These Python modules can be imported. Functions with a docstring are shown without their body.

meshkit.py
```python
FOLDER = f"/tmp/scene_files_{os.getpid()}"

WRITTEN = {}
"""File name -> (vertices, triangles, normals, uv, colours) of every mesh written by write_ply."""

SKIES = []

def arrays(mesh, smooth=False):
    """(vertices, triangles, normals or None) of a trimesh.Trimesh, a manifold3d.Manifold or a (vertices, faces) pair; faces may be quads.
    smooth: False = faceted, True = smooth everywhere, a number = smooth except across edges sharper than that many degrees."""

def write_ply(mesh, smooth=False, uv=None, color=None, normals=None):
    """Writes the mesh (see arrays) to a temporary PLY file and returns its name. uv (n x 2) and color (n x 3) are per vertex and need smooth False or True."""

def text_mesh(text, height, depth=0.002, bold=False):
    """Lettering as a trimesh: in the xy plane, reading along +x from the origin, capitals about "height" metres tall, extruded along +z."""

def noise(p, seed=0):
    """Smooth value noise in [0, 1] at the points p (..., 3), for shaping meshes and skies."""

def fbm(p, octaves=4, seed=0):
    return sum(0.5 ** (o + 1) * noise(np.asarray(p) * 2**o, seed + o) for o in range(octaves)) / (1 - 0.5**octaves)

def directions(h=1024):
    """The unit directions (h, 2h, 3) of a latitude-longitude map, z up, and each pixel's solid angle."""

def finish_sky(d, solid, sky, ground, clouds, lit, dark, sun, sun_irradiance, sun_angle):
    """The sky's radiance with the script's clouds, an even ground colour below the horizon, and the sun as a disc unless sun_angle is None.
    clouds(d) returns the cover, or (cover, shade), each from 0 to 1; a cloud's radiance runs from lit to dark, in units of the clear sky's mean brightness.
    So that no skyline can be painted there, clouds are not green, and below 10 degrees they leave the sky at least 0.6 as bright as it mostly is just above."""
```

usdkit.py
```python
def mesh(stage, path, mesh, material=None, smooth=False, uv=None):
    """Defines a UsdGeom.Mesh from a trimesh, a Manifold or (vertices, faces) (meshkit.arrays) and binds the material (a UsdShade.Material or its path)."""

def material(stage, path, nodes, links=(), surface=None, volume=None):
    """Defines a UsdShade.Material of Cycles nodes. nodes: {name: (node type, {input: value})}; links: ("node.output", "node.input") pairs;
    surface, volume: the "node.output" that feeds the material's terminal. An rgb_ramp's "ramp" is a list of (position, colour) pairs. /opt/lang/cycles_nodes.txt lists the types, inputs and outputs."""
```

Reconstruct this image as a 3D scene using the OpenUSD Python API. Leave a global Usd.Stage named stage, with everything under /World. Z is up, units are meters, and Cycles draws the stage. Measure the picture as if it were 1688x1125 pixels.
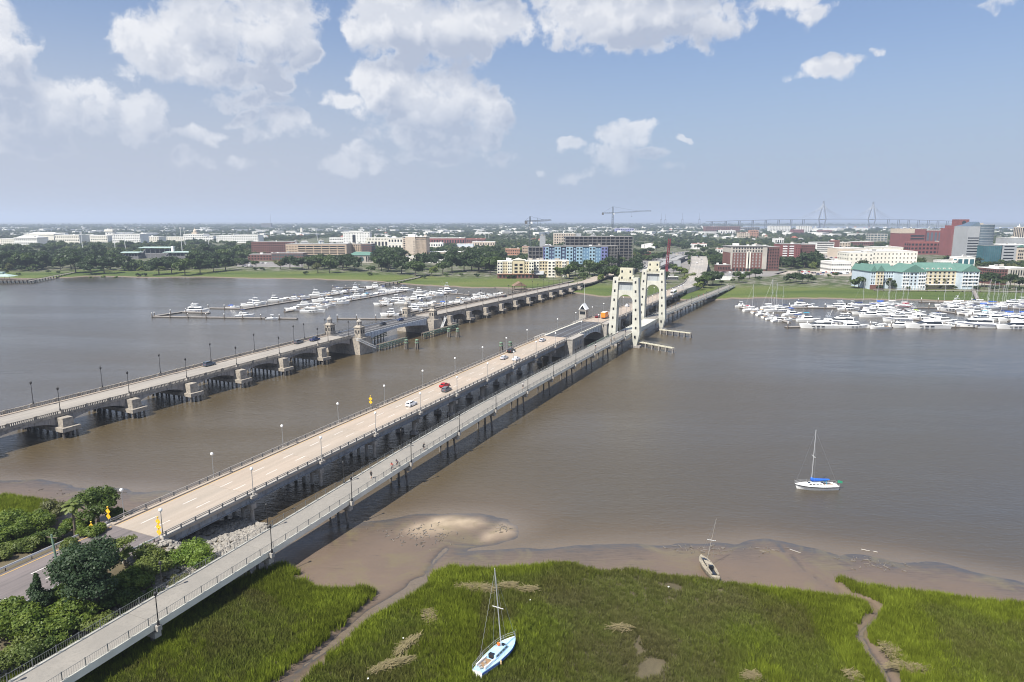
import math, random
import numpy as np
import shapely
from shapely.geometry import Polygon, LineString, Point
import trimesh, manifold3d
import usdkit, meshkit
from pxr import Usd, UsdGeom, UsdLux, UsdShade, Gf, Sdf, Vt

stage = Usd.Stage.CreateInMemory()
UsdGeom.SetStageUpAxis(stage, 'Z')
UsdGeom.SetStageMetersPerUnit(stage, 1.0)
UsdGeom.Xform.Define(stage, '/World')
UsdGeom.Scope.Define(stage, '/World/Looks')
rng = np.random.default_rng(11)
random.seed(11)

# ------------------------------------------------------------------ camera, sky, sun, exposure
H = 60.0                       # drone height above the river
PITCH = math.degrees(math.atan((562.5 - 364) / 1110.0))
cam = UsdGeom.Camera.Define(stage, '/World/camera')
cam.AddTranslateOp().Set(Gf.Vec3d(0, 0, H))
cam.AddRotateXOp().Set(90 - PITCH)
cam.CreateHorizontalApertureAttr(36.0)
cam.CreateFocalLengthAttr(36.0 * 1110 / 1688)
cam.CreateClippingRangeAttr((0.5, 120000.0))
cam.CreateExposureAttr(0.80)

SUN_EL, SUN_AZ = math.radians(53), math.radians(-138)
SUN_DIR = np.array([math.sin(SUN_AZ) * math.cos(SUN_EL), math.cos(SUN_AZ) * math.cos(SUN_EL), math.sin(SUN_EL)])
sun = UsdLux.DistantLight.Define(stage, '/World/sun')
sun.CreateIntensityAttr(1.25)
sun.CreateAngleAttr(0.53)
sun.CreateNormalizeAttr(True)
sun.CreateColorAttr(Gf.Vec3f(1.0, 0.955, 0.88))
sun.AddRotateZOp().Set(-math.degrees(SUN_AZ))
sun.AddRotateXOp().Set(-(90 - math.degrees(SUN_EL)))   # -z axis is carried onto -SUN_DIR

SKY_STRENGTH = 0.073
def sky_material():
    """Clear sky with cumulus clouds laid out over (azimuth, elevation) of the view direction."""
    n, l = {}, []
    cnt = [0]
    def node(kind, inputs=None, **links):
        cnt[0] += 1
        k = f'n{cnt[0]}'
        n[k] = (kind, inputs or {})
        for dst, src in links.items():
            l.append((src, f'{k}.{dst}'))
        return k
    def math_(op, a, b=None, clamp=False, c=None):
        ins, lk = {'math_type': op, 'use_clamp': clamp}, {}
        for key, v in (('value1', a), ('value2', b), ('value3', c)):
            if v is None: continue
            if isinstance(v, str): lk[key] = v
            else: ins[key] = v
        return node('math', ins, **lk) + '.value'
    def smooth(v, a, b, lo=0., hi=1.):
        return node('map_range', {'range_type': 'smoothstep', 'from_min': a, 'from_max': b, 'to_min': lo, 'to_max': hi, 'clamp': True}, value=v) + '.result'
    tc = node('texture_coordinate')
    sep = node('separate_xyz', vector=f'{tc}.generated')
    az = math_('arctan2', f'{sep}.x', f'{sep}.y')
    el = math_('arcsine', f'{sep}.z')
    aed = node('combine_xyz', {'z': 0.0}, x=az, y=el) + '.vector'
    # (az, el, half width, half height, strength) in degrees of the clouds over the river; plain noise clouds go on round the rest of the sky
    blobs = [(-36.0, 10.7, 2.7, 3.28, 1.0), (-33.2, 7.52, 4.4, 2.75, 1.0), (-35.1, 9.52, 2.08, 2.37, 0.95), (-27.5, 7.68, 2.14, 2.29, 0.92), (-27.2, 13.27, 2.2, 2.23, 0.84), (-26.0, 11.57, 3.84, 2.12, 1.0), (-20.6, 13.83, 5.84, 3.42, 1.05), (-22.0, 10.85, 5.79, 1.51, 1.0), (-17.1, 13.61, 2.59, 3.06, 0.9), (-24.2, 6.27, 2.11, 0.88, 0.8), (-18.4, 6.97, 3.55, 1.43, 0.88), (-21.6, 7.57, 1.97, 0.73, 0.71), (-20.5, 8.97, 4.98, 1.0, 0.59), (-29.5, 6.31, 1.45, 1.48, 0.67), (-9.8, 14.86, 3.98, 2.3, 1.05), (-6.0, 14.78, 6.07, 2.78, 1.1), (-1.2, 15.28, 2.82, 2.0, 1.0), (-10.8, 10.52, 2.31, 2.16, 1.0), (-6.8, 9.5, 5.65, 3.37, 1.05), (-2.2, 8.64, 2.3, 2.54, 0.98), (-13.7, 9.25, 2.02, 1.02, 0.67), (-6.1, 6.59, 6.5, 1.49, 1.0), (-15.5, 9.88, 1.05, 1.41, 0.5), (-12.5, 4.89, 4.79, 1.29, 0.82), (-3.7, 5.0, 6.32, 1.02, 0.8), (-24.9, 4.41, 2.21, 1.13, 0.63), (-21.0, 4.32, 2.79, 0.81, 0.6), (-34.3, 4.89, 5.24, 1.01, 0.6), (9.4, 15.62, 8.42, 2.63, 1.12), (4.9, 15.23, 3.05, 2.0, 1.0), (15.0, 14.17, 4.07, 1.66, 0.92), (22.3, 14.46, 2.11, 1.01, 0.76), (19.5, 15.51, 3.29, 1.22, 0.76), (24.0, 10.91, 2.19, 0.9, 0.84), (26.7, 11.54, 0.79, 0.36, 0.63), (33.9, 13.94, 1.91, 0.46, 0.76), (4.5, 6.09, 1.72, 0.79, 0.86), (9.7, 6.82, 2.6, 1.55, 0.86), (8.7, 4.67, 3.88, 1.59, 0.69), (6.1, 3.63, 2.55, 0.74, 0.63), (12.6, 3.8, 1.52, 0.55, 0.63), (14.3, 6.34, 0.54, 0.36, 0.59), (2.3, 4.33, 1.28, 0.56, 0.63), (11.9, 4.9, 1.84, 0.84, 0.59), (-24.0, 20.5, 9.54, 4.24, 1.0), (10.0, 20.0, 11.66, 3.71, 1.0), (-5.0, 20.5, 8.48, 3.71, 1.0)]
    warp = node('noise_texture', {'dimensions': '2D', 'scale': 13.0, 'detail': 3.0, 'roughness': .55}, vector=aed)
    wv = node('vector_math', {'math_type': 'subtract', 'vector2': (.5, .5, .5)}, vector1=f'{warp}.color') + '.vector'
    wv = node('vector_math', {'math_type': 'multiply', 'vector2': (.075, .05, 0)}, vector1=wv) + '.vector'
    wvec = node('vector_math', {'math_type': 'add'}, vector1=aed, vector2=wv) + '.vector'
    def heap(vec, chosen):
        top = None
        for (a, e, ra, re, s) in chosen:
            a, e, ra, re = (math.radians(x) for x in (a, e, ra, re))
            d = node('mapping', {'mapping_type': 'point', 'location': (-a / ra, -e / re, 0), 'scale': (1 / ra, 1 / re, 0)}, vector=vec) + '.vector'
            ln = node('vector_math', {'math_type': 'dot_product'}, vector1=d, vector2=d) + '.value'
            v = math_('multiply_add', ln, -.62, c=s)
            top = v if top is None else math_('maximum', top, v)
        return math_('maximum', top, -1.0)
    best = heap(wvec, blobs)
    upv = node('vector_math', {'math_type': 'add', 'vector2': (-.022, .040, 0)}, vector1=wvec) + '.vector'
    above = heap(upv, [q for q in blobs if q[2] * q[3] > 2.0])        # cloud lying above and towards the sun: what is under it is shaded
    under = smooth(math_('subtract', above, best), -.45, .40)
    # round the rest of the sky
    faraway = smooth(math_('absolute', az), .74, .90)
    wide = node('noise_texture', {'dimensions': '2D', 'scale': 5.5, 'detail': 2.0, 'roughness': .5}, vector=aed) + '.fac'
    wide = math_('multiply_add', wide, 3.2, c=-1.35)
    best = node('mix_float', {}, fac=faraway, a=best, b=wide) + '.result'
    jig = node('noise_texture', {'dimensions': '2D', 'scale': 38.0, 'detail': 3.0, 'roughness': .6}, vector=aed)
    jv = node('vector_math', {'math_type': 'subtract', 'vector2': (.5, .5, .5)}, vector1=f'{jig}.color') + '.vector'
    jv = node('vector_math', {'math_type': 'multiply', 'vector2': (.016, .012, 0)}, vector1=jv) + '.vector'
    pvec = node('vector_math', {'math_type': 'add'}, vector1=aed, vector2=jv) + '.vector'
    def billow(vec, detail):
        """Heaped puffs: rounded cells of two sizes over a ragged noise."""
        f = node('noise_texture', {'dimensions': '2D', 'scale': 15.0, 'detail': detail, 'roughness': .60, 'lacunarity': 2.1}, vector=vec) + '.fac'
        v1 = node('voronoi_texture', {'dimensions': '2D', 'scale': 24.0, 'feature': 'f1'}, vector=vec) + '.distance'
        v2 = node('voronoi_texture', {'dimensions': '2D', 'scale': 58.0, 'feature': 'f1'}, vector=vec) + '.distance'
        t = math_('multiply_add', v1, -.26, c=.10)
        t = math_('multiply_add', v2, -.17, c=t)
        return math_('multiply_add', f, 1.9, c=t)
    n1 = billow(pvec, 9.0)
    shifted = node('vector_math', {'math_type': 'add', 'vector2': (-.012, .017, 0)}, vector1=pvec) + '.vector'
    n2 = billow(shifted, 4.0)
    # rising cells: the underside of each heap is the shaded one
    dens = math_('add', n1, math_('add', best, -1.20))
    cover = smooth(dens, -.04, .40)
    fade = smooth(el, .02, .20, .30, .98)                             # haze swallows clouds near the horizon
    cover = math_('multiply', cover, fade)
    relief = smooth(math_('subtract', n2, n1), -.24, .24)             # 1 where more cloud lies towards the sun = shaded
    core = smooth(dens, .12, .62)
    soften = math_('multiply_add', core, .55, c=.45)
    shade = math_('multiply_add', math_('multiply', under, soften), .95, c=math_('multiply_add', core, .14, c=math_('multiply', relief, .36)), clamp=True)
    lit = node('color', {'value': (7.3, 7.35, 7.55)}) + '.color'
    dark = node('color', {'value': (3.7, 4.15, 5.15)}) + '.color'
    cloud = node('mix', {}, fac=shade, color1=lit, color2=dark) + '.color'
    sky = node('sky_texture', {'sky_type': 'single_scattering', 'sun_disc': False, 'sun_elevation': SUN_EL, 'sun_rotation': SUN_AZ, 'altitude': 60., 'air_density': 1.15, 'aerosol_density': 1.3, 'ozone_density': 1.6}) + '.color'
    sky = node('mix', {'mix_type': 'multiply', 'fac': 1.0, 'color2': (.66, .78, 1.0)}, color1=sky) + '.color'
    murk = smooth(el, -.01, .28, .96, .27)                            # summer haze low in the sky
    sky = node('mix', {'color2': (3.4, 4.05, 5.2)}, fac=murk, color1=sky) + '.color'
    veil = math_('multiply', smooth(az, .25, -.45), smooth(el, .30, .03))   # thin hazy veil low over the left
    veil = math_('multiply', veil, .72)
    sky = node('mix', {'color2': (4.25, 4.5, 5.25)}, fac=veil, color1=sky) + '.color'
    mixed = node('mix', {}, fac=cover, color1=sky, color2=cloud) + '.color'
    bg = node('background_shader', {'strength': SKY_STRENGTH}, color=mixed)
    return usdkit.material(stage, '/World/Looks/sky', n, l, surface=f'{bg}.background')
dome = UsdLux.DomeLight.Define(stage, '/World/sky')
UsdShade.MaterialBindingAPI.Apply(dome.GetPrim()).Bind(sky_material())
dome.GetPrim().SetCustomDataByKey('kind', 'structure')
dome.GetPrim().SetCustomDataByKey('label', 'hazy blue summer sky with white cumulus clouds')
dome.GetPrim().SetCustomDataByKey('category', 'sky')

# ------------------------------------------------------------------ helpers
TH = math.radians(PITCH)
F = 1110.0
def P(px, py, z=0.0):
    """A point of the photograph (1688 x 1125) carried out onto the level z: ground position of what stands there."""
    d = ((px - 844) / F, math.cos(TH) - (py - 562.5) / F * math.sin(TH), -math.sin(TH) - (py - 562.5) / F * math.cos(TH))
    k = (z - H) / d[2]
    return np.array([d[0] * k, d[1] * k, z])
def height_at(p, py):
    """Height above p's level of a thing standing at p whose top is seen at row py."""
    t = (562.5 - py) / F
    # (z-H)cosT + y sinT = t (y cosT - (z-H) sinT)
    y = p[1]
    zz = y * (t * math.cos(TH) - math.sin(TH)) / (math.cos(TH) + t * math.sin(TH))
    return zz + H - p[2]
def proj(p):
    x, y, z = p[0], p[1], p[2] - H
    f = y * math.cos(TH) - z * math.sin(TH)
    return 844 + F * x / f, 562.5 - F * (z * math.cos(TH) + y * math.sin(TH)) / f, f
PSI = math.radians(24.9)
def ST(s, t, z=0.0):
    """Along (s) and across (t) the bridges."""
    return np.array([s * math.sin(PSI) + t * math.cos(PSI), s * math.cos(PSI) - t * math.sin(PSI), z])
BRZ = -math.degrees(PSI)       # rotation that carries +y onto the bridges' direction

used = {}
def numbered(parent, name):
    k = used.get((parent, name), 0)
    used[(parent, name)] = k + 1
    return f'{parent}/{name}' + (f'_{k:03d}' if k else '')
def data(prim, **kw):
    for k, v in kw.items():
        if v: prim.SetCustomDataByKey(k, v)
def xf(x, loc, rz=0, rx=0, ry=0, sc=None):
    x.AddTranslateOp().Set(Gf.Vec3d(*map(float, loc)))
    if rz: x.AddRotateZOp().Set(float(rz))
    if ry: x.AddRotateYOp().Set(float(ry))
    if rx: x.AddRotateXOp().Set(float(rx))
    if sc is not None: x.AddScaleOp().Set(Gf.Vec3f(*((sc,) * 3 if np.ndim(sc) == 0 else map(float, sc))))
def thing(name, label, cat, loc=(0, 0, 0), rz=0, group=None, **kw):
    p = numbered('/World', name)
    x = UsdGeom.Xform.Define(stage, p)
    xf(x, loc, rz, **kw)
    data(x.GetPrim(), label=label, category=cat, group=group)
    return p
def part(parent, name, mesh, mat, label=None, kind=None, smooth=False):
    p = numbered(parent, name)
    if isinstance(mesh, MB): mesh = mesh.mesh()
    m = usdkit.mesh(stage, p, mesh, mat, smooth=smooth)
    data(m.GetPrim(), label=label, kind=kind)
    return p
def solo(name, mesh, mat, label=None, cat=None, group=None, kind=None, smooth=False):
    p = numbered('/World', name)
    if isinstance(mesh, MB): mesh = mesh.mesh()
    m = usdkit.mesh(stage, p, mesh, mat, smooth=smooth)
    data(m.GetPrim(), label=label, category=cat, group=group, kind=kind)
    return p
stage.CreateClassPrim('/World/kinds')
def kind_of(name):
    """A class prim: the first of its kind, built once and referenced by each copy."""
    p = numbered('/World/kinds', name)
    UsdGeom.Xform.Define(stage, p)
    return p
def copy(src, name, label, cat, loc, rz=0, group=None, **kw):
    p = numbered('/World', name)
    x = UsdGeom.Xform.Define(stage, p)
    x.GetPrim().GetReferences().AddInternalReference(src)
    x.GetPrim().SetInstanceable(True)
    xf(x, loc, rz, **kw)
    data(x.GetPrim(), label=label, category=cat, group=group)
    return p
def instancer(name, protos, pos, idx, rz, sc, label, cat, tilt=None, parent='/World'):
    """protos: list of (mesh, material). One PointInstancer, kind stuff."""
    p = numbered(parent, name)
    pi = UsdGeom.PointInstancer.Define(stage, p)
    paths = []
    for k, (m, mat) in enumerate(protos):
        q = f'{p}/kinds/tuft_{k:03d}' if k else f'{p}/kinds/tuft'
        if isinstance(m, MB): m = m.mesh()
        usdkit.mesh(stage, q, m, mat)
        paths.append(q)
    pi.CreatePrototypesRel().SetTargets(paths)
    pi.CreatePositionsAttr(Vt.Vec3fArray.FromNumpy(np.asarray(pos, np.float32)))
    pi.CreateProtoIndicesAttr(Vt.IntArray.FromNumpy(np.asarray(idx, np.int32)))
    a = np.asarray(rz, float) / 2
    pi.CreateOrientationsAttr(Vt.QuathArray([Gf.Quath(float(math.cos(x)), 0, 0, float(math.sin(x))) for x in a]))
    sc = np.asarray(sc, np.float32)
    if sc.ndim == 1: sc = np.repeat(sc[:, None], 3, 1)
    pi.CreateScalesAttr(Vt.Vec3fArray.FromNumpy(sc))
    data(pi.GetPrim(), label=label, category=cat, kind='stuff')
    return p

class MB:
    """Collects simple solids into one mesh."""
    def __init__(s): s.v, s.f, s.n = [], [], 0
    def add(s, v, f):
        v, f = np.asarray(v, float), np.asarray(f, int)
        if f.shape[1] == 4: f = np.vstack([f[:, [0, 1, 2]], f[:, [0, 2, 3]]])
        s.v.append(v); s.f.append(f + s.n); s.n += len(v)
        return s
    def box(s, c, d, rz=0.0, taper=(1, 1)):
        """Centre of the base c, size d, rotation rz (radians), top scaled by taper."""
        x, y = d[0] / 2, d[1] / 2
        v = np.array([[-x, -y, 0], [x, -y, 0], [x, y, 0], [-x, y, 0]] + [[-x * taper[0], -y * taper[1], d[2]], [x * taper[0], -y * taper[1], d[2]], [x * taper[0], y * taper[1], d[2]], [-x * taper[0], y * taper[1], d[2]]])
        c_, s_ = math.cos(rz), math.sin(rz)
        v[:, :2] = v[:, :2] @ np.array([[c_, s_], [-s_, c_]])
        return s.add(v + np.asarray(c, float), [[3, 2, 1, 0], [4, 5, 6, 7], [0, 1, 5, 4], [1, 2, 6, 5], [2, 3, 7, 6], [3, 0, 4, 7]])
    def tube(s, a, b, r0, r1=None, n=6):
        a, b = np.asarray(a, float), np.asarray(b, float)
        r1 = r0 if r1 is None else r1
        d = b - a; d = d / (np.linalg.norm(d) + 1e-12)
        u = np.cross(d, [0, 0, 1.0] if abs(d[2]) < .9 else [1.0, 0, 0]); u /= np.linalg.norm(u)
        w = np.cross(d, u)
        an = np.arange(n) * 2 * np.pi / n
        ring = np.cos(an)[:, None] * u + np.sin(an)[:, None] * w
        v = np.vstack([a + ring * r0, b + ring * r1])
        f = [[i, (i + 1) % n, n + (i + 1) % n, n + i] for i in range(n)]
        s.add(v, f)
        cap = [[0, i + 1, i] for i in range(1, n - 1)] + [[n, n + i, n + i + 1] for i in range(1, n - 1)]
        s.f.append(np.array(cap) + s.n - 2 * n)
        return s
    def loft(s, rings, cap=True):
        """rings: list of equal-length closed loops of points."""
        r = np.asarray(rings, float); m, n = r.shape[:2]
        f = [[i * n + j, i * n + (j + 1) % n, (i + 1) * n + (j + 1) % n, (i + 1) * n + j] for i in range(m - 1) for j in range(n)]
        s.add(r.reshape(-1, 3), f)
        if cap:
            c = [[0, j + 1, j] for j in range(1, n - 1)] + [[(m - 1) * n, (m - 1) * n + j, (m - 1) * n + j + 1] for j in range(1, n - 1)]
            s.f.append(np.array(c) + s.n - m * n)
        return s
    def prism(s, poly, z0, z1):
        """Vertical prism over a 2D polygon (list of xy, any winding, may be concave)."""
        m = trimesh.creation.extrude_polygon(Polygon(poly), z1 - z0, engine='earcut')
        return s.add(m.vertices + [0, 0, z0], m.faces)
    def sweep(s, pts, prof):
        """A closed profile [(across, up)] carried along pts (n x 3)."""
        pts = np.asarray(pts, float)
        d = np.gradient(pts[:, :2], axis=0); d /= np.linalg.norm(d, axis=1, keepdims=True)
        lat = np.stack([d[:, 1], -d[:, 0]], 1)
        rings = [[[p[0] + u * l[0], p[1] + u * l[1], p[2] + w] for u, w in prof] for p, l in zip(pts, lat)]
        n = len(prof); m = len(pts)
        r = np.array(rings)
        s.add(r.reshape(-1, 3), [[i * n + j, (i + 1) * n + j, (i + 1) * n + (j + 1) % n, i * n + (j + 1) % n] for i in range(m - 1) for j in range(n)])
        tri = trimesh.creation.triangulate_polygon(Polygon(prof), engine='earcut')[1] if n > 4 else np.array([[0, 1, 2], [0, 2, 3]][:n - 2])
        if len(tri) and tri.max() < n:
            s.f.append(np.vstack([tri, tri[:, ::-1] + (m - 1) * n]) + s.n - m * n)
        return s
    def lathe(s, prof, c=(0, 0, 0), n=10):
        an = np.arange(n) * 2 * np.pi / n
        return s.loft([[[c[0] + r * math.cos(a), c[1] + r * math.sin(a), c[2] + z] for a in an] for r, z in prof])
    def put(s, loc, rz=0.0):
        """Everything so far, turned by rz radians about z and moved."""
        c_, s_ = math.cos(rz), math.sin(rz)
        for k, v in enumerate(s.v):
            w = v.copy(); w[:, :2] = w[:, :2] @ np.array([[c_, s_], [-s_, c_]]); s.v[k] = w + np.asarray(loc, float)
        return s
    def mesh(s): return np.vstack(s.v), np.vstack(s.f)
def boxes(*specs):
    m = MB()
    for c, d in specs: m.box(c, d)
    return m
ORD = ['first', 'second', 'third', 'fourth', 'fifth', 'sixth', 'seventh', 'eighth', 'ninth', 'tenth', 'eleventh', 'twelfth', 'thirteenth', 'fourteenth', 'fifteenth', 'sixteenth', 'seventeenth', 'eighteenth', 'nineteenth', 'twentieth']
def nth(k): return ORD[k] if k < 20 else ('twenty-' + ORD[k - 20] if k < 29 else ['thirtieth'][0] if k == 29 else 'thirty-' + ORD[k - 30] if k < 39 else f'{k + 1}th')

# ------------------------------------------------------------------ materials
def mat(name, c1, c2=None, scale=.5, rough=.7, metal=0., bump=0., bscale=None, detail=6., stretch=None, rot=None, spec=.5, lo=.35, hi=.65, c3=None, s3=None, alpha=None, trans=None):
    """Principled surface whose colour drifts between c1 and c2 (and c3 on a second, finer noise)."""
    n = {'p': ('principled_bsdf', {'roughness': rough, 'metallic': metal, 'specular_ior_level': spec, 'base_color': c1})}
    l = []
    if c2 is not None or bump:
        n['g'] = ('geometry', {})
        src = 'g.position'
        if rot is not None:
            n['mr'] = ('mapping', {'mapping_type': 'point', 'rotation': (0, 0, rot)}); l.append((src, 'mr.vector')); src = 'mr.vector'
        if stretch:
            n['m'] = ('mapping', {'mapping_type': 'point', 'scale': stretch}); l.append((src, 'm.vector')); src = 'm.vector'
    if c2 is not None:
        n['t'] = ('noise_texture', {'scale': scale, 'detail': detail, 'roughness': .6}); l.append((src, 't.vector'))
        n['r'] = ('rgb_ramp', {'ramp': [(0, c1), (lo, c1), (hi, c2), (1, c2)]}); l.append(('t.fac', 'r.fac'))
        out = 'r.color'
        if c3 is not None:
            n['t3'] = ('noise_texture', {'scale': s3 or scale * 9, 'detail': 4., 'roughness': .65}); l.append((src, 't3.vector'))
            n['k3'] = ('map_range', {'range_type': 'smoothstep', 'from_min': .48, 'from_max': .68, 'to_min': 0., 'to_max': .8, 'clamp': True}); l.append(('t3.fac', 'k3.value'))
            n['x3'] = ('mix', {'color2': c3}); l += [('k3.result', 'x3.fac'), ('r.color', 'x3.color1')]
            out = 'x3.color'
        l.append((out, 'p.base_color'))
    if bump:
        n['tb'] = ('noise_texture', {'scale': bscale or scale * 6, 'detail': 6., 'roughness': .65}); l.append((src, 'tb.vector'))
        n['b'] = ('bump', {'strength': bump, 'distance': .3}); l += [('tb.fac', 'b.height'), ('b.normal', 'p.normal')]
    return usdkit.material(stage, f'/World/Looks/{name}', n, l, surface='p.BSDF')
def leaf_mat(name, c1, c2, scale=.25, transl=.35, rough=.55):
    """Leaves: colour drifts in clumps, some light comes through."""
    n = {'g': ('geometry', {}), 't': ('noise_texture', {'scale': scale, 'detail': 4., 'roughness': .6}), 'r': ('rgb_ramp', {'ramp': [(0, c1), (.36, c1), (.64, c2), (1, c2)]}),
         'p': ('principled_bsdf', {'roughness': rough, 'specular_ior_level': .35}), 'tr': ('translucent_bsdf', {}), 'mx': ('mix_closure', {'fac': transl}),
         'br': ('mix', {'mix_type': 'multiply', 'fac': 1.0, 'color2': (1.5, 1.55, .8)})}
    l = [('g.position', 't.vector'), ('t.fac', 'r.fac'), ('r.color', 'p.base_color'), ('r.color', 'br.color1'), ('br.color', 'tr.color'), ('p.BSDF', 'mx.closure1'), ('tr.BSDF', 'mx.closure2')]
    return usdkit.material(stage, f'/World/Looks/{name}', n, l, surface='mx.closure')
MT = {}
def defmats():
    M = MT
    M['concrete'] = mat('concrete', (.36, .335, .30), (.27, .25, .225), .25, .85, bump=.15, c3=(.19, .175, .155), s3=1.7)
    M['deck'] = mat('deck_concrete', (.365, .30, .24), (.30, .25, .20), .42, .85, rot=math.radians(24.9), stretch=(1, .05, 1), c3=(.30, .245, .195), s3=1.3)
    M['deck_b'] = mat('deck_concrete_worn', (.345, .29, .235), (.285, .243, .198), .42, .85, rot=math.radians(24.9), stretch=(1, .05, 1), c3=(.29, .24, .19), s3=1.3)
    M['old_concrete'] = mat('old_concrete', (.34, .30, .245), (.23, .205, .175), .3, .9, bump=.2, c3=(.13, .115, .10), s3=1.2)
    M['old_side'] = mat('old_concrete_side', (.33, .305, .28), (.22, .205, .195), .35, .9, stretch=(1, 1, .25), c3=(.13, .12, .115), s3=1.6)
    M['old_road'] = mat('old_road', (.30, .272, .235), (.235, .215, .19), .4, .9, rot=math.radians(24.9), stretch=(1, .06, 1), c3=(.18, .165, .15), s3=1.2)
    M['asphalt'] = mat('asphalt', (.165, .14, .135), (.125, .108, .105), .4, .9, rot=math.radians(24.9), stretch=(1, .06, 1), c3=(.085, .076, .075), s3=1.0)
    M['steel'] = mat('steel_grey_paint', (.25, .275, .31), (.19, .21, .24), .4, .6, stretch=(1, 1, .3), c3=(.14, .13, .13), s3=2.)
    M['steel_light'] = mat('steel_light', (.42, .45, .49), (.34, .37, .41), .5, .55)
    M['grating'] = mat('steel_grating', (.045, .045, .05), (.075, .073, .072), .2, .7, stretch=(1, 1, 1))
    M['rail'] = mat('rail_metal', (.16, .165, .165), None, rough=.5, metal=.3)
    M['rail_tan'] = mat('rail_aluminium', (.38, .35, .31), (.27, .25, .23), .8, .5, metal=.2)
    M['black'] = mat('black_metal', (.018, .018, .02), None, rough=.5)
    M['white'] = mat('white_paint', (.78, .78, .76), (.68, .68, .67), .9, .45)
    M['line'] = mat('road_paint', (.72, .70, .66), (.50, .46, .42), 1.5, .8)
    M['yellow_line'] = mat('yellow_paint', (.55, .33, .07), (.42, .27, .08), 1., .8)
    M['tower'] = mat('tower_concrete', (.51, .505, .44), (.43, .425, .37), .25, .75, stretch=(1, 1, .18), c3=(.37, .355, .30), s3=1.1)
    M['tower_house'] = mat('tower_house', (.50, .47, .36), (.42, .40, .31), .4, .8)
    M['tower_panel'] = mat('tower_panel', (.36, .385, .385), (.30, .32, .33), .4, .8)
    M['walk'] = mat('walk_concrete', (.235, .217, .19), (.20, .186, .164), .3, .85, c3=(.185, .172, .152), s3=2.2)
    M['walk_edge'] = mat('walk_edge', (.66, .63, .54), (.56, .535, .46), .4, .8)
    M['timber'] = mat('timber', (.16, .125, .095), (.095, .075, .06), .8, .9, c3=(.05, .042, .036))
    M['pile'] = mat('pile', (.20, .175, .15), (.10, .09, .08), .6, .9, c3=(.04, .036, .032), s3=1.5)
    M['green_timber'] = mat('green_timber', (.15, .24, .16), (.10, .15, .11), .8, .85)
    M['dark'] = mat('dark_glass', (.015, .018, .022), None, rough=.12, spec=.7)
    M['glass_blue'] = mat('blue_glass', (.035, .07, .085), (.055, .10, .115), .08, .1, spec=.8)
    M['rubber'] = mat('rubber', (.015, .015, .015), None, rough=.8)
    M['gel'] = mat('gelcoat', (.80, .80, .78), None, rough=.22)
    M['gel_cream'] = mat('gelcoat_cream', (.74, .70, .60), None, rough=.25)
    M['navy'] = mat('navy_canvas', (.02, .035, .11), (.03, .05, .15), .8, .8)
    M['blue'] = mat('blue_canvas', (.01, .09, .46), (.015, .12, .55), 1.2, .75)
    M['teal'] = mat('teal_canvas', (.02, .28, .42), None, rough=.75)
    M['red_canvas'] = mat('red_canvas', (.40, .03, .06), None, rough=.75)
    M['lime'] = mat('lime_canvas', (.45, .60, .06), None, rough=.75)
    M['tan_canvas'] = mat('tan_canvas', (.48, .34, .17), None, rough=.8)
    M['teak'] = mat('teak', (.30, .19, .10), (.22, .14, .08), 1.5, .7)
    M['alu'] = mat('mast_aluminium', (.62, .63, .64), None, rough=.35, metal=.5)
    M['wire'] = mat('wire', (.35, .36, .37), None, rough=.4, metal=.6)
    M['tyre'] = M['rubber']
defmats()
MT_ = MT
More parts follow.
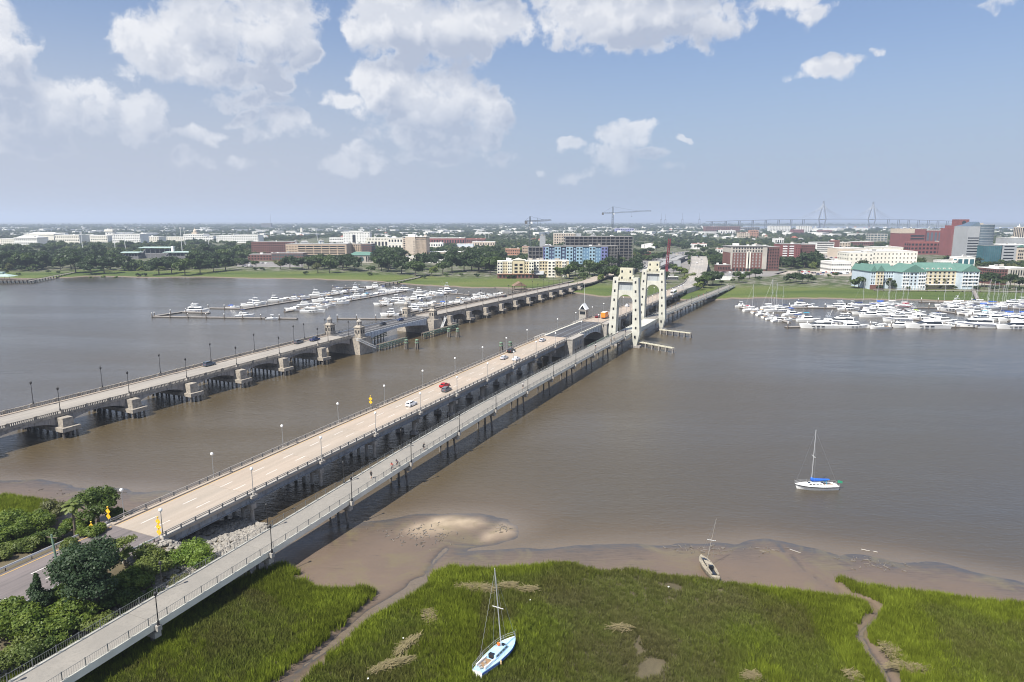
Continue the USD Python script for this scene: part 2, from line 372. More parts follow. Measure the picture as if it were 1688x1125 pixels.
# ------------------------------------------------------------------ ground, river, mud
def Lg(pts, z=0.): return [tuple(P(x, y, z)[:2]) for x, y in pts]
# outlines read off the photograph and carried out onto the ground
MARSH_A = Polygon(Lg([(-200, 1300), (-60, 1180), (120, 1090), (330, 985), (440, 945), (468, 937), (500, 962), (520, 976), (548, 980), (575, 978), (610, 978), (624, 981), (612, 996), (590, 1020), (560, 1045), (525, 1075), (495, 1100), (440, 1145), (330, 1300)]))
MARSH_B = Polygon(Lg([(395, 1200), (470, 1128), (545, 1070), (600, 1030), (650, 1006), (683, 993), (690, 978), (715, 966), (722, 955), (745, 945), (800, 950), (850, 948), (900, 943), (940, 938), (972, 950), (1000, 953), (1040, 946), (1065, 952), (1085, 958), (1150, 963), (1200, 970), (1250, 980), (1300, 987), (1350, 992), (1395, 997), (1425, 1003), (1436, 1015), (1408, 1032), (1394, 1050), (1404, 1066), (1432, 1096), (1452, 1130), (1480, 1220), (1200, 1300), (700, 1300)]))
MARSH_C = Polygon(Lg([(1388, 962), (1410, 972), (1470, 982), (1560, 996), (1640, 1006), (1688, 1010), (1900, 1035), (2000, 1300), (1540, 1240), (1490, 1130), (1468, 1090), (1447, 1062), (1436, 1046), (1452, 1030), (1453, 1010), (1438, 992), (1405, 982)]))
MARSH_D = Polygon(Lg([(-300, 805), (0, 822), (60, 830), (95, 836), (100, 850), (60, 870), (0, 900), (-300, 1000)]))
MUD = [Polygon(Lg([(-300, 770), (0, 793), (60, 790), (150, 803), (230, 806), (275, 808), (330, 818), (370, 830), (340, 880), (150, 960), (-300, 1100)])),
       Polygon(Lg([(300, 1010), (420, 935), (470, 905), (520, 878), (580, 862), (650, 856), (690, 850), (740, 846), (800, 848), (838, 856), (858, 868), (850, 886), (815, 896), (770, 903), (760, 912), (830, 908), (900, 902), (1000, 898), (1100, 896), (1180, 894), (1265, 890), (1300, 896), (1400, 909), (1500, 921), (1600, 940), (1688, 958), (1900, 985), (2100, 1350), (-200, 1350), (-200, 1200)]))]
BAR = [Polygon(Lg([(668, 878), (684, 866), (715, 854), (755, 851), (790, 856), (800, 866), (775, 873), (730, 880), (690, 886)])), Polygon(Lg([(800, 880), (830, 864), (848, 868), (846, 880), (822, 890), (795, 893)]))]
CREEK_UP = LineString(Lg([(735, 905), (722, 918), (712, 930), (700, 950), (690, 962)]))
CREEK = LineString(Lg([(690, 962), (684, 972), (655, 990), (610, 1015), (560, 1058), (500, 1108), (440, 1160)]))
GULLY_UP = LineString(Lg([(1275, 893), (1290, 908), (1305, 918), (1325, 941), (1345, 955), (1362, 968), (1385, 977), (1425, 990)]))
GULLY = LineString(Lg([(1425, 990), (1442, 998), (1450, 1010), (1438, 1030), (1418, 1046), (1428, 1072), (1452, 1105), (1480, 1170)]))
MARSH_B, MARSH_C = MARSH_B.buffer(.7), MARSH_C.buffer(.8)
MARSH = [MARSH_A, MARSH_B, MARSH_C, MARSH_D]
def sdist(polys, pts):
    """Signed distance to a union of polygons, positive inside."""
    g = shapely.points(pts); out = np.full(len(pts), -1e9)
    for p in polys:
        d = shapely.distance(p.exterior, g)
        out = np.maximum(out, np.where(shapely.contains_xy(p, pts[:, 0], pts[:, 1]), d, -d))
    return out
def ldist(line, pts): return shapely.distance(line, shapely.points(pts))
def sstep(x, a, b):
    t = np.clip((x - a) / (b - a), 0, 1); return t * t * (3 - 2 * t)
def legare_z(s): return np.interp(s, [-60, 20, 60, 80, 100, 134, 160, 200, 255, 300, 330, 360, 450, 520, 558], [3.6, 4.2, 5.2, 5.55, 5.9, 6.5, 6.7, 7.2, 7.9, 8.1, 7.9, 7.3, 6.0, 5.0, 4.5])
LT0, LT1 = -115.0, -101.3                        # road bridge, left and right edge
def terrain(pts):
    md, mk, br = sdist(MUD, pts), sdist(MARSH, pts), sdist(BAR, pts)
    q = np.c_[pts / 7.0, np.zeros(len(pts))]
    z = np.where(md > 0, .42 * (1 - np.exp(-np.maximum(md, 0) / 14)), np.maximum(md * .05, -2.5))
    z += (meshkit.fbm(q, 4, 3) - .5) * .22 * sstep(md, -6, 3)
    z += .45 * sstep(br, -1.5, 4)
    z += .45 * sstep(mk, -.4, .9)
    for line, w, dep in ((CREEK_UP, .6, .22), (CREEK, 1.5, .75), (GULLY_UP, .32, .13), (GULLY, .65, .5)):
        d = ldist(line, pts); z -= dep * np.exp(-(d / w) ** 2) * sstep(md, -2, 2)
    # road embankment at the near end of the road bridge, and the bank carrying the foot of the footbridge
    s = pts[:, 0] * math.sin(PSI) + pts[:, 1] * math.cos(PSI); t = pts[:, 0] * math.cos(PSI) - pts[:, 1] * math.sin(PSI)
    out = np.maximum(np.maximum(LT0 - 1.5 - t, t - LT1 - 1.2), 0)
    emb = np.minimum(legare_z(s) - .45, 8) - out * .42 - np.maximum(s - 74, 0) * .75 + (meshkit.fbm(q * 3, 3, 8) - .5) * .5
    bank = 2.4 - np.maximum(np.maximum(-112 - t, t + 92), 0) * .45 - np.maximum(s - 66, 0) * .28
    left = 1.7 - np.maximum(np.maximum(-150 - t, t + 110), 0) * .3 - np.maximum(s - 62, 0) * .2
    stones = 1.25 - np.maximum(s - 84, 0) * .15 - np.maximum(np.maximum(-108 - t, t + 91.5), 0) * .4 + (meshkit.fbm(q * 4, 3, 18) - .5) * .7
    return np.maximum(np.maximum(np.maximum(z, emb), np.maximum(bank, left)), np.where(s > 60, stones, -9)), s, t
def grid(x0, x1, y0, y1, h):
    xs, ys = np.arange(x0, x1 + h, h), np.arange(y0, y1 + h, h)
    X, Y = np.meshgrid(xs, ys); nx, ny = len(xs), len(ys)
    i = (np.arange(ny - 1)[:, None] * nx + np.arange(nx - 1)[None]).ravel()
    return np.c_[X.ravel(), Y.ravel()], np.c_[i, i + 1, i + nx + 1, i + nx]
def near_bank():
    pts, f = grid(-170, 205, 28, 152, .8)
    z, s, t = terrain(pts)
    keep = (z[f] > -1.2).any(1)
    # wet mud is dark and shiny; colour by height is the reach of the tide
    n = {'g': ('geometry', {}), 's': ('separate_xyz', {}), 't1': ('noise_texture', {'scale': .11, 'detail': 7., 'roughness': .62, 'distortion': 1.2}), 't2': ('noise_texture', {'scale': .9, 'detail': 6., 'roughness': .7}),
         'm2': ('mapping', {'mapping_type': 'point', 'scale': (.35, 1.6, 1)}),
         'h': ('math', {'math_type': 'multiply_add', 'value2': .26, 'value3': -.125}), 'hh': ('math', {'math_type': 'add'}),
         'r': ('rgb_ramp', {'ramp': [(0, (0.0595, 0.0538, 0.0515)), (0.03, (0.071, 0.0629, 0.0572)), (0.075, (0.0914, 0.0695, 0.0515)), (0.18, (0.1194, 0.088, 0.0638)), (0.34, (0.1325, 0.0968, 0.0696)), (0.48, (0.11, 0.0818, 0.054)), (0.66, (0.0616, 0.051, 0.0262)), (1, (0.084, 0.0669, 0.0368))]}),
         'ba': ('attribute', {'attribute': 'sand'}), 'xs': ('mix', {'color2': (.36, .285, .20)}),
         'o': ('rgb_ramp', {'ramp': [(0, (0, 0, 0)), (.52, (0, 0, 0)), (.68, (.7, .7, .7)), (1, (.7, .7, .7))]}), 'x': ('mix', {'color2': (.14, .115, .062)}),
         'd': ('rgb_ramp', {'ramp': [(0, (1, 1, 1)), (.30, (1, 1, 1)), (.36, (0, 0, 0)), (1, (0, 0, 0))]}), 'x2': ('mix', {'color2': (.055, .045, .038)}),
         'rr': ('map_range', {'from_min': .05, 'from_max': .6, 'to_min': .22, 'to_max': .85, 'clamp': True}),
         'b': ('bump', {'strength': .5, 'distance': .12}), 'p': ('principled_bsdf', {'specular_ior_level': .5})}
    l = [('g.position', 's.vector'), ('g.position', 't1.vector'), ('g.position', 'm2.vector'), ('m2.vector', 't2.vector'), ('t2.fac', 'h.value1'), ('s.z', 'hh.value1'), ('h.value', 'hh.value2'), ('hh.value', 'r.fac'), ('t1.fac', 'o.fac'), ('o.color', 'x.fac'), ('ba.fac', 'xs.fac'), ('r.color', 'xs.color1'), ('xs.color', 'x.color1'),
         ('t2.fac', 'd.fac'), ('d.color', 'x2.fac'), ('x.color', 'x2.color1'), ('x2.color', 'p.base_color'), ('hh.value', 'rr.value'), ('rr.result', 'p.roughness'), ('t2.fac', 'b.height'), ('b.normal', 'p.normal')]
    MT['mud'] = usdkit.material(stage, '/World/Looks/mud', n, l, surface='p.BSDF')
    f = f[keep]; u, f = np.unique(f, return_inverse=True); f = f.reshape(-1, 4); pts, z = pts[u], z[u]
    mp = solo('mudflat', (np.c_[pts, z], f), MT['mud'], label='tidal mudflat and marsh ground on the near bank', kind='structure', smooth=True)
    sand = sstep(sdist(BAR, pts), -2.2, 3.0) * np.clip(.35 + 1.3 * (meshkit.fbm(np.c_[pts / 2.5, pts[:, :1] * 0], 4, 12) - .2), 0, 1)
    UsdGeom.PrimvarsAPI(stage.GetPrimAtPath(mp)).CreatePrimvar('sand', Sdf.ValueTypeNames.FloatArray, 'vertex').Set(Vt.FloatArray.FromNumpy(sand.astype(np.float32)))
near_bank()

def water():
    n = {'g': ('geometry', {}), 'm': ('mapping', {'mapping_type': 'point', 'scale': (1, 2.1, 1), 'rotation': (0, 0, .5)}),
         'w1': ('noise_texture', {'scale': .50, 'detail': 7., 'roughness': .62, 'distortion': .4}), 'w2': ('noise_texture', {'scale': .035, 'detail': 4., 'roughness': .55}),
         'm3': ('mapping', {'mapping_type': 'point', 'scale': (.35, 1.5, 1), 'rotation': (0, 0, -.35)}), 'w3': ('noise_texture', {'scale': .010, 'detail': 4., 'roughness': .55, 'distortion': .6}),
         'b1': ('bump', {'strength': .5, 'distance': .6}), 'b2': ('bump', {'strength': .35, 'distance': 1.2}),
         'a': ('attribute', {'attribute': 'shoal'}), 'ra': ('rgb_ramp', {'ramp': [(0, (.074, .056, .030)), (.5, (.088, .066, .042)), (1, (.128, .102, .076))]}),
         'si': ('attribute', {'attribute': 'silt'}), 'sn': ('math', {'math_type': 'multiply_add', 'value2': .8, 'value3': -.4}), 'sa': ('math', {'math_type': 'add', 'use_clamp': True}), 'xs': ('mix', {'color1': (.055, .050, .043)}),
         'r3': ('map_range', {'from_min': .35, 'from_max': .68, 'to_min': .13, 'to_max': .24, 'clamp': True}),
         's3': ('map_range', {'from_min': .38, 'from_max': .66, 'to_min': .22, 'to_max': .62, 'clamp': True}),
         'p': ('principled_bsdf', {'ior': 1.333, 'specular_ior_level': .72})}
    l = [('g.position', 'm.vector'), ('m.vector', 'w1.vector'), ('m.vector', 'w2.vector'), ('g.position', 'm3.vector'), ('m3.vector', 'w3.vector'), ('w2.fac', 'b2.height'), ('b2.normal', 'b1.normal'), ('w1.fac', 'b1.height'), ('b1.normal', 'p.normal'),
         ('a.fac', 'ra.fac'), ('w3.fac', 'sn.value1'), ('sn.value', 'sa.value1'), ('si.fac', 'sa.value2'), ('sa.value', 'xs.fac'), ('ra.color', 'xs.color2'), ('xs.color', 'p.base_color'), ('w3.fac', 'r3.value'), ('r3.result', 'p.roughness'), ('w3.fac', 's3.value'), ('s3.result', 'b1.strength')]
    m = usdkit.material(stage, '/World/Looks/river_water', n, l, surface='p.BSDF')
    # fine cells near the mudflat (they carry how shallow the water is), coarse ones beyond
    xs = np.unique(np.r_[-9000, -4000, -2000, -1000, -500, -300, np.arange(-240, 240, 2.5), 300, 500, 1000, 2000, 4000, 9000])
    ys = np.unique(np.r_[-500, -100, 0, np.arange(30, 200, 2.5), np.arange(205, 420, 12.5), 500, 600, 700, 900, 1300, 2000, 4000])
    X, Y = np.meshgrid(xs, ys); nx, ny = len(xs), len(ys)
    i = (np.arange(ny - 1)[:, None] * nx + np.arange(nx - 1)[None]).ravel()
    pts = np.c_[X.ravel(), Y.ravel()]
    md = sdist(MUD, pts)
    shoal = np.exp(np.minimum(md, 0) / 9.0) * (1 - sstep(np.abs(pts[:, 0]), 180, 240))
    tt = pts[:, 0] * math.cos(PSI) - pts[:, 1] * math.sin(PSI)
    silt = np.clip(np.interp(tt, [-420, -230, -190, -85, -40, 60], [.12, .45, .95, .95, .5, .12]) + shoal, 0, 1)
    p = numbered('/World', 'river')
    me = usdkit.mesh(stage, p, (np.c_[pts, np.zeros(len(pts))], np.c_[i, i + 1, i + nx + 1, i + nx]), m)
    UsdGeom.PrimvarsAPI(me).CreatePrimvar('shoal', Sdf.ValueTypeNames.FloatArray, 'vertex').Set(Vt.FloatArray.FromNumpy(shoal.astype(np.float32)))
    UsdGeom.PrimvarsAPI(me).CreatePrimvar('silt', Sdf.ValueTypeNames.FloatArray, 'vertex').Set(Vt.FloatArray.FromNumpy(silt.astype(np.float32)))
    data(me.GetPrim(), label='wide brown tidal river', kind='structure')
water()

# far bank: shoreline rows read along the photograph, land beyond as one sheet to the horizon
SHORE = [(-2500, 470), (-900, 466), (-400, 462), (0, 459), (60, 460), (110, 459), (150, 456), (250, 458), (350, 458), (450, 460), (560, 462), (620, 464), (660, 468), (700, 471), (780, 475), (860, 476), (940, 484), (985, 489), (1060, 493), (1130, 496), (1180, 495), (1210, 493), (1300, 493), (1400, 494), (1500, 496), (1600, 498), (1688, 501), (2100, 520), (3200, 570)]
def shore_xy(ang): return None
_sh = np.array([P(x, y)[:2] for x, y in SHORE]); _sa = np.arctan2(_sh[:, 0], _sh[:, 1]); _sr = np.hypot(_sh[:, 0], _sh[:, 1])
def shore_r(a): return np.interp(a, _sa, _sr)
def land_z(x, y):
    a = np.arctan2(x, y); d = np.hypot(x, y) - shore_r(a)
    return np.interp(d, [-8, 0, 4, 9, 40, 120], [-1.0, .05, .5, .9, 1.3, 2.0])
def far_land():
    A = np.linspace(math.radians(-72), math.radians(68), 560)
    off = np.r_[-8, -3, 0, 2, 4, 6.5, 9, 14, 22, 34, 50, 80, 120, 180, 260, 380, 550, 800, 1150, 1700, 2500, 3600, 5200, 7500, 11000, 16000, 24000, 36000]
    AA, OO = np.meshgrid(A, off)
    wob = (meshkit.fbm(np.c_[A * 60, A * 0, A * 0], 4, 2) - .5) * 16
    R = shore_r(AA) + OO + np.where(OO < 150, wob[None], 0)
    X, Y = R * np.sin(AA), R * np.cos(AA)
    Z = np.interp(OO, [-8, 0, 4, 9, 40, 120], [-1.0, .05, .5, .9, 1.3, 2.0]) + 0 * AA
    nx, ny = len(A), len(off)
    i = (np.arange(ny - 1)[:, None] * nx + np.arange(nx - 1)[None]).ravel()
    n = {'g': ('geometry', {}), 's': ('separate_xyz', {}), 't1': ('noise_texture', {'scale': .012, 'detail': 6., 'roughness': .6, 'distortion': .5}), 't2': ('noise_texture', {'scale': .10, 'detail': 6., 'roughness': .65}), 't3': ('voronoi_texture', {'scale': .012, 'feature': 'f1'}),
         'm': ('mapping', {'mapping_type': 'point', 'scale': (.45, 1.6, 1)}),
         'gr': ('rgb_ramp', {'ramp': [(0, (.034, .054, .015)), (.38, (.052, .080, .018)), (.54, (.085, .110, .026)), (.68, (.115, .120, .040)), (1, (.14, .13, .055))]}),
         'ct': ('rgb_ramp', {'ramp': [(0, (.030, .050, .018)), (.40, (.045, .066, .022)), (.50, (.075, .082, .04)), (.60, (.17, .16, .135)), (.72, (.24, .225, .20)), (1, (.20, .19, .18))]}),
         'zc': ('map_range', {'from_min': 1.55, 'from_max': 1.95, 'to_min': 0., 'to_max': 1., 'clamp': True}), 'x1': ('mix', {}),
         'zm': ('map_range', {'from_min': .42, 'from_max': .66, 'to_min': 0., 'to_max': 1., 'clamp': True}), 'zj': ('math', {'math_type': 'multiply_add', 'value2': .30, 'value3': -.15}), 'za': ('math', {'math_type': 'add'}), 'x2': ('mix', {'color1': (.17, .135, .105)}),
         'p': ('principled_bsdf', {'roughness': .9, 'specular_ior_level': .2})}
    l = [('g.position', 's.vector'), ('g.position', 'm.vector'), ('m.vector', 't1.vector'), ('g.position', 't2.vector'), ('t1.fac', 'gr.fac'), ('t2.fac', 'ct.fac'), ('s.z', 'zc.value'), ('zc.result', 'x1.fac'), ('gr.color', 'x1.color1'), ('ct.color', 'x1.color2'),
         ('t2.fac', 'zj.value1'), ('s.z', 'za.value1'), ('zj.value', 'za.value2'), ('za.value', 'zm.value'), ('zm.result', 'x2.fac'), ('x1.color', 'x2.color2'), ('x2.color', 'p.base_color')]
    m = usdkit.material(stage, '/World/Looks/far_land', n, l, surface='p.BSDF')
    solo('land', (np.c_[X.ravel(), Y.ravel(), Z.ravel()], np.c_[i, i + 1, i + nx + 1, i + nx]), m, label='low city land with green marsh edge across the river', kind='structure', smooth=True)
far_land()
def far_sheet(name, px, z, m, label):
    solo(name, (np.array([P(x, y, z) for x, y in px]), [[k for k in (0, j, j + 1)][::-1] for j in range(1, len(px) - 1)]), m, label=label, kind='structure')
MT['far_water'] = mat('far_water', (.10, .105, .10), (.12, .12, .115), .003, .12)
MT['far_marsh'] = mat('far_marsh', (.30, .27, .20), (.22, .22, .15), .002, .9)
far_sheet('harbour', [(1225, 377.5), (1690, 379), (1690, 374.6), (1225, 373.2)], 2.3, MT['far_water'], 'band of far harbour water under the cable bridge')
far_sheet('tidal_creek', [(560, 374), (900, 375.2), (900, 373.2), (560, 372)], 2.3, MT['far_marsh'], 'pale marsh flats far behind the city')
far_sheet('far_marsh', [(900, 378.2), (1190, 379.4), (1190, 376.6), (900, 375.4)], 2.35, MT['far_marsh'], 'pale strip of marsh beyond the cranes')

# air
haze_m = usdkit.material(stage, '/World/Looks/haze', {'v': ('principled_volume', {'color': (.74, .84, 1.0), 'density': 1.1e-4, 'anisotropy': .2})}, [], volume='v.volume')
HAZE = MB().box((0, 17000, -4.0), (90000, 50000, 244))
solo('haze', HAZE, haze_m, label='pale summer haze over river and city', kind='stuff')
# ------------------------------------------------------------------ bridges
def along(s0, s1, step, t, zf, dz=0.):
    return [ST(s, t, zf(s) + dz) for s in np.linspace(s0, s1, max(2, int(round((s1 - s0) / step)) + 1))]
def rect(u0, u1, w0, w1): return [(u0, w0), (u1, w0), (u1, w1), (u0, w1)]
def bar(mb, s, t, z, ds, dt, dz): return mb.box(ST(s, t, z), (dt, ds, dz), -PSI)   # box square to the bridges, base centre at (s, t, z)
SOLDIER = 0
# --- road bridge (near): concrete slabs on steel girders, bascule span, ramp into the city
LC = (LT0 + LT1) / 2; LW = (LT1 - LT0) / 2
road = thing('road_bridge', 'long pale concrete road bridge on steel girders, between footbridge and old arched bridge', 'bridge')
L_PIERS = [73.5, 94, 114.5, 135, 156, 177, 198, 219, 240, 261]
L_FAR = [351, 372, 393, 414, 435, 456, 477, 498, 519, 540]
BASC0, BASC1 = 282.0, 334.0
PIER_S = [(276, 290), (327, 341)]
def span(parent, s0, s1, k):
    g = .04
    part(parent, 'deck_slab', MB().sweep(along(s0 + g, s1 - g, 5, LC, legare_z), [(-LW, -.45), (LW, -.45), (LW, 0), (-LW, 0)]), MT['deck'] if k % 2 else MT['deck_b'])
    for sd in (-1, 1):
        w = 1.15 if sd < 0 else .75
        e = sd * LW
        part(parent, 'kerb', MB().sweep(along(s0 + g, s1 - g, 5, LC, legare_z), rect(*sorted((e, e - sd * w)), .003, .26)), MT['concrete'] if sd > 0 else MT['deck_b'])
        part(parent, 'girder', MB().sweep(along(s0 + g, s1 - g, 5, LC + sd * (LW - .75), legare_z), [(-.22, -2.0), (.22, -2.0), (.22, -1.9), (.03, -1.85), (.03, -.6), (.2, -.46), (-.2, -.46), (-.03, -.6), (-.03, -1.85), (-.22, -1.9)]), MT['steel'])
    m = MB()
    for u in (-3.4, -1.1, 1.1, 3.4): m.sweep(along(s0 + .2, s1 - .2, 20, LC + u, legare_z), rect(-.12, .12, -1.9, -.46))
    part(parent, 'inner_girders', m, MT['steel'])
    # railing of two bars on short posts
    for sd in (-1, 1):
        e = sd * (LW - .18)
        m = MB()
        for h in (.62, .95): m.sweep(along(s0 + g, s1 - g, 7, LC + e, legare_z), rect(-.07, .07, h, h + .13))
        part(parent, 'railing', m, MT['rail_tan'])
        n = max(1, int((s1 - s0) / 2.6))
        for s in np.linspace(s0 + 1.0, s1 - 1.0, n): 
            m2 = MB(); bar(m2, s, LC + e, legare_z(s) + .26, .2, .2, .78); part(parent, 'rail_post', m2, MT['rail'])
def pier_near(parent, s, k):
    zt = legare_z(s) - 2.0
    p = part(parent, 'pier', bar(MB(), s, LC, zt - 1.1, 1.3, 2 * LW + .6, 1.1), MT['concrete'])
    ts = np.linspace(LT0 + .8, LT1 - .3, 6) if k < 4 else np.linspace(LT0 + 2.0, LT1 - 2.0, 3)
    for t in ts:
        part(p, 'column', MB().tube(ST(s, t, -1.5), ST(s, t, zt - 1.05), .42 if k < 4 else .6, n=8), MT['concrete'])
        if k >= 4:
            part(p, 'footing', MB().tube(ST(s, t, -1.5), ST(s, t, .75), 1.25, n=10), MT['old_side'])
    m = MB(); bar(m, s, LT1 + .35, legare_z(s) - .62, 1.5, .8, .55); bar(m, s, LT0 - .3, legare_z(s) - .62, 1.5, .7, .55)
    part(p, 'lamp_bracket', m, MT['concrete'], kind='stuff')
edges = L_PIERS + [BASC0]
for k, (a, b) in enumerate(zip(edges[:-1], edges[1:])): span(road, a, b, k)
for k, s in enumerate(L_PIERS): pier_near(road, s, k)
edges = [BASC1] + L_FAR + [558]
for k, (a, b) in enumerate(zip(edges[:-1], edges[1:])): span(road, a, b, k)
for k, s in enumerate(L_FAR): pier_near(road, s, k + 5)
m = MB(); bar(m, 71.2, LC, 1.0, 4.4, 2 * LW + 1, legare_z(70) - 1.5); part(road, 'abutment', m, MT['concrete'])
# worn lane marks
m = MB()
for s in np.arange(76, 278, 9.0):
    for t in (-1.95, 1.75): m.sweep(along(s, s + 3.2, 3, LC + t, legare_z, .005), [(-.075, 0), (.075, 0), (.075, .004), (-.075, .004)])
for s in np.arange(338, 556, 9.0):
    for t in (-1.95, 1.75): m.sweep(along(s, s + 3.2, 3, LC + t, legare_z, .005), [(-.075, 0), (.075, 0), (.075, .004), (-.075, .004)])
part(road, 'lane_marks', m, MT['line'], kind='stuff')
part(road, 'edge_line', MB().sweep(along(74, 278, 6, LT0 + 1.45, legare_z, .005), [(-.07, 0), (.07, 0), (.07, .004), (-.07, .004)]), MT['yellow_line'])
# bascule span: open grating between two arched steel girders
zc = legare_z(308)
part(road, 'grating_deck', MB().sweep(along(BASC0 + .05, BASC1 - .05, 6, LC, legare_z), rect(-LW + 1.1, LW - 1.1, -.3, -.005)), MT['grating'])
for t in (-2.0, 1.9): part(road, 'lane_seam', MB().sweep(along(BASC0 + .3, BASC1 - .3, 6, LC + t, legare_z), rect(-.12, .12, -.005, .01)), MT['steel'])
for sd in (-1, 1):
    part(road, 'kerb', MB().sweep(along(BASC0 + .05, BASC1 - .05, 6, LC, legare_z), rect(*sorted((sd * LW, sd * (LW - 1.08))), -.28, .3)), MT['walk_edge'], label='bright kerb of the opening span')
    t = LC + sd * (LW - .2)
    ss = np.linspace(290.2, 326.8, 20); dep = 1.3 + 2.9 * (np.abs((ss - 308.5) / 18.3)) ** 2
    rings = [[ST(s, t - .2, legare_z(s) - .32 - d), ST(s, t + .2, legare_z(s) - .32 - d), ST(s, t + .2, legare_z(s) - .32), ST(s, t - .2, legare_z(s) - .32)] for s, d in zip(ss, dep)]
    g = part(road, 'arched_girder', MB().loft(rings), MT['steel_light'])
    m = MB()
    for s, d in zip(ss[::2], dep[::2]): bar(m, s, t + sd * .27, legare_z(s) - .34 - d, .16, .14, d)
    part(g, 'stiffeners', m, MT['steel'], kind='stuff')
    rr = [[ST(s, t - .35, legare_z(s) - .45 - d), ST(s, t + .35, legare_z(s) - .45 - d), ST(s, t + .35, legare_z(s) - .33 - d), ST(s, t - .35, legare_z(s) - .33 - d)] for s, d in zip(ss, dep)]
    part(g, 'bottom_flange', MB().loft(rr), MT['white'])
    m = MB()
    for h in (.62, .95): m.sweep(along(BASC0, BASC1, 7, LC + sd * (LW - .18), legare_z), rect(-.07, .07, h, h + .13))
    for s in np.arange(BASC0 + 1, BASC1, 2.5): bar(m, s, LC + sd * (LW - .18), legare_z(s) + .28, .14, .14, .75)
    part(road, 'railing', m, MT['rail_tan'])
m = MB()
for u in (-3, 0, 3): m.sweep(along(290, 327, 12, LC + u, legare_z), rect(-.12, .12, -1.5, -.31))
for s in np.arange(292, 327, 3.5): bar(m, s, LC, legare_z(s) - 1.3, .2, 2 * LW - .6, .9)
part(road, 'floor_beams', m, MT['steel'])
for a, b in PIER_S:
    s, d = (a + b) / 2, b - a
    m = MB(); bar(m, s, LC, -2, d, 2 * LW + 1.6, legare_z(s) + 1.55)
    p = part(road, 'bascule_pier', m, MT['concrete'])
    m = MB(); bar(m, s, LT1 + 1.0, -2, d + 1.2, 3.6, legare_z(s) + 2.15); bar(m, s, LT1 + 1.0, legare_z(s) + .15, d + 1.6, 4.0, .5); part(p, 'house', m, MT['concrete'])
    m = MB(); bar(m, s, LT0 - 1.2, -2, d - 2, 3.0, legare_z(s) + 2.1); part(p, 'house', m, MT['concrete'])
    for q in range(3):
        m = MB()
        for h in range(7): bar(m, s - 3.4 + q * 3.4, LT1 + 2.84, legare_z(s) - 3.2 + h * .32, 2.0, .1, .2)
        part(p, 'louvre', m, MT['steel'])
        m = MB(); bar(m, s - 3.4 + q * 3.4, LT1 + 2.82, legare_z(s) - 6.0, 1.7, .08, 1.6); part(p, 'window', m, MT['dark'])
# fender of timber round the channel
m = MB()
for t in (LT1 + 4.5, LT0 - 4):
    for s in np.arange(292, 326, 2.4): m.tube(ST(s, t, -1.5), ST(s, t, 3.4), .2, n=6)
    for h in (.9, 2.0, 3.0): m.sweep(along(291, 327, 9, t, lambda s: h), rect(-.15, .15, 0, .25))
solo('timber_fender', m, MT['green_timber'], label='dark timber fender rows under the opening span of the pale road bridge', cat='fender')
# control tower with a gabled white roof, on the left of the opening span
cb = ST(346, LT0 - 2.6, 0)
ct = thing('control_tower', 'stone bridge control tower with steep white roof beside the grating span', 'tower', cb, BRZ)
part(ct, 'wall', MB().box((0, 0, -2), (3.9, 4.2, 14.2)).box((0, 0, 12.2), (4.3, 4.6, .4)).box((0, -.0, 6.0), (5.4, 5.8, .5)), MT['concrete'])
rf = MB().add([(-2.2, -2.4, 12.6), (2.2, -2.4, 12.6), (2.2, 2.4, 12.6), (-2.2, 2.4, 12.6), (0, -2.3, 15.8), (0, 2.3, 15.8)], [[0, 1, 4, 4], [2, 3, 5, 5], [1, 2, 5, 4], [3, 0, 4, 5], [3, 2, 1, 0]])
r = part(ct, 'roof', rf, MT['white']); part(r, 'gable_louvre', MB().add([(-1.5, -2.44, 12.7), (1.5, -2.44, 12.7), (0, -2.40, 14.9)], [[0, 1, 2]]), MT['dark'])
for x, y, w, d in ((0, -2.12, 3.0, .1), (1.97, 0, .1, 3.0), (-1.97, 0, .1, 3.0)): part(ct, 'window', MB().box((x, y, 10.0), (w, d, 1.7)), MT['dark'])
part(ct, 'mast', MB().tube((0, 1, 15.8), (0, 1, 27), .09, .04), MT['white'])
# ramp over the city road
RAMP = np.array([ST(558, LC, 4.5), (160.5, 598, 5.2), (178, 650, 6.6), (194, 705, 9.6), (209, 755, 13.0), (221, 800, 15.0), (234, 850, 15.2), (250, 905, 13.2)])
def spline(p, n):
    from scipy.interpolate import CubicSpline
    p = np.asarray(p, float); d = np.r_[0, np.cumsum(np.linalg.norm(np.diff(p[:, :2], axis=0), axis=1))]
    return CubicSpline(d, p)(np.linspace(0, d[-1], n))
RPTS = spline(RAMP, 46)
ramp = thing('overpass', 'curving concrete overpass that climbs from the far end of the road bridge into the city', 'overpass')
def wsweep(pts, w, prof_fn):
    pts = np.asarray(pts); d = np.gradient(pts[:, :2], axis=0); d /= np.linalg.norm(d, axis=1, keepdims=True); lat = np.stack([d[:, 1], -d[:, 0]], 1)
    return [[[p[0] + u * l[0], p[1] + u * l[1], p[2] + z] for u, z in prof_fn(k)] for p, l, k in zip(pts, lat, w)]
wd = np.interp(np.linspace(0, 1, 46), [0, .25, .5, 1], [LW, 8.2, 9.2, 9.2])
part(ramp, 'roadway', MB().loft(wsweep(RPTS, wd, lambda k: [(-k, -.9), (k, -.9), (k, 0), (-k, 0)])), mat('overpass_deck', (.33, .30, .26), (.235, .222, .205), .03, .85, c3=(.20, .19, .175), s3=.3))
for sd in (-1, 1): part(ramp, 'parapet', MB().loft(wsweep(RPTS, wd, lambda k: [(sd * k - .16, -1.0), (sd * k + .16, -1.0), (sd * k + .16, .9), (sd * k - .16, .9)])), MT['concrete'])
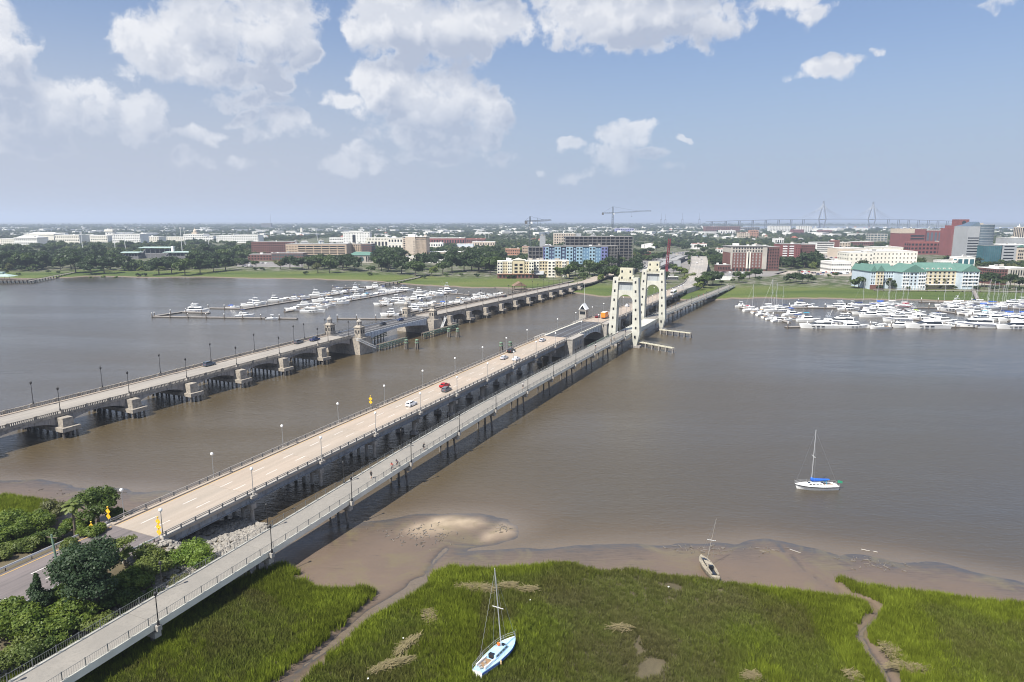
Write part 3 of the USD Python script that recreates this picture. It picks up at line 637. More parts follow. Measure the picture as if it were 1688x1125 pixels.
for q in (-3.6, 0, 3.6):
    m = MB()
    for k in range(0, 44, 2): m.loft(wsweep(RPTS[k:k + 2], [0, 0], lambda k: [(q - .09, .006), (q + .09, .006), (q + .09, .012), (q - .09, .012)]))
    part(ramp, 'lane_marks', m, MT['line'], kind='stuff')
for k in range(14, 46, 5):
    p = RPTS[k]; part(ramp, 'column', MB().tube((p[0] - 4, p[1] + 1, 0), (p[0] - 4, p[1] + 1, p[2] - .9), .8, n=8).tube((p[0] + 4, p[1] - 1, 0), (p[0] + 4, p[1] - 1, p[2] - .9), .8, n=8), MT['concrete'])
m = MB()
for sd in (-1, 1): m.loft(wsweep(RPTS[:14], wd[:14], lambda k: [(sd * k - .25, -6), (sd * k + .25, -6), (sd * k + .25, -.9), (sd * k - .25, -.9)]))
part(ramp, 'side_walls', m, MT['concrete'])
# the road on land at the near end
APP = [ST(s, LC - .2 * max(0, 60 - s) * .0, legare_z(s) + .02) for s in np.linspace(-60, 73.4, 24)]
solo('approach_road', MB().sweep(APP, rect(-LW + .2, LW - .2, -.5, 0)), MT['asphalt'], label='mauve grey asphalt approach road at the near end of the road bridge', kind='structure')
m = MB()
for s in np.arange(-6, 70, 9.0):
    for t in (-1.95, 1.75): m.sweep(along(s, s + 3.4, 3, LC + t, legare_z, .026), [(-.085, 0), (.085, 0), (.085, .004), (-.085, .004)])
solo('road_lane_marks', m, MT['line'], label='dashed white lane marks on the approach road', kind='structure')
solo('road_edge_line', MB().sweep(along(-40, 73, 6, LT0 + 1.1, legare_z, .026), rect(-.09, .09, 0, .004)), MT['yellow_line'], label='yellow edge line along the left of the approach road', kind='structure')
for sd, lab, s1 in ((-1, 'steel guard rail along the left edge of the approach road', 73), (1, 'steel guard rail along the right edge of the approach road', 73)):
    g = thing('guard_rail', lab, 'guard rail')
    t = LC + sd * (LW - .1)
    part(g, 'beam', MB().sweep(along(-30, s1, 6, t, legare_z), [(-.05, .45), (.05, .5), (.03, .62), (.08, .7), (.05, .82), (-.05, .82)]), MT['alu'])
    for s in np.arange(-20, s1, 4.0):
        m = MB(); bar(m, s, t + sd * .14, legare_z(s) - .5, .15, .15, 1.25); part(g, 'post', m, MT['timber'])

# --- old bridge (far left): arched concrete spans, balustrades, four bascule towers
OT0, OT1 = -207.5, -193.0; OC, OW = (OT0 + OT1) / 2, (OT1 - OT0) / 2
def old_z(s): return np.interp(s, [40, 100, 140, 190, 250, 280, 310, 390, 495, 600, 660], [5.4, 5.95, 6.35, 7.1, 7.75, 7.9, 7.75, 6.9, 5.7, 4.6, 4.2])
old = thing('arched_bridge', 'old weathered concrete bridge with low arches, balustrades and four small towers, on the left', 'bridge')
O_PIERS = [48.5, 70, 91.5, 113, 134, 155, 176.5, 198, 220.5]
O_FAR = [328.5, 351, 373, 395.5, 417.5, 440, 462, 484, 506, 528, 550]
OB0, OB1 = 252.0, 306.0
def old_span(s0, s1, k):
    part(old, 'roadway', MB().sweep(along(s0 + .03, s1 - .03, 5, OC, old_z), rect(-OW + 1.5, OW - .9, -.35, 0)), MT['old_road'])
    part(old, 'sidewalk', MB().sweep(along(s0 + .03, s1 - .03, 5, OC, old_z), rect(-OW + .3, -OW + 1.5, -.35, .22)), MT['deck'])
    part(old, 'sidewalk', MB().sweep(along(s0 + .03, s1 - .03, 5, OC, old_z), rect(OW - .9, OW - .3, -.35, .22)), MT['old_concrete'])
    ss = np.linspace(s0 + 1.6, s1 - 1.6, 11); u = np.abs((ss - (s0 + s1) / 2) / ((s1 - s0) / 2))
    dep = .75 + 2.5 * u ** 2.2
    for sd in (-1, 1):
        t = OC + sd * (OW - .35)
        g = part(old, 'arch_girder', MB().loft([[ST(s, t - .3, old_z(s) - .36 - d), ST(s, t + .3, old_z(s) - .36 - d), ST(s, t + .3, old_z(s) - .36), ST(s, t - .3, old_z(s) - .36)] for s, d in zip(ss, dep)]), MT['old_side'])
        if sd > 0:
            m = MB()
            for s, d in list(zip(ss, dep))[1:-1:2]: bar(m, s, t + .36, old_z(s) - .4 - d, .3, .14, d)
            part(g, 'pilasters', m, MT['old_side'], kind='stuff')
    m = MB()
    for q in (-4.4, -1.5, 1.5, 4.4): m.loft([[ST(s, OC + q - .25, old_z(s) - .36 - d), ST(s, OC + q + .25, old_z(s) - .36 - d), ST(s, OC + q + .25, old_z(s) - .36), ST(s, OC + q - .25, old_z(s) - .36)] for s, d in zip(ss, dep)])
    part(old, 'inner_ribs', m, MT['old_side'])
    for sd in (-1, 1):
        e = sd * (OW - .15)
        m = MB().sweep(along(s0 + .03, s1 - .03, 7, OC + e, old_z), rect(-.32, .3, -.42, .30))
        part(old, 'ledge', m, MT['old_concrete'])
        m = MB().sweep(along(s0 + .03, s1 - .03, 7, OC + e, old_z), rect(-.19, .19, .98, 1.18))
        b = part(old, 'balustrade', m, MT['old_concrete'])
        m = MB()
        for s in np.arange(s0 + .9, s1 - .5, .52): bar(m, s, OC + e, old_z(s) + .29, .22, .2, .70)
        part(b, 'balusters', m, MT['old_concrete'], kind='stuff')
        for s in np.linspace(s0, s1, 4)[:3] + .15:
            m = MB(); bar(m, s + .3, OC + e, old_z(s) + .29, .6, .46, 1.02); part(b, 'rail_post', m, MT['old_concrete'])
def old_pier(s):
    zc = 1.9; zt = old_z(s)
    m = MB(); bar(m, s, OC, zc, 5.2, 2 * OW + 8.6, 1.15)
    p = part(old, 'pier', m, MT['old_concrete'])
    m = MB(); m.box(ST(s, OC, zc + 1.153), (2 * OW + 6.0, 3.2, zt - 3.65), -PSI, (.985, .9)); part(p, 'shaft', m, MT['old_concrete'])
    m = MB(); bar(m, s, OC, zt - 1.75, 2.2, 2 * OW - 1.0, 1.35); part(p, 'cap', m, MT['old_side'])
    for t in (OT1 + 3.3, OT1 + 1.2, OT1 - 1, OC, OT0 + 1, OT0 - 1.2, OT0 - 3.3):
        m = MB()
        for d in (-1.9, 0, 1.9): m.tube(ST(s + d, t, -1.5), ST(s + d, t, zc), .3, n=6)
        part(p, 'pile_row', m, MT['pile'])
ed = [30] + O_PIERS + [243]
for k, (a, b) in enumerate(zip(ed[:-1], ed[1:])): old_span(a, b, k)
ed = [315] + O_FAR + [566]
for k, (a, b) in enumerate(zip(ed[:-1], ed[1:])): old_span(a, b, k)
for s in O_PIERS + O_FAR: old_pier(s)
# bascule
part(old, 'grating_deck', MB().sweep(along(243.1, 314.9, 6, OC, old_z), rect(-OW + .6, OW - .6, -.3, 0)), MT['grating'])
for t in (-2.2, 2.2): part(old, 'lane_seam', MB().sweep(along(244, 314, 6, OC + t, old_z), rect(-.1, .1, .002, .012)), MT['line'])
for sd in (-1, 1):
    t = OC + sd * (OW - .4)
    ss = np.linspace(251, 307, 25); dep = 1.1 + 2.4 * (np.abs((ss - 279) / 28)) ** 1.7
    g = part(old, 'bascule_girder', MB().loft([[ST(s, t - .2, old_z(s) - d), ST(s, t + .2, old_z(s) - d), ST(s, t + .2, old_z(s) + .25), ST(s, t - .2, old_z(s) + .25)] for s, d in zip(ss, dep)]), MT['steel_light'])
    m = MB()
    for s, d in zip(ss, dep): bar(m, s, t + sd * .28, old_z(s) - d, .18, .16, d + .2)
    part(g, 'stiffeners', m, MT['steel_light'], kind='stuff')
    m = MB()
    for h in (.5, 1.0): m.sweep(along(243, 315, 8, OC + sd * (OW - .2), old_z), rect(-.06, .06, h, h + .1))
    for s in np.arange(244, 315, 2.6): bar(m, s, OC + sd * (OW - .2), old_z(s), .12, .12, 1.0)
    part(old, 'railing', m, MT['rail'])
m = MB()
for s in np.arange(253, 306, 3.2): bar(m, s, OC, old_z(s) - 1.2, .2, 2 * OW - 1.2, .88)
part(old, 'floor_beams', m, MT['steel'])
def old_tower(p, s, t):
    z = old_z(s)
    m = MB(); bar(m, s, t, z - .4, 4.1, 4.1, .5); bar(m, s, t, z + .1, 3.3, 3.3, 4.0); bar(m, s, t, z + 4.1, 3.9, 3.9, .35)
    m.box(ST(s, t, z + 4.45), (3.4, 3.4, .8), -PSI, (.55, .55))
    w = part(p, 'tower', m, MT['old_concrete'])
    for a in (-1, 1):
        for d in (-.8, .8):
            m = MB(); bar(m, s + d, t + a * 1.67, z + 1.5, .65, .1, 1.5); part(w, 'window', m, MT['dark'])
            m = MB(); bar(m, s + a * 1.67, t + d, z + 1.5, .1, .65, 1.5); part(w, 'window', m, MT['dark'])
    m = MB()
    for k in range(6):
        a = k * math.pi / 3; q = ST(s, t, z + 5.2) + np.array([math.cos(a), math.sin(a), 0]) * .95
        m.tube(q, q + [0, 0, 1.5], .17, n=5)
    m.lathe([(1.25, 6.65), (1.3, 6.95), (1.0, 7.4), (.45, 7.8), (.2, 8.1), (.26, 8.35), (.05, 8.7)], ST(s, t, z), 10)
    part(w, 'lantern', m, MT['concrete'])
for s in (247, 311):
    m = MB(); m.box(ST(s, OC, -2), (2 * OW + 9.5, 9.5, old_z(s) + 1.6), -PSI, (.97, .9)); p = part(old, 'bascule_pier', m, MT['old_concrete'])
    for t in (OT0 - 1.3, OT1 + 1.3): old_tower(p, s, t)
# white metal stairs down the bascule piers
for s, d in ((243.5, 12.5), (317, -11)):
    m = MB(); z = old_z(s)
    a, b = ST(s - .2 * d, OT1 + 3.9, z - .6), ST(s + .6 * d, OT1 + 6.2, 2.0)
    for e in (0, .9):
        ee = np.array([math.cos(PSI), -math.sin(PSI), 0]) * e
        m.tube(a + ee, b + ee, .14, n=4); m.tube(a + ee + [0, 0, 1], b + ee + [0, 0, 1], .06, n=4)
        for k in np.linspace(0, 1, 7): m.tube(a + (b - a) * k + ee, a + (b - a) * k + ee + [0, 0, 1], .05, n=4)
    for k in np.linspace(0, 1, 15): q = a + (b - a) * k; m.box(q + np.array([math.cos(PSI), -math.sin(PSI), 0]) * .45, (.9, .3, .05), -PSI)
    part(old, 'stairs', m, MT['white'])
# fender walks and pile clusters in the channel
def fender(s0, s1, t, lab):
    f = thing('fender_walk', lab, 'fender')
    for s in np.arange(s0, s1 + .1, 2.6):
        part(f, 'pile', MB().tube(ST(s, t, -1.5), ST(s, t, 3.3), .22, n=6).tube(ST(s, t - 1.4, -1.5), ST(s, t - 1.4, 3.0), .2, n=6), MT['pile'])
    for h in (1.2, 2.0, 2.8): part(f, 'plank', MB().sweep(along(s0 - .5, s1 + .5, 9, t + .3, lambda s: h), rect(-.12, .12, 0, .35)), MT['green_timber'])
    part(f, 'walkway', MB().sweep(along(s0 - .5, s1 + .5, 9, t - .7, lambda s: 3.0), rect(-.8, .6, 0, .15)), MT['timber'])
fender(254, 276, OT1 + 7.0, 'green weathered timber fender on piles before the left half of the old bascule span')
fender(290, 325, OT1 + 8.5, 'dark timber fender with green planks at the right-hand bascule tower of the old bridge')
fender(262, 285, OT0 + 3, 'line of black fender piles under the middle of the old bascule span')
for (x, y), lab in (((670, 576), 'leftmost pile cluster with a pale green cap standing in the channel'), ((687.5, 576), 'pile cluster with pale green cap, second from left in the channel'), ((740, 556), 'pale green capped pile cluster close under the old bridge, left of a pair'), ((754.5, 556), 'pale green capped pile cluster close under the old bridge, right of a pair'),
                ((826, 581), 'dark pile cluster just behind the road bridge rail, left of a pair'), ((841, 580), 'dark pile cluster just behind the road bridge rail, right of a pair')):
    q = P(x, y, 0); d = thing('pile_cluster', lab, 'dolphin', q)
    m = MB()
    for k in range(6): a = k * math.pi / 3; m.tube((.95 * math.cos(a), .95 * math.sin(a), -1.5), (.55 * math.cos(a), .55 * math.sin(a), 4.4), .24, n=6)
    part(d, 'piles', m, MT['pile'])
    part(d, 'collar', MB().lathe([(.95, 3.0), (.95, 3.5), (.85, 3.55)], n=8).lathe([(.85, 4.2), (.85, 4.6), (.1, 4.9)], n=8), MT['green_timber'])
# the old road runs on along the far bank
ORD_ = spline([ST(566, OC, old_z(566)), ST(600, OC + 1, 4.6), P(990, 456, 5) * [1, 1, 1], P(1022, 449, 6), P(1040, 436.5, 6.5), P(1052, 429, 6)], 26)
far_road = solo('far_road', MB().loft(wsweep(ORD_, [6.2] * 26, lambda k: [(-k, -1.2), (k, -1.2), (k, 0), (-k, 0)])), MT['deck_b'], label='pale road leading off the far end of the old bridge', kind='structure')

# --- footbridge with two tall portal towers
FB_S = np.array([-10, 30, 45, 90, 130, 180, 250, 315, 371, 433, 520, 600, 640]); FB_T = np.array([-83.2, -84.1, -84.4, -85.3, -86.1, -86.7, -86.5, -85.9, -86.0, -84.3, -79.5, -75.6, -74.]); FB_Z = np.array([3.6, 4.0, 4.2, 5.0, 6.0, 6.7, 6.8, 6.6, 6.4, 5.6, 4.6, 3.6, 3.2])
from scipy.interpolate import PchipInterpolator
_ft, _fz = PchipInterpolator(FB_S, FB_T), PchipInterpolator(FB_S, FB_Z)
def fbp(s, u=0., w=0.): return ST(s, float(_ft(s)) + u, float(_fz(s)) + w)
def fpath(s0, s1, step, u=0., w=0.): return [fbp(s, u, w) for s in np.linspace(s0, s1, max(2, int(round((s1 - s0) / step)) + 1))]
foot = thing('footbridge', 'long grey footbridge with picket railings passing through two pale portal towers', 'footbridge')
FW = 2.75
F_PIERS = [9, 33, 57, 79, 101, 123, 146, 168, 191, 213, 236, 259, 281, 303, 390, 412, 434, 456, 478, 500, 522, 544, 566, 590]
ed = [-12] + F_PIERS + [625]
for a, b in zip(ed[:-1], ed[1:]):
    if a == 303:
        continue
    part(foot, 'deck_slab', MB().sweep(fpath(a + .03, b - .03, 4), rect(-FW, FW, -.4, 0)), MT['walk'])
    for sd in (-1, 1): part(foot, 'edge_beam', MB().sweep(fpath(a + .03, b - .03, 4), rect(*sorted((sd * (FW + .003), sd * (FW + .38))), -.9, .14)), MT['walk_edge'])
    m = MB()
    for u in (-1.6, 0, 1.6): m.sweep(fpath(a + .3, b - .3, 8), rect(u - .2, u + .2, -1.5, -.4))
    part(foot, 'girders', m, MT['concrete'])
part(foot, 'deck_slab', MB().sweep(fpath(303, 322, 4), rect(-FW, FW, -.4, 0)), MT['walk'])
part(foot, 'deck_slab', MB().sweep(fpath(322.1, 366.9, 4), rect(-FW - .4, FW + .4, -.5, .05)), MT['tower'], label='bright opening span between the two towers')
part(foot, 'deck_slab', MB().sweep(fpath(367, 390, 4), rect(-FW, FW, -.4, 0)), MT['walk'])
for sd in (-1, 1):
    part(foot, 'edge_beam', MB().sweep(fpath(303, 390, 4), rect(*sorted((sd * (FW + .42), sd * (FW + .8))), -1.5, .2)), MT['tower'])
    g = MB().sweep(fpath(318, 371, 4), rect(*sorted((sd * (FW - .5), sd * (FW + .1))), -2.6, -.5)); part(foot, 'span_girder', g, MT['tower_panel'])
for k, s in enumerate(F_PIERS):
    z = float(_fz(s)); c = fbp(s)
    m = MB(); m.box(c + [0, 0, -2.1], (2 * FW + 1.2, 1.0, .95), -PSI)
    p = part(foot, 'pier', m, MT['concrete'])
    for u, lean in ((-1.9, -.6), (0, 0), (1.9, .6)):
        part(p, 'pile', MB().tube(fbp(s, u, -2.0), [*fbp(s, u + lean)[:2], -1.5], .26, n=8), MT['pile'])
    if s < 310 or k % 2:
        part(p, 'lamp_bracket', MB().box(fbp(s, FW + .75, -.95), (.7, .7, .8), -PSI), MT['concrete'])
# railings: picket panels between posts on both sides; beyond the towers one run
def panel(s0, s1, u, side):
    a, b = fbp(s0, u), fbp(s1, u); m = MB()
    for w in (.22, 1.18): m.tube(a + [0, 0, w], b + [0, 0, w], .035, n=4)
    n = int(abs(s1 - s0) / .27)
    for k in range(1, n): q = a + (b - a) * k / n; m.tube(q + [0, 0, .22], q + [0, 0, 1.18], .018, n=3)
    return m
ps = np.arange(-10, 300, 3.0)
for sd in (-1, 1):
    u = sd * (FW + .19)
    for a in ps:
        part(foot, 'rail_panel', panel(a + .06, a + 2.94, u, sd), MT['rail'])
        part(foot, 'rail_post', MB().box(fbp(a, u, .1), (.10, .10, 1.2), -PSI), MT['rail'])
    m = MB()
    for a, b in ((300, 305), (380, 622)):
        for w in (.3, .75, 1.15): m.sweep(fpath(a, b, 4, u), rect(-.05, .05, w, w + .08))
        for s in np.arange(a, b, 2.5): m.box(fbp(s, u, .1), (.1, .1, 1.1), -PSI)
    part(foot, 'far_railing', m, MT['rail'])
# towers
def portal(s, lab):
    c = fbp(s); z0 = 0
    tw = thing('portal_tower', lab, 'tower', (c[0], c[1], 0), BRZ)
    HT, top = 33.3, 4.95
    for sd in (-1, 1):
        rings = []
        for z, xi, xo, y in ((-2, 4.6, 5.9, 1.45), (0, 4.55, 6.0, 1.5), (6.4, 4.15, 7.55, 2.15), (7.5, 4.1, 7.6, 2.2), (HT, 3.5, 6.1, 1.75)):
            rings.append([(sd * xi, -y, z), (sd * xo, -y, z), (sd * xo, y, z), (sd * xi, y, z)][::sd])
        lg = part(tw, 'leg', MB().loft(rings), MT['tower'])
        m = MB()
        for z in np.arange(3.2, HT - 1, 3.05):      # raised courses: shallow joints between the cast panels
            f = (z - 7.5) / (HT - 7.5) if z > 7.5 else 0
            if z < 7.5: continue
            xi, xo, y = 4.1 - .6 * f, 7.6 - 1.5 * f, 2.2 - .45 * f
            m.box((sd * (xi + xo) / 2, 0, z), (xo - xi + .05, 2 * y + .05, .07))
        part(lg, 'panel_joint', m, MT['tower_house'])
        for k, z in enumerate(np.arange(4.6, HT - 1, 4.35)):
            f = max(0, (z - 7.5) / (HT - 7.5)); y = 2.2 - .45 * f; xm = sd * (5.85 - 1.05 * f) if z > 7.5 else sd * 5.5
            for q in (-1, 1):
                part(lg, 'window', MB().box((xm, q * (y - .02), z), (.75, .22, 1.15)), MT['dark'])
    # arch panel, recessed panel, cross beam and house
    n = 12; R = 3.55; zs = 21.6
    arc = [(R * math.cos(a), zs + R * math.sin(a)) for a in np.linspace(0, math.pi, n + 1)]
    outline = [(3.9, zs - 2.5), (3.9, 27.2), (-3.9, 27.2), (-3.9, zs - 2.5), (-R, zs - 2.5)] + arc[::-1] + [(R, zs - 2.5)]
    pm = trimesh.creation.extrude_polygon(Polygon(outline), 1.9, engine='earcut')
    v = pm.vertices; pm = (np.c_[v[:, 0], v[:, 2] - .95, v[:, 1]], pm.faces[:, ::-1]); 
    part(tw, 'arch_panel', MB().add(*pm), MT['tower'])
    part(tw, 'recessed_panel', MB().box((0, 0, 27.2), (7.6, 1.2, 4.0)), MT['tower_panel'])
    part(tw, 'cross_beam', MB().box((0, 0, 31.2), (8.2, 3.4, .55)), MT['tower'])
    hs = part(tw, 'machine_house', MB().box((0, .6, 31.75), (6.2, 3.0, 6.0)), MT['tower_house'])
    for x in (-2.0, 2.0):
        for z in (32.6, 35.6):
            for q in (-1, 1): part(hs, 'window', MB().box((x, .6 + q * 1.46, z), (.8, .2, 1.1)), MT['dark'])
    for sd in (-1, 1):
        pl = part(tw, 'sheave', MB().loft([[(sd * 3.35 + d, 2.0 * math.cos(a) * .8, 32.6 + 1.9 * math.sin(a)) for a in np.linspace(0, 2 * math.pi, 13)[:-1]] for d in (-.25, .25)]), MT['tower_house'])
        m = MB()
        for x, y in ((0, -1.6),): 
            for w in (.1, .55, 1.0): m.tube((-3.6, sd * 1.62, 31.75 + w), (3.6, sd * 1.62, 31.75 + w), .04, n=4)
            for x in np.arange(-3.6, 3.7, .8): m.tube((x, sd * 1.62, 31.75), (x, sd * 1.62, 32.8), .035, n=4)
        part(tw, 'walkway_railing', m, MT['rail'])
        for x in (-2.4, 2.4): part(tw, 'cable', MB().tube((x, sd * .8, 6.6), (x, sd * .8, 31.2), .05, n=4), MT['wire'])
    part(tw, 'footing', MB().box((5.5, 0, -2), (5.2, 5.6, 2.9)).box((-5.5, 0, -2), (5.2, 5.6, 2.9)), MT['old_side'])
portal(315, 'nearer pale portal tower of the footbridge, the larger and left one of the two')
portal(371.5, 'farther pale portal tower of the footbridge, right of and behind the first')
for (x0, y0, x1, y1), lab in (((1052, 563, 1110, 573.5), 'nearer fender walk jutting right into the river from the first portal tower'), ((1088, 543, 1139, 549), 'farther fender walk jutting right into the river from the second portal tower')):
    a, b = P(x0, y0, 2.6), P(x1, y1, 2.6); fw = thing('fender_walk', lab, 'fender')
    d = (b - a) / np.linalg.norm(b - a); lat = np.array([d[1], -d[0], 0])
    part(fw, 'walkway', MB().sweep([a, b], rect(-.9, .9, -.35, 0)), MT['tower_house'])
    m = MB()
    for e in (-.85, .85):
        for w in (.5, 1.0): m.tube(a + lat * e + [0, 0, w], b + lat * e + [0, 0, w], .04, n=4)
        for k in np.linspace(0, 1, 11): q = a + (b - a) * k + lat * e; m.tube(q, q + [0, 0, 1.0], .04, n=4)
    part(fw, 'railing', m, MT['rail'])
    for k in np.linspace(.05, 1, 6):
        q = a + (b - a) * k; part(fw, 'pile', MB().tube(q + lat * .6 + [0, 0, -4], q + lat * .6, .28, n=6).tube(q - lat * .6 + [0, 0, -4], q - lat * .6, .28, n=6), MT['old_side'])
# ------------------------------------------------------------------ lamps, signs, vehicles, people
def lamp_kind(style):
    k = kind_of(style)
    if style == 'iron_lamp':          # old bridge
        part(k, 'base', MB().lathe([(.2, 0), (.18, .45), (.11, .7)], n=8), MT['black'])
        part(k, 'post', MB().tube((0, 0, .7), (0, 0, 5.9), .10, .07, 8), MT['black'])
        h = part(k, 'lantern', MB().lathe([(.1, 5.85), (.24, 6.0), (.32, 6.5), (.05, 6.85)], n=8), MT['black'])
    elif style == 'globe_lamp':       # road bridge
        part(k, 'base', MB().lathe([(.22, 0), (.2, .35), (.1, .5)], n=8), MT['concrete'])
        part(k, 'post', MB().tube((0, 0, .4), (0, 0, 5.2), .085, .06, 8), MT['wire'])
        part(k, 'globe', MB().lathe([(.06, 5.15), (.25, 5.25), (.33, 5.5), (.25, 5.75), (.04, 5.85)], n=10), MT['white'], smooth=True)
    else:                             # footbridge
        part(k, 'base', MB().lathe([(.19, 0), (.17, .5), (.1, .75)], n=8), MT['black'])
        part(k, 'post', MB().tube((0, 0, .8), (0, 0, 4.5), .085, .065, 8), MT['black'])
        part(k, 'lantern', MB().lathe([(.08, 4.45), (.2, 4.55), (.24, 4.95), (.1, 5.1), (.03, 5.25)], n=8), MT['black'])
    return k
KI, KG, KF = lamp_kind('iron_lamp'), lamp_kind('globe_lamp'), lamp_kind('footbridge_lamp')
so = [s for s in O_PIERS if s > 85] + [227, 241] + O_FAR
for k, s in enumerate(so):
    copy(KI, 'street_lamp', f'black lamp on the near balustrade of the old bridge, {nth(k)} from left', 'street lamp', ST(s, OT1 - .2, old_z(s) + 1.15), group='black lamps along the old bridge')
    s2 = s + 1.0
    copy(KI, 'street_lamp', f'black lamp on the far balustrade of the old bridge, {nth(k)} from left', 'street lamp', ST(s2, OT0 + .2, old_z(s2) + 1.15), group='black lamps along the old bridge')
for k, s in enumerate(L_PIERS + [296, 322] + L_FAR):
    copy(KG, 'street_lamp', f'white globe lamp on the right edge of the road bridge, {nth(k)} from near end', 'street lamp', ST(s, LT1 + (.35 if s not in (296, 322) else -.3), legare_z(s) - .05), group='white globe lamps along the road bridge')
    copy(KG, 'street_lamp', f'white globe lamp on the left edge of the road bridge, {nth(k)} from near end', 'street lamp', ST(s + 3, LT0 - .3 if s not in (296, 322) else LT0 + .3, legare_z(s) - .05), group='white globe lamps along the road bridge')
ks = 0; kl = 0
for k, s in enumerate(F_PIERS):
    if s < 310 or k % 2:
        copy(KF, 'street_lamp', f'black lamp post on the right edge of the footbridge, {nth(ks)} from near end', 'street lamp', fbp(s, FW + .85, -.15), group='black lamps along the footbridge'); ks += 1
    if s < 300:
        copy(KF, 'street_lamp', f'black lamp post on the left edge of the footbridge, {nth(kl)} from near end', 'street lamp', fbp(s + 6, -FW - .3, -.15), group='black lamps along the footbridge'); kl += 1
MT['sign_yellow'] = mat('sign_yellow', (.72, .42, .01), None, rough=.45)
def sign(q, rz, lab, n):
    g = thing('warning_sign', lab, 'road sign', q, rz)
    part(g, 'post', MB().tube((0, 0, -.3), (0, 0, 1.2 + 1.1 * n), .05, n=6), MT['wire'])
    for k in range(n):
        m = MB(); c = 1.5 + 1.0 * k
        m.add([(0, -.03, c - .62), (.62, -.03, c), (0, -.03, c + .62), (-.62, -.03, c), (0, .03, c - .62), (.62, .03, c), (0, .03, c + .62), (-.62, .03, c)], [[0, 1, 2, 3], [7, 6, 5, 4], [0, 4, 5, 1], [1, 5, 6, 2], [2, 6, 7, 3], [3, 7, 4, 0]])
        part(g, 'panel', m, MT['sign_yellow'])
        part(g, 'beacon', MB().lathe([(.14, c + .72), (.16, c + .86), (.05, c + .95)], n=8), MT['sign_yellow'])
sign(ST(73, LT1 + .1, legare_z(73)), BRZ + 180, 'pair of yellow diamond signs on a post at the right start of the road bridge', 3)
sign(ST(73.5, LT0 - .2, legare_z(73)), BRZ + 180, 'yellow diamond signs on a post at the left start of the road bridge', 2)
sign(ST(71.0, LT0 - 1.4, legare_z(71) - 1), BRZ + 180, 'small yellow sign lower down beside the left guard rail', 1)
sign(ST(152, LT0 - .1, legare_z(152) + .8), BRZ + 180, 'single yellow sign on the left rail halfway along the road bridge', 2)

def paint(name, c): MT[name] = mat(name, c, None, rough=.28, spec=.6); return MT[name]
PAINTS = {k: paint('paint_' + k, c) for k, c in dict(white=(.75, .75, .75), silver=(.42, .43, .45), grey=(.10, .105, .115), black=(.014, .014, .017), red=(.33, .012, .014), maroon=(.13, .012, .02), blue=(.018, .035, .10), steel_blue=(.06, .08, .11), orange=(.72, .20, .02), tan=(.42, .37, .29)).items()}
MT['tail'] = mat('tail_lamp', (.35, .01, .01), None, rough=.25); MT['head'] = mat('head_lamp', (.6, .62, .65), None, rough=.15)
def wheel(parent, x, y, r=.34, w=.22):
    m = MB().tube((x - w / 2, y, r), (x + w / 2, y, r), r, n=12); q = part(parent, 'wheel', m, MT['rubber'])
    part(q, 'rim', MB().tube((x - w / 2 - .012, y, r), (x + w / 2 + .012, y, r), r * .58, n=10), MT['wire'])
CAR_PROFILE = {   # (y, half width, bottom, waist) of the body then (y, half width, roof) of the cabin
    'saloon': ([(-2.3, .72, .38, .82), (-2.15, .86, .25, .95), (-1.2, .9, .22, .98), (.3, .9, .22, .96), (1.2, .9, .22, .88), (2.0, .84, .24, .78), (2.32, .66, .36, .62)], [(-1.75, .70, .96), (-1.05, .64, 1.42), (.0, .64, 1.46), (.35, .66, 1.36), (1.15, .74, .92)]),
    'hatch': ([(-2.1, .74, .38, .92), (-2.0, .86, .25, 1.02), (-1.0, .9, .22, 1.02), (.3, .9, .22, .99), (1.1, .9, .22, .93), (1.85, .84, .24, .82), (2.15, .66, .36, .64)], [(-2.02, .72, 1.02), (-1.7, .66, 1.46), (.0, .68, 1.55), (.35, .68, 1.44), (1.1, .76, .96)]),
    'suv': ([(-2.35, .8, .45, 1.05), (-2.25, .94, .35, 1.15), (-1.0, .97, .3, 1.15), (.4, .97, .3, 1.13), (1.2, .97, .3, 1.08), (2.1, .92, .32, .98), (2.4, .76, .42, .8)], [(-2.25, .8, 1.15), (-2.0, .76, 1.72), (.0, .78, 1.8), (.4, .78, 1.68), (1.1, .86, 1.1)]),
    'pickup': ([(-2.7, .85, .5, 1.0), (-2.65, .95, .4, 1.08), (-.9, .97, .35, 1.08), (.4, .97, .35, 1.1), (1.3, .97, .35, 1.08), (2.3, .92, .36, 1.0), (2.65, .78, .45, .82)], [(-.85, .82, 1.08), (-.65, .76, 1.7), (.6, .76, 1.74), (.8, .78, 1.62), (1.35, .86, 1.1)])}
cark = {}
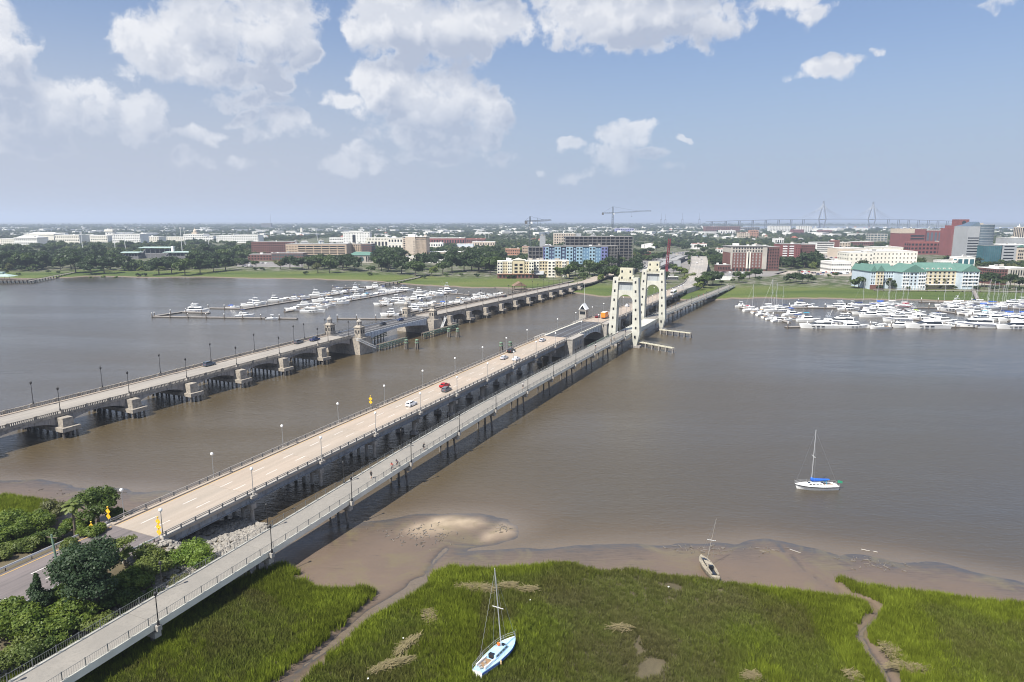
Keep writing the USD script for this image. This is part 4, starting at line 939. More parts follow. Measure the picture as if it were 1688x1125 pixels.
def car_kind(style, colour):
    if (style, colour) in cark: return cark[style, colour]
    k = kind_of(f'{style}_{colour}'); body, cab = CAR_PROFILE[style]
    m = MB().loft([[(-w, y, b), (w, y, b), (w, y, b + (t - b) * .62), (w * .88, y, t), (-w * .88, y, t), (-w, y, b + (t - b) * .62)] for y, w, b, t in body])
    ins = lambda e: [[(-w - e, y, cab[0][2] - .03), (w + e, y, cab[0][2] - .03), ((w + e) * .93, y, z + (e > 0) * -.0), (-(w + e) * .93, y, z)] for y, w, z in cab]
    m.loft(ins(0)); part(k, 'body', m, PAINTS[colour])
    g = MB()
    for sd in (-1, 1):
        for (y0, w0, z0), (y1, w1, z1) in zip(cab[:-1], cab[1:]):
            zb = cab[0][2] + .06; a, b = min(z0, z1), max(z0, z1)
            if z0 - zb < .12 or z1 - zb < .12: continue
            g.add([(sd * (w0 + .012), y0 + .08, zb), (sd * (w1 + .012), y1 - .08, zb), (sd * (w1 * .945 + .014), y1 - .08, z1 - .09), (sd * (w0 * .945 + .014), y0 + .08, z0 - .09)], [[0, 1, 2, 3]])
    part(k, 'side_window', g, MT['dark'])
    for nm, (a, b) in (('windscreen', (cab[-1], cab[-2])), ('rear_window', (cab[0], cab[1]))):
        d = .02 * (1 if nm == 'windscreen' else -1)
        part(k, nm, MB().add([(-a[1] * .86, a[0] + d, a[2] + .03), (a[1] * .86, a[0] + d, a[2] + .03), (b[1] * .84, b[0] + d, b[2] - .04), (-b[1] * .84, b[0] + d, b[2] - .04)], [[0, 1, 2, 3]]), MT['dark'])
    yb, yf = body[0][0], body[-1][0]
    for sd in (-1, 1):
        part(k, 'headlight', MB().box((sd * .56, yf - .1, body[-1][3] - .12), (.3, .22, .14)), MT['head'])
        part(k, 'tail_light', MB().box((sd * .62, yb + .06, body[0][3] - .2), (.22, .16, .2)), MT['tail'])
        for y in (yb + .85, yf - .9): wheel(k, sd * (body[2][1] - .1), y)
    cark[style, colour] = k
    return k
def on_old(px, py): 
    z = 7.0
    for _ in range(6): p = P(px, py, z); s = p[0] * math.sin(PSI) + p[1] * math.cos(PSI); z = old_z(s)
    return np.array([p[0], p[1], z + .0])
def on_road(px, py):
    z = 7.0
    for _ in range(6): p = P(px, py, z); s = p[0] * math.sin(PSI) + p[1] * math.cos(PSI); z = legare_z(s)
    return np.array([p[0], p[1], z + .005])
def st_of(p): return p[0] * math.sin(PSI) + p[1] * math.cos(PSI), p[0] * math.cos(PSI) - p[1] * math.sin(PSI)
def snap(p, zf, t0, t1):
    s, t = st_of(p); t = min(max(t, t0 + 1.2), t1 - 1.2); return ST(s, t, zf(s) + .006)
for px, py, st, col, d, lab in [(344, 603, 'suv', 'steel_blue', 1, 'dark blue grey wagon alone on the left part of the old bridge'), (487, 566, 'suv', 'grey', 1, 'dark grey wagon on the old bridge, behind the blue pickup'), (519, 562, 'pickup', 'blue', 1, 'dark blue pickup on the old bridge, left of the near towers'),
                           (631, 536, 'saloon', 'black', -1, 'black car on the grating between the old bridge towers'), (660, 529, 'saloon', 'blue', -1, 'dark blue car on the grating behind the black one'), (714, 518, 'saloon', 'red', 1, 'bright red car just past the right-hand tower of the old bridge'), (827, 490, 'saloon', 'black', 1, 'small black car on the far stretch of the old bridge')]:
    copy(car_kind(st, col), 'car', lab, 'car', snap(on_old(px, py), old_z, OT0 + 1, OT1 - .5), BRZ + (0 if d > 0 else 180))
for px, py, st, col, d, lab in [(678, 669, 'hatch', 'white', 1, 'white hatchback alone on the near half of the road bridge'), (733, 638, 'saloon', 'red', 1, 'red car in the left lane beside the dark grey car'), (736, 645, 'hatch', 'grey', 1, 'dark grey car in the right lane beside the red car'),
                           (831, 592, 'saloon', 'silver', 1, 'silver grey car behind the black wagon on the road bridge'), (851, 594, 'saloon', 'white', 1, 'white car with dark windows in the right lane, beside the silver one'), (843, 581, 'suv', 'black', 1, 'black wagon in the left lane of the road bridge'), (894, 563, 'saloon', 'silver', 1, 'silver car just before the dark grating span'),
                           (985, 524, 'suv', 'maroon', 1, 'maroon car behind the orange truck beyond the grating'), (1034, 506, 'suv', 'white', 1, 'white car seen through the arch of the nearer portal tower'), (1102, 492, 'saloon', 'white', 1, 'white car just behind the coach at the far end of the road bridge'), (1063, 503, 'saloon', 'black', 1, 'black car seen between the legs of the farther portal tower'), (1123, 473, 'saloon', 'silver', 1, 'small silver car ahead of the coach where the road reaches land')]:
    copy(car_kind(st, col), 'car', lab, 'car', snap(on_road(px, py), legare_z, LT0, LT1), BRZ + (0 if d > 0 else 180))
for k, q, col, lab in ((43, -2, 'blue', 'dark blue car near the crest of the overpass, farther one'), (31, 3.0, 'silver', 'silver car climbing the overpass on the right'), (26, -2.5, 'white', 'white car climbing the overpass on the left'), (36, 0, 'black', 'black car high on the overpass, in the middle lane')):
    d = RPTS[k + 1] - RPTS[k]; copy(car_kind('saloon', col), 'car', lab, 'car', RPTS[k] + [q, 0, .02], -math.degrees(math.atan2(d[0], d[1])))
# orange box truck and white coach
tr = thing('box_truck', 'orange box truck with dark cab beyond the grating span', 'truck', snap(on_road(997, 525), legare_z, LT0, LT1), BRZ)
part(tr, 'box', MB().box((0, -.9, .9), (2.4, 5.2, 2.7)), PAINTS['orange']); part(tr, 'roof', MB().box((0, -.9, 3.6), (2.36, 5.1, .08)), MT['white'])
part(tr, 'cab', MB().loft([[(-1.1, y, .5), (1.1, y, .5), (1.05, y, z), (-1.05, y, z)] for y, z in ((1.75, 2.4), (2.7, 2.4), (3.2, 1.6), (4.0, 1.35))]), PAINTS['maroon'])
part(tr, 'windscreen', MB().add([(-.95, 3.2, 1.66), (.95, 3.2, 1.66), (.9, 2.76, 2.36), (-.9, 2.76, 2.36)], [[0, 1, 2, 3]]), MT['dark']); part(tr, 'chassis', MB().box((0, 0, .45), (1.0, 7.0, .4)), MT['black'])
for x in (-1, 1):
    for y in (-2.2, 3.0): wheel(tr, x, y, .45, .3)
bu = thing('coach', 'white coach with dark windscreen at the far end of the road bridge', 'bus', snap(on_road(1112, 486), legare_z, LT0, LT1), BRZ + 180)
part(bu, 'body', MB().loft([[(-1.25, y, .45), (1.25, y, .45), (1.25, y, 2.9), (1.1, y, 3.35), (-1.1, y, 3.35), (-1.25, y, 2.9)] for y in (-5.9, 5.75)]).box((0, 5.78, .5), (2.4, .25, 2.3)), MT['white'])
for x in (-1.26, 1.26):
    for y in np.arange(-5, 5.3, 1.7): part(bu, 'window', MB().box((x, y, 1.75), (.05, 1.5, 1.05)), MT['dark'])
    for y in (-3.4, 4.0): wheel(bu, x * .9, y, .5, .3)
part(bu, 'windscreen', MB().box((0, 5.92, 1.4), (2.2, .06, 1.5)), MT['dark'])

# people: one hulled body per pose, clothes and hair as children
MT['skin'] = mat('skin', (.42, .24, .16), None, rough=.6); MT['hair'] = mat('hair', (.04, .025, .015), None, rough=.8); MT['helmet'] = mat('helmet', (.75, .75, .74), None, rough=.3)
for k, c in dict(cloth_black=(.018, .018, .02), cloth_red=(.40, .05, .04), cloth_white=(.7, .7, .68), cloth_navy=(.02, .03, .08), cloth_grey=(.16, .16, .17), cloth_blue=(.06, .14, .32), cloth_tan=(.3, .22, .14)).items(): MT[k] = mat(k, c, None, rough=.85)
def chain(joints, bones):
    def ball(p, r): return manifold3d.Manifold.sphere(r, 10).translate([float(x) for x in p])
    tot = manifold3d.Manifold()
    for a, b in bones: tot += manifold3d.Manifold.batch_hull([ball(*joints[a]), ball(*joints[b])])
    m = tot.to_mesh(); t = trimesh.Trimesh(m.vert_properties[:, :3], m.tri_verts); trimesh.smoothing.filter_taubin(t, iterations=6); return t
def pose(cyc, stride):
    s = stride
    if not cyc:
        J = dict(hd=((0, .02, 1.62), .115), nk=((0, 0, 1.47), .06), ch=((0, 0, 1.28), .15), wa=((0, 0, 1.02), .13), shl=((-.19, 0, 1.40), .06), shr=((.19, 0, 1.40), .06), ell=((-.25, -.10 * s, 1.12), .045), elr=((.25, .10 * s, 1.12), .045), hal=((-.25, .06 * s, .88), .04), har=((.25, .24 * s, .90), .04),
                 hil=((-.10, 0, .93), .095), hir=((.10, 0, .93), .095), knl=((-.10, .18 * s, .50), .062), knr=((.10, -.08 * s, .49), .062), anl=((-.10, .24 * s, .09), .045), anr=((.10, -.32 * s, .14), .045), tol=((-.10, .40 * s, .05), .04), tor=((.10, -.18 * s, .05), .04))
    else:
        J = dict(hd=((0, .32, 1.62), .115), nk=((0, .24, 1.48), .06), ch=((0, .16, 1.34), .15), wa=((0, -.08, 1.08), .13), shl=((-.19, .20, 1.42), .06), shr=((.19, .20, 1.42), .06), ell=((-.24, .40, 1.22), .045), elr=((.24, .40, 1.22), .045), hal=((-.22, .58, 1.10), .04), har=((.22, .58, 1.10), .04),
                 hil=((-.10, -.15, 1.0), .095), hir=((.10, -.15, 1.0), .095), knl=((-.12, .24, .86), .062), knr=((.12, .16, .66), .062), anl=((-.12, .12, .46), .045), anr=((.12, .0, .22), .045), tol=((-.12, .27, .42), .04), tor=((.12, .15, .18), .04))
    body = [('hd', 'nk'), ('nk', 'ch'), ('ch', 'wa'), ('shl', 'shr'), ('shl', 'ch'), ('shr', 'ch'), ('shl', 'ell'), ('ell', 'hal'), ('shr', 'elr'), ('elr', 'har'), ('wa', 'hil'), ('wa', 'hir'), ('hil', 'knl'), ('knl', 'anl'), ('anl', 'tol'), ('hir', 'knr'), ('knr', 'anr'), ('anr', 'tor')]
    fat = {k: (p, r + .022) for k, (p, r) in J.items()}
    mid = lambda a, b, f: tuple(np.array(fat[a][0]) * (1 - f) + np.array(fat[b][0]) * f)
    fat['sl'] = (mid('shl', 'ell', .6), .072); fat['sr'] = (mid('shr', 'elr', .6), .072); fat['tl'] = (mid('hil', 'knl', .95), .085); fat['tr'] = (mid('hir', 'knr', .95), .085)
    return chain(J, body), chain(fat, [('ch', 'wa'), ('shl', 'shr'), ('shl', 'ch'), ('shr', 'ch'), ('shl', 'sl'), ('shr', 'sr')]), chain(fat, [('wa', 'hil'), ('wa', 'hir'), ('hil', 'hir'), ('hil', 'tl'), ('hir', 'tr')]), J
WALK, RIDE = pose(False, 1.0), pose(True, 1.0)
def person(p, rz, top, bottom, lab, ride=False, hair='hair'):
    B = RIDE if ride else WALK
    g = thing('person', lab, 'person', p, rz)
    part(g, 'body', B[0], MT['skin'], smooth=True); part(g, 'shirt', B[1], MT[top], smooth=True); part(g, 'trousers', B[2], MT[bottom], smooth=True)
    h = np.array(B[3]['hd'][0]); part(g, 'hair', MB().lathe([(.132, -.01), (.135, .05), (.10, .11), (.02, .14)], h + [0, -.012, 0], 10), MT[hair], smooth=True)
    if ride:
        b = thing('bicycle', 'bicycle under the ' + lab, 'bicycle', p, rz); bicycle(b)
def bicycle(b):
    for y in (-.52, .53):
        an = np.linspace(0, 2 * math.pi, 17); m = MB()
        for a0, a1 in zip(an[:-1], an[1:]): m.tube((0, y + .33 * math.cos(a0), .34 + .33 * math.sin(a0)), (0, y + .33 * math.cos(a1), .34 + .33 * math.sin(a1)), .02, n=4)
        part(b, 'wheel', m, MT['rubber'])
    part(b, 'frame', MB().tube((0, -.52, .34), (0, 0, .3), .018, n=5).tube((0, 0, .3), (0, -.16, .9), .02, n=5).tube((0, -.16, .85), (0, .40, .88), .02, n=5).tube((0, 0, .3), (0, .42, .82), .022, n=5).tube((0, .53, .34), (0, .40, .98), .018, n=5), MT['cloth_grey'])
    part(b, 'handlebar', MB().tube((-.24, .48, 1.05), (.24, .48, 1.05), .016, n=5).tube((0, .40, .95), (0, .48, 1.05), .016, n=5), MT['black']); part(b, 'saddle', MB().box((0, -.17, .89), (.14, .26, .06)), MT['black'])
def on_foot(px, py):
    z = 6.0
    for _ in range(8): p = P(px, py, z); s, t = st_of(p); z = float(_fz(s))
    u = min(max(t - float(_ft(s)), -FW + .6), FW - .6); return fbp(s, u, .0)
W, C = False, True
for px, py, d, top, bot, ride, hair, lab in [(612, 789, 1, 'cloth_black', 'cloth_black', W, 'hair', 'person dressed in black walking alone on the near half of the footbridge'), (656, 776, -1, 'cloth_red', 'cloth_grey', C, 'hair', 'cyclist in a red top on the footbridge beside a lamp post'), (660, 770, -1, 'cloth_navy', 'cloth_black', C, 'hair', 'cyclist in dark top riding abreast of the red one'),
        (715, 745, 1, 'cloth_black', 'cloth_black', C, 'hair', 'cyclist in black at the right railing of the footbridge'), (862, 641, 1, 'cloth_grey', 'cloth_black', W, 'helmet', 'person in a white cap walking at the left railing of the footbridge'), (982, 573, 1, 'cloth_white', 'cloth_black', W, 'hair', 'person in white before the nearer portal tower'),
        (1007, 565, 1, 'cloth_black', 'cloth_tan', W, 'hair', 'person in black near the nearer portal tower, left of a pair'), (1012, 562, 1, 'cloth_tan', 'cloth_black', W, 'hair', 'person in tan near the nearer portal tower, right of a pair'), (1031, 549, -1, 'cloth_navy', 'cloth_navy', W, 'hair', 'person in navy under the arch of the nearer portal tower'), (1018, 552, 1, 'cloth_white', 'cloth_grey', W, 'hair', 'person in white just left of the nearer arch'),
        (1099, 511, 1, 'cloth_black', 'cloth_black', W, 'hair', 'person in black just right of the farther portal tower'), (1107, 508, -1, 'cloth_navy', 'cloth_tan', W, 'hair', 'person in navy beyond the farther portal tower'), (1112, 503, 1, 'cloth_blue', 'cloth_black', W, 'hair', 'person in blue beyond the farther portal tower'), (1131.5, 498, 1, 'cloth_black', 'cloth_navy', W, 'hair', 'person in black beyond the coach on the far footbridge'),
        (1144, 490, -1, 'cloth_red', 'cloth_black', W, 'hair', 'person in red on the far stretch of the footbridge'), (1151, 487, 1, 'cloth_tan', 'cloth_red', W, 'hair', 'person in tan and red beside the bushes of the far bank'), (1154, 484, 1, 'cloth_black', 'cloth_black', W, 'hair', 'person in black beside the bushes of the far bank'), (1175, 475.5, -1, 'cloth_navy', 'cloth_grey', W, 'hair', 'person in navy near the far end of the footbridge'), (1184, 471.5, 1, 'cloth_white', 'cloth_navy', W, 'hair', 'person in white near the far end of the footbridge')]:
    person(on_foot(px, py), BRZ + (0 if d > 0 else 180), top, bot, lab, ride, hair)
# ------------------------------------------------------------------ boats and docks
def hull_rings(L, B, H0, H1, n=15, transom=.82, full=.62, deep=-.35):
    """Boat along +x, bow at +L/2. Rings run from stern to bow: keel, chine, sheer."""
    R = []
    for k in range(n):
        u = k / (n - 1); x = -L / 2 + L * u
        w = B / 2 * (transom + (1 - transom) * min(1, u / .35)) * (1 - max(0, (u - full * .72) / (1 - full * .72)) ** 2.3)
        w = max(w, .02); hs = H0 + (H1 - H0) * u ** 1.6; rake = .0 + .055 * L * max(0, (u - .75) / .25) ** 1.2
        wl = w * (.80 if u < .6 else .80 - .45 * (u - .6) / .4)
        R.append([(x - rake, 0, deep * (1 - .6 * max(0, (u - .7) / .3))), (x - rake, -wl * .9, -.05), (x, -w, hs), (x, w, hs), (x - rake, wl * .9, -.05)])
    return np.array(R)
def hull(parent, L, B, H0, H1, m_hull, m_deck, boot=None, **kw):
    R = hull_rings(L, B, H0, H1, **kw); n = len(R)
    m = MB(); v = R.reshape(-1, 3)
    f = []
    for i in range(n - 1):
        for a, b in ((0, 1), (1, 2), (3, 4), (4, 0)): f.append([i * 5 + a, i * 5 + b, (i + 1) * 5 + b, (i + 1) * 5 + a])
    m.add(v, f); m.add(R[0], [[0, 4, 3, 2], [0, 2, 1, 1]])
    h = part(parent, 'hull', m, m_hull, smooth=35)
    d = MB(); e = R[:, 2:4].copy(); e[:, :, 2] -= .06; e[:, :, 1] *= .985
    d.add(e.reshape(-1, 3), [[2 * i, 2 * i + 1, 2 * i + 3, 2 * i + 2] for i in range(n - 1)]); part(parent, 'deck', d, m_deck)
    if boot:
        s = MB()
        for sd in (2, 3):
            p = R[:, sd] * [1, 1.006, 1] + [0, 0, -.30]; q = R[:, sd] * [1, 1.008, 1] + [0, 0, -.12]
            s.add(np.stack([p, q], 1).reshape(-1, 3), [[2 * i, 2 * i + 2, 2 * i + 3, 2 * i + 1] for i in range(n - 1)])
        part(h, 'sheer_stripe', s, boot)
    return R
def cabin(mb, x0, x1, w, z0, z1, fr=.5, bk=.1, sd=.12):
    """Tapered deckhouse: front raked by fr, back by bk, sides leaning in by sd."""
    return mb.add([(x0, -w, z0), (x1, -w * .8, z0), (x1, w * .8, z0), (x0, w, z0), (x0 + bk, -w + sd, z1), (x1 - fr, -w * .8 + sd, z1), (x1 - fr, w * .8 - sd, z1), (x0 + bk, w - sd, z1)], [[3, 2, 1, 0], [4, 5, 6, 7], [0, 1, 5, 4], [1, 2, 6, 5], [2, 3, 7, 6], [3, 0, 4, 7]])
def band(x0, x1, w, z0, z1, fr, bk, sd, a=.3, b=.8, e=.02):
    """Dark glass round the same deckhouse between the heights a and b."""
    m = MB(); za, zb = z0 + (z1 - z0) * a, z0 + (z1 - z0) * b
    def ring(f, z): return [(x0 + bk * f + .35, -(w - sd * f) - e, z), (x1 - fr * f + e, -(w * .8 - sd * f) - e, z), (x1 - fr * f + e, w * .8 - sd * f + e, z), (x0 + bk * f + .35, w - sd * f + e, z)]
    r0, r1 = ring(a, za), ring(b, zb)
    return m.add(r0 + r1, [[0, 1, 5, 4], [1, 2, 6, 5], [2, 3, 7, 6]])
bk = {}
def boat_kind(name, canvas=None):
    key = (name, canvas)
    if key in bk: return bk[key]
    k = kind_of(f'{name}_{canvas or "plain"}'); G, D = MT['gel'], MT['dark']; cv = MT[canvas] if canvas else None
    def rails(R, h=.7, frm=.45):
        m = MB(); n = len(R); a = int(n * frm)
        for c in (2, 3):
            pts = R[a:, c] * [1, .96, 1]
            for p, q in zip(pts[:-1], pts[1:]): m.tube(p + [0, 0, h], q + [0, 0, h], .03, n=3)
            for p in pts[::2]: m.tube(p, p + [0, 0, h], .025, n=3)
        part(k, 'bow_rail', m, MT['alu'])
    if name == 'motor_yacht':      # 18 m, raised pilothouse and flybridge
        R = hull(k, 18, 5, 1.55, 2.6, G, G, MT['navy']); rails(R)
        a = (-6.0, 4.6, 2.05, 1.75, 3.7, 2.0, .2, .2); part(k, 'deckhouse', cabin(MB(), *a), G); part(k, 'window_band', band(*a, .35, .82), D)
        a = (-4.6, 2.0, 1.75, 3.7, 4.6, 1.4, .2, .15); f = part(k, 'flybridge', cabin(MB(), *a).box((-3.9, 0, 3.68), (4.6, 3.9, .14)), G); part(f, 'windshield', band(*a, .5, 1.0), D)
        part(k, 'hardtop', MB().box((-2.0, 0, 5.75), (4.4, 3.0, .14)).tube((-3.6, -1.2, 4.5), (-3.4, -1.2, 5.8), .07, n=4).tube((-3.6, 1.2, 4.5), (-3.4, 1.2, 5.8), .07, n=4).tube((-.6, -1.2, 4.5), (-.9, -1.2, 5.8), .07, n=4).tube((-.6, 1.2, 4.5), (-.9, 1.2, 5.8), .07, n=4), cv or G)
        part(k, 'radar_arch', MB().tube((-3.4, 0, 5.8), (-3.5, 0, 7.2), .08, .04, 5).box((-3.3, 0, 6.3), (.5, 1.1, .18)), G)
        for x in (-2, 0, 2): 
            for s in (-1, 1): part(k, 'porthole', MB().box((x + 2, s * 2.22, .95), (.8, .12, .28)), D)
    elif name == 'sport_yacht':    # 21 m low express yacht with long dark windows
        R = hull(k, 21, 5.2, 1.7, 2.5, MT['gel'], G, None); rails(R)
        a = (-6.5, 5.4, 2.1, 1.8, 3.55, 4.2, .6, .35); part(k, 'deckhouse', cabin(MB(), *a), G); part(k, 'window_band', band(*a, .22, .84), D)
        a = (-5.2, 1.2, 1.6, 3.55, 4.2, 1.8, .3, .2); part(k, 'flybridge', cabin(MB(), *a).box((-4.6, 0, 3.5), (5, 3.9, .13)), G)
        part(k, 'radar_arch', MB().loft([[(-4.6 + d, y, z) for y, z in ((-1.7, 3.6), (-1.5, 5.0), (1.5, 5.0), (1.7, 3.6), (1.5, 3.6), (1.35, 4.85), (-1.35, 4.85), (-1.5, 3.6))] for d in (0, .7)], cap=False), G)
        for x in (-2.5, 0, 2.5):
            for s in (-1, 1): part(k, 'hull_window', MB().box((x + 1, s * 2.36, .95), (1.7, .12, .45)), D)
    elif name == 'cruiser':        # 11 m express cruiser
        R = hull(k, 11, 3.6, 1.15, 1.75, G, G, MT['navy'] if canvas == 'navy' else None); rails(R, .55)
        a = (-1.5, 3.6, 1.35, 1.35, 2.15, 2.6, .1, .25); part(k, 'cabin', cabin(MB(), *a), G); part(k, 'window_band', band(*a, .3, .8), D)
        part(k, 'cockpit', MB().box((-3.4, 0, 1.14), (3.2, 2.6, .06)), MT['teak'])
        part(k, 'canvas_top', MB().loft([[(x, -1.3, z - .12), (x, -.8, z), (x, .8, z), (x, 1.3, z - .12), (x, 1.3, z - .2), (x, -1.3, z - .2)] for x, z in ((-3.2, 2.7), (-1.6, 2.85), (.2, 2.75))]), cv or G)
        m = MB()
        for x in (-3.1, .1):
            for s in (-1.25, 1.25): m.tube((x, s, 1.2), (x, s, 2.6), .04, n=4)
        part(k, 'top_frame', m, MT['alu'])
        part(k, 'radar_arch', MB().tube((-2.4, 0, 2.8), (-2.6, 0, 3.8), .04, n=4), G)
    elif name == 'flybridge':      # 13 m sedan with flybridge
        R = hull(k, 13, 4.2, 1.3, 2.1, G, G, MT['navy'] if canvas == 'navy' else None); rails(R, .6)
        a = (-3.6, 3.0, 1.65, 1.45, 3.0, 1.7, .1, .18); part(k, 'deckhouse', cabin(MB(), *a), G); part(k, 'window_band', band(*a, .36, .85), D)
        a = (-3.2, 1.0, 1.4, 3.0, 3.7, 1.0, .1, .1); f = part(k, 'flybridge', cabin(MB(), *a), G); part(f, 'windshield', band(*a, .6, 1.1), D)
        part(k, 'canvas_top', MB().box((-1.5, 0, 5.0), (2.9, 2.5, .1)), cv or G)
        m = MB()
        for x in (-2.8, -.2):
            for s in (-1.15, 1.15): m.tube((x, s, 3.6), (x, s, 5.0), .04, n=4)
        part(k, 'top_frame', m, MT['alu'])
        part(k, 'antenna', MB().tube((-2.6, .9, 5.0), (-2.9, .9, 7.2), .025, n=3), MT['white'])
    elif name == 'sportfisher':    # 14 m with tuna tower
        R = hull(k, 14, 4.4, 1.1, 2.5, G, G, MT['navy'])
        a = (-2.4, 3.8, 1.7, 1.6, 3.2, 2.2, .1, .2); part(k, 'deckhouse', cabin(MB(), *a), G); part(k, 'window_band', band(*a, .4, .85), D)
        part(k, 'cockpit', MB().box((-4.6, 0, 1.06), (4.0, 3.4, .06)), MT['teak'])
        a = (-2.2, 1.6, 1.5, 3.2, 3.9, 1.0, .1, .1); part(k, 'flybridge', cabin(MB(), *a), G)
        m = MB()
        for s in (-1, 1): m.tube((-2.2, s * 1.4, 3.2), (-.8, s * .6, 7.2), .05, n=4).tube((1.0, s * 1.3, 3.6), (-.2, s * .6, 7.2), .05, n=4).tube((-1.5, s * 1.5, 3.4), (-4.6, s * 3.2, 8.8), .03, n=3)
        part(k, 'tower', m.box((-.5, 0, 7.2), (1.4, 1.5, .12)).box((-.6, 0, 5.2), (3.0, 2.6, .1)), MT['alu'] if not cv else cv)
    elif name == 'sailboat':       # 11 m sloop
        R = hull(k, 11, 3.3, 1.05, 1.35, G, G, cv, full=.8, transom=.6); rails(R, .55, .1)
        a = (-1.6, 2.8, .95, 1.05, 1.55, .9, .1, .15); part(k, 'coachroof', cabin(MB(), *a), G); part(k, 'window_band', band(*a, .35, .8), D)
        part(k, 'mast', MB().tube((.9, 0, 1.1), (.8, 0, 15.2), .085, .06, 6), MT['alu'])
        part(k, 'spreaders', MB().tube((.86, -1.0, 8.3), (.86, 1.0, 8.3), .035, n=4), MT['alu'])
        part(k, 'boom_cover', MB().loft([[(x, r * math.cos(a_), 2.45 + 1.25 * r * math.sin(a_)) for a_ in np.linspace(0, 2 * math.pi, 9)[:-1]] for x, r in ((-3.6, .1), (-3.3, .17), (-.5, .24), (.75, .27))]), cv or MT['white'], smooth=True)
        m = MB()
        for p in ((5.3, 0, 1.45), (-5.3, 0, 1.2), (.7, -1.6, 1.2), (.7, 1.6, 1.2)): m.tube((.8, 0, 15.0), p, .022, n=3)
        part(k, 'rigging', m, MT['wire'])
    elif name == 'runabout':       # 7 m open boat with console
        R = hull(k, 7, 2.4, .8, 1.15, G, G, cv)
        part(k, 'console', cabin(MB(), -.6, .7, .5, .75, 1.75, .4, .05, .05), G); part(k, 'windshield', band(-.6, .7, .5, .75, 1.75, .4, .05, .05, .6, 1.0), D)
        part(k, 'tee_top', MB().box((-.1, 0, 2.5), (1.9, 1.7, .07)), cv or G); m = MB()
        for x in (-.8, .6):
            for s in (-.6, .6): m.tube((x, s, .8), (x, s, 2.5), .03, n=4)
        part(k, 'top_frame', m, MT['alu']); part(k, 'outboard', MB().box((-3.6, -.3, .2), (.5, .35, 1.1)).box((-3.6, .3, .2), (.5, .35, 1.1)), MT['black'])
    bk[key] = k
    return k
LEN = dict(motor_yacht=18, sport_yacht=21, cruiser=11, flybridge=13, sportfisher=14, sailboat=11, runabout=7)
WORD = dict(motor_yacht='tall motor yacht', sport_yacht='long dark-windowed yacht', cruiser='low cabin cruiser', flybridge='flybridge boat', sportfisher='fishing boat', sailboat='white sloop', runabout='small open boat')
CW = dict(navy='navy-topped', blue='bright-blue-topped', teal='teal-topped', red_canvas='red-covered', lime='lime-covered', tan_canvas='tan-topped')
def boat(px, py, kind, L=None, d=0, canvas=None, where='', group=''):
    """d: 0 bow to the right, 180 to the left, others as given (degrees from +x)."""
    p = P(px, py, 0); sc = (L or LEN[kind]) / LEN[kind]
    lab = (CW[canvas] + ' ' if canvas else '') + WORD[kind] + ', ' + where
    copy(boat_kind(kind, canvas), 'sailing_yacht' if kind == 'sailboat' else 'motor_boat', lab, 'sailboat' if kind == 'sailboat' else 'boat', (p[0], p[1], .0), d, group, sc=sc)
K = dict(m='motor_yacht', s='sport_yacht', c='cruiser', f='flybridge', p='sportfisher', l='sailboat', r='runabout')
CV = dict(n='navy', b='blue', t='teal', r='red_canvas', l='lime', a='tan_canvas')
ROWS_L = [('back dock of the left marina', [(326, 515, 'm', 17, 0), (384, 509, 'c', 10, 0, 'b'), (411, 505, 'f', 12, 180), (425, 502, 'f', 13, 0), (455, 497, 'f', 12, 0), (470, 495, 'c', 9, 180), (483, 494.5, 'f', 11, 180, 'n'), (500, 492, 'c', 11, 0, 'n'), (524, 488.5, 'f', 14, 0), (540, 487, 'c', 11, 0, 'n'), (554, 485.5, 'c', 12, 0), (569, 483, 'c', 10, 180, 'n'), (587, 480.5, 'p', 15, 0), (557, 477, 'c', 9, 0, 'n'), (616, 476, 'f', 14, 180)]),
          ('front dock of the left marina', [(404, 523, 'f', 12, 0, 'n'), (449, 527, 'r', 8, 0), (485, 512.5, 'c', 12, 180), (516, 515, 's', 17, 0), (505, 505, 'f', 13, 0, 'n'), (527, 508.5, 'c', 13, 0), (541, 505, 'c', 12, 0, 'n'), (527, 498, 'f', 12, 180), (545, 497, 'f', 13, 0, 'a'), (561, 501, 'c', 14, 0), (568, 496, 'c', 12, 180), (575, 494, 'c', 12, 0, 'n'), (591, 491, 'f', 13, 0), (601, 488.5, 'c', 10, 180, 't'), (610, 488, 'c', 11, 0, 'n'), (620, 487, 'c', 10, 180), (630, 485.5, 'c', 11, 0, 'n'), (634, 480, 'f', 11, 0, 'b'), (646, 482.5, 'f', 12, 180), (656, 479.5, 'c', 11, 0), (669, 480.5, 'm', 15, 0, 'n')]),
          ('middle dock of the left marina', [(631, 503.5, 's', 14, 180), (638, 498, 'c', 12, 0), (650, 497, 'f', 13, 180), (664, 501.5, 'f', 12, 0), (668, 494.5, 'c', 12, 0, 'n'), (680, 495, 'f', 13, 180), (694, 494, 'sp', 18, 0), (703, 490.5, 'c', 14, 180), (717, 488.5, 'c', 15, 0), (724, 485, 'f', 12, 180), (738, 483.5, 'p', 17, 0), (693, 483.5, 'f', 12, 0)]),
          ('left marina row against the old bridge', [(642, 521, 'f', 12, 180), (678, 513, 'm', 15, 180), (691, 506, 'f', 12, 180, 'n'), (711, 503.5, 'c', 12, 180), (733, 503, 'c', 11, 0, 'b'), (752, 500.5, 'f', 11, 180, 'a'), (766, 497, 'c', 11, 0), (780, 495, 'c', 11, 180), (794, 492.5, 'f', 11, 180), (808, 490, 'c', 10, 0), (789, 488, 'c', 10, 180), (823, 487, 'c', 10, 180)])]
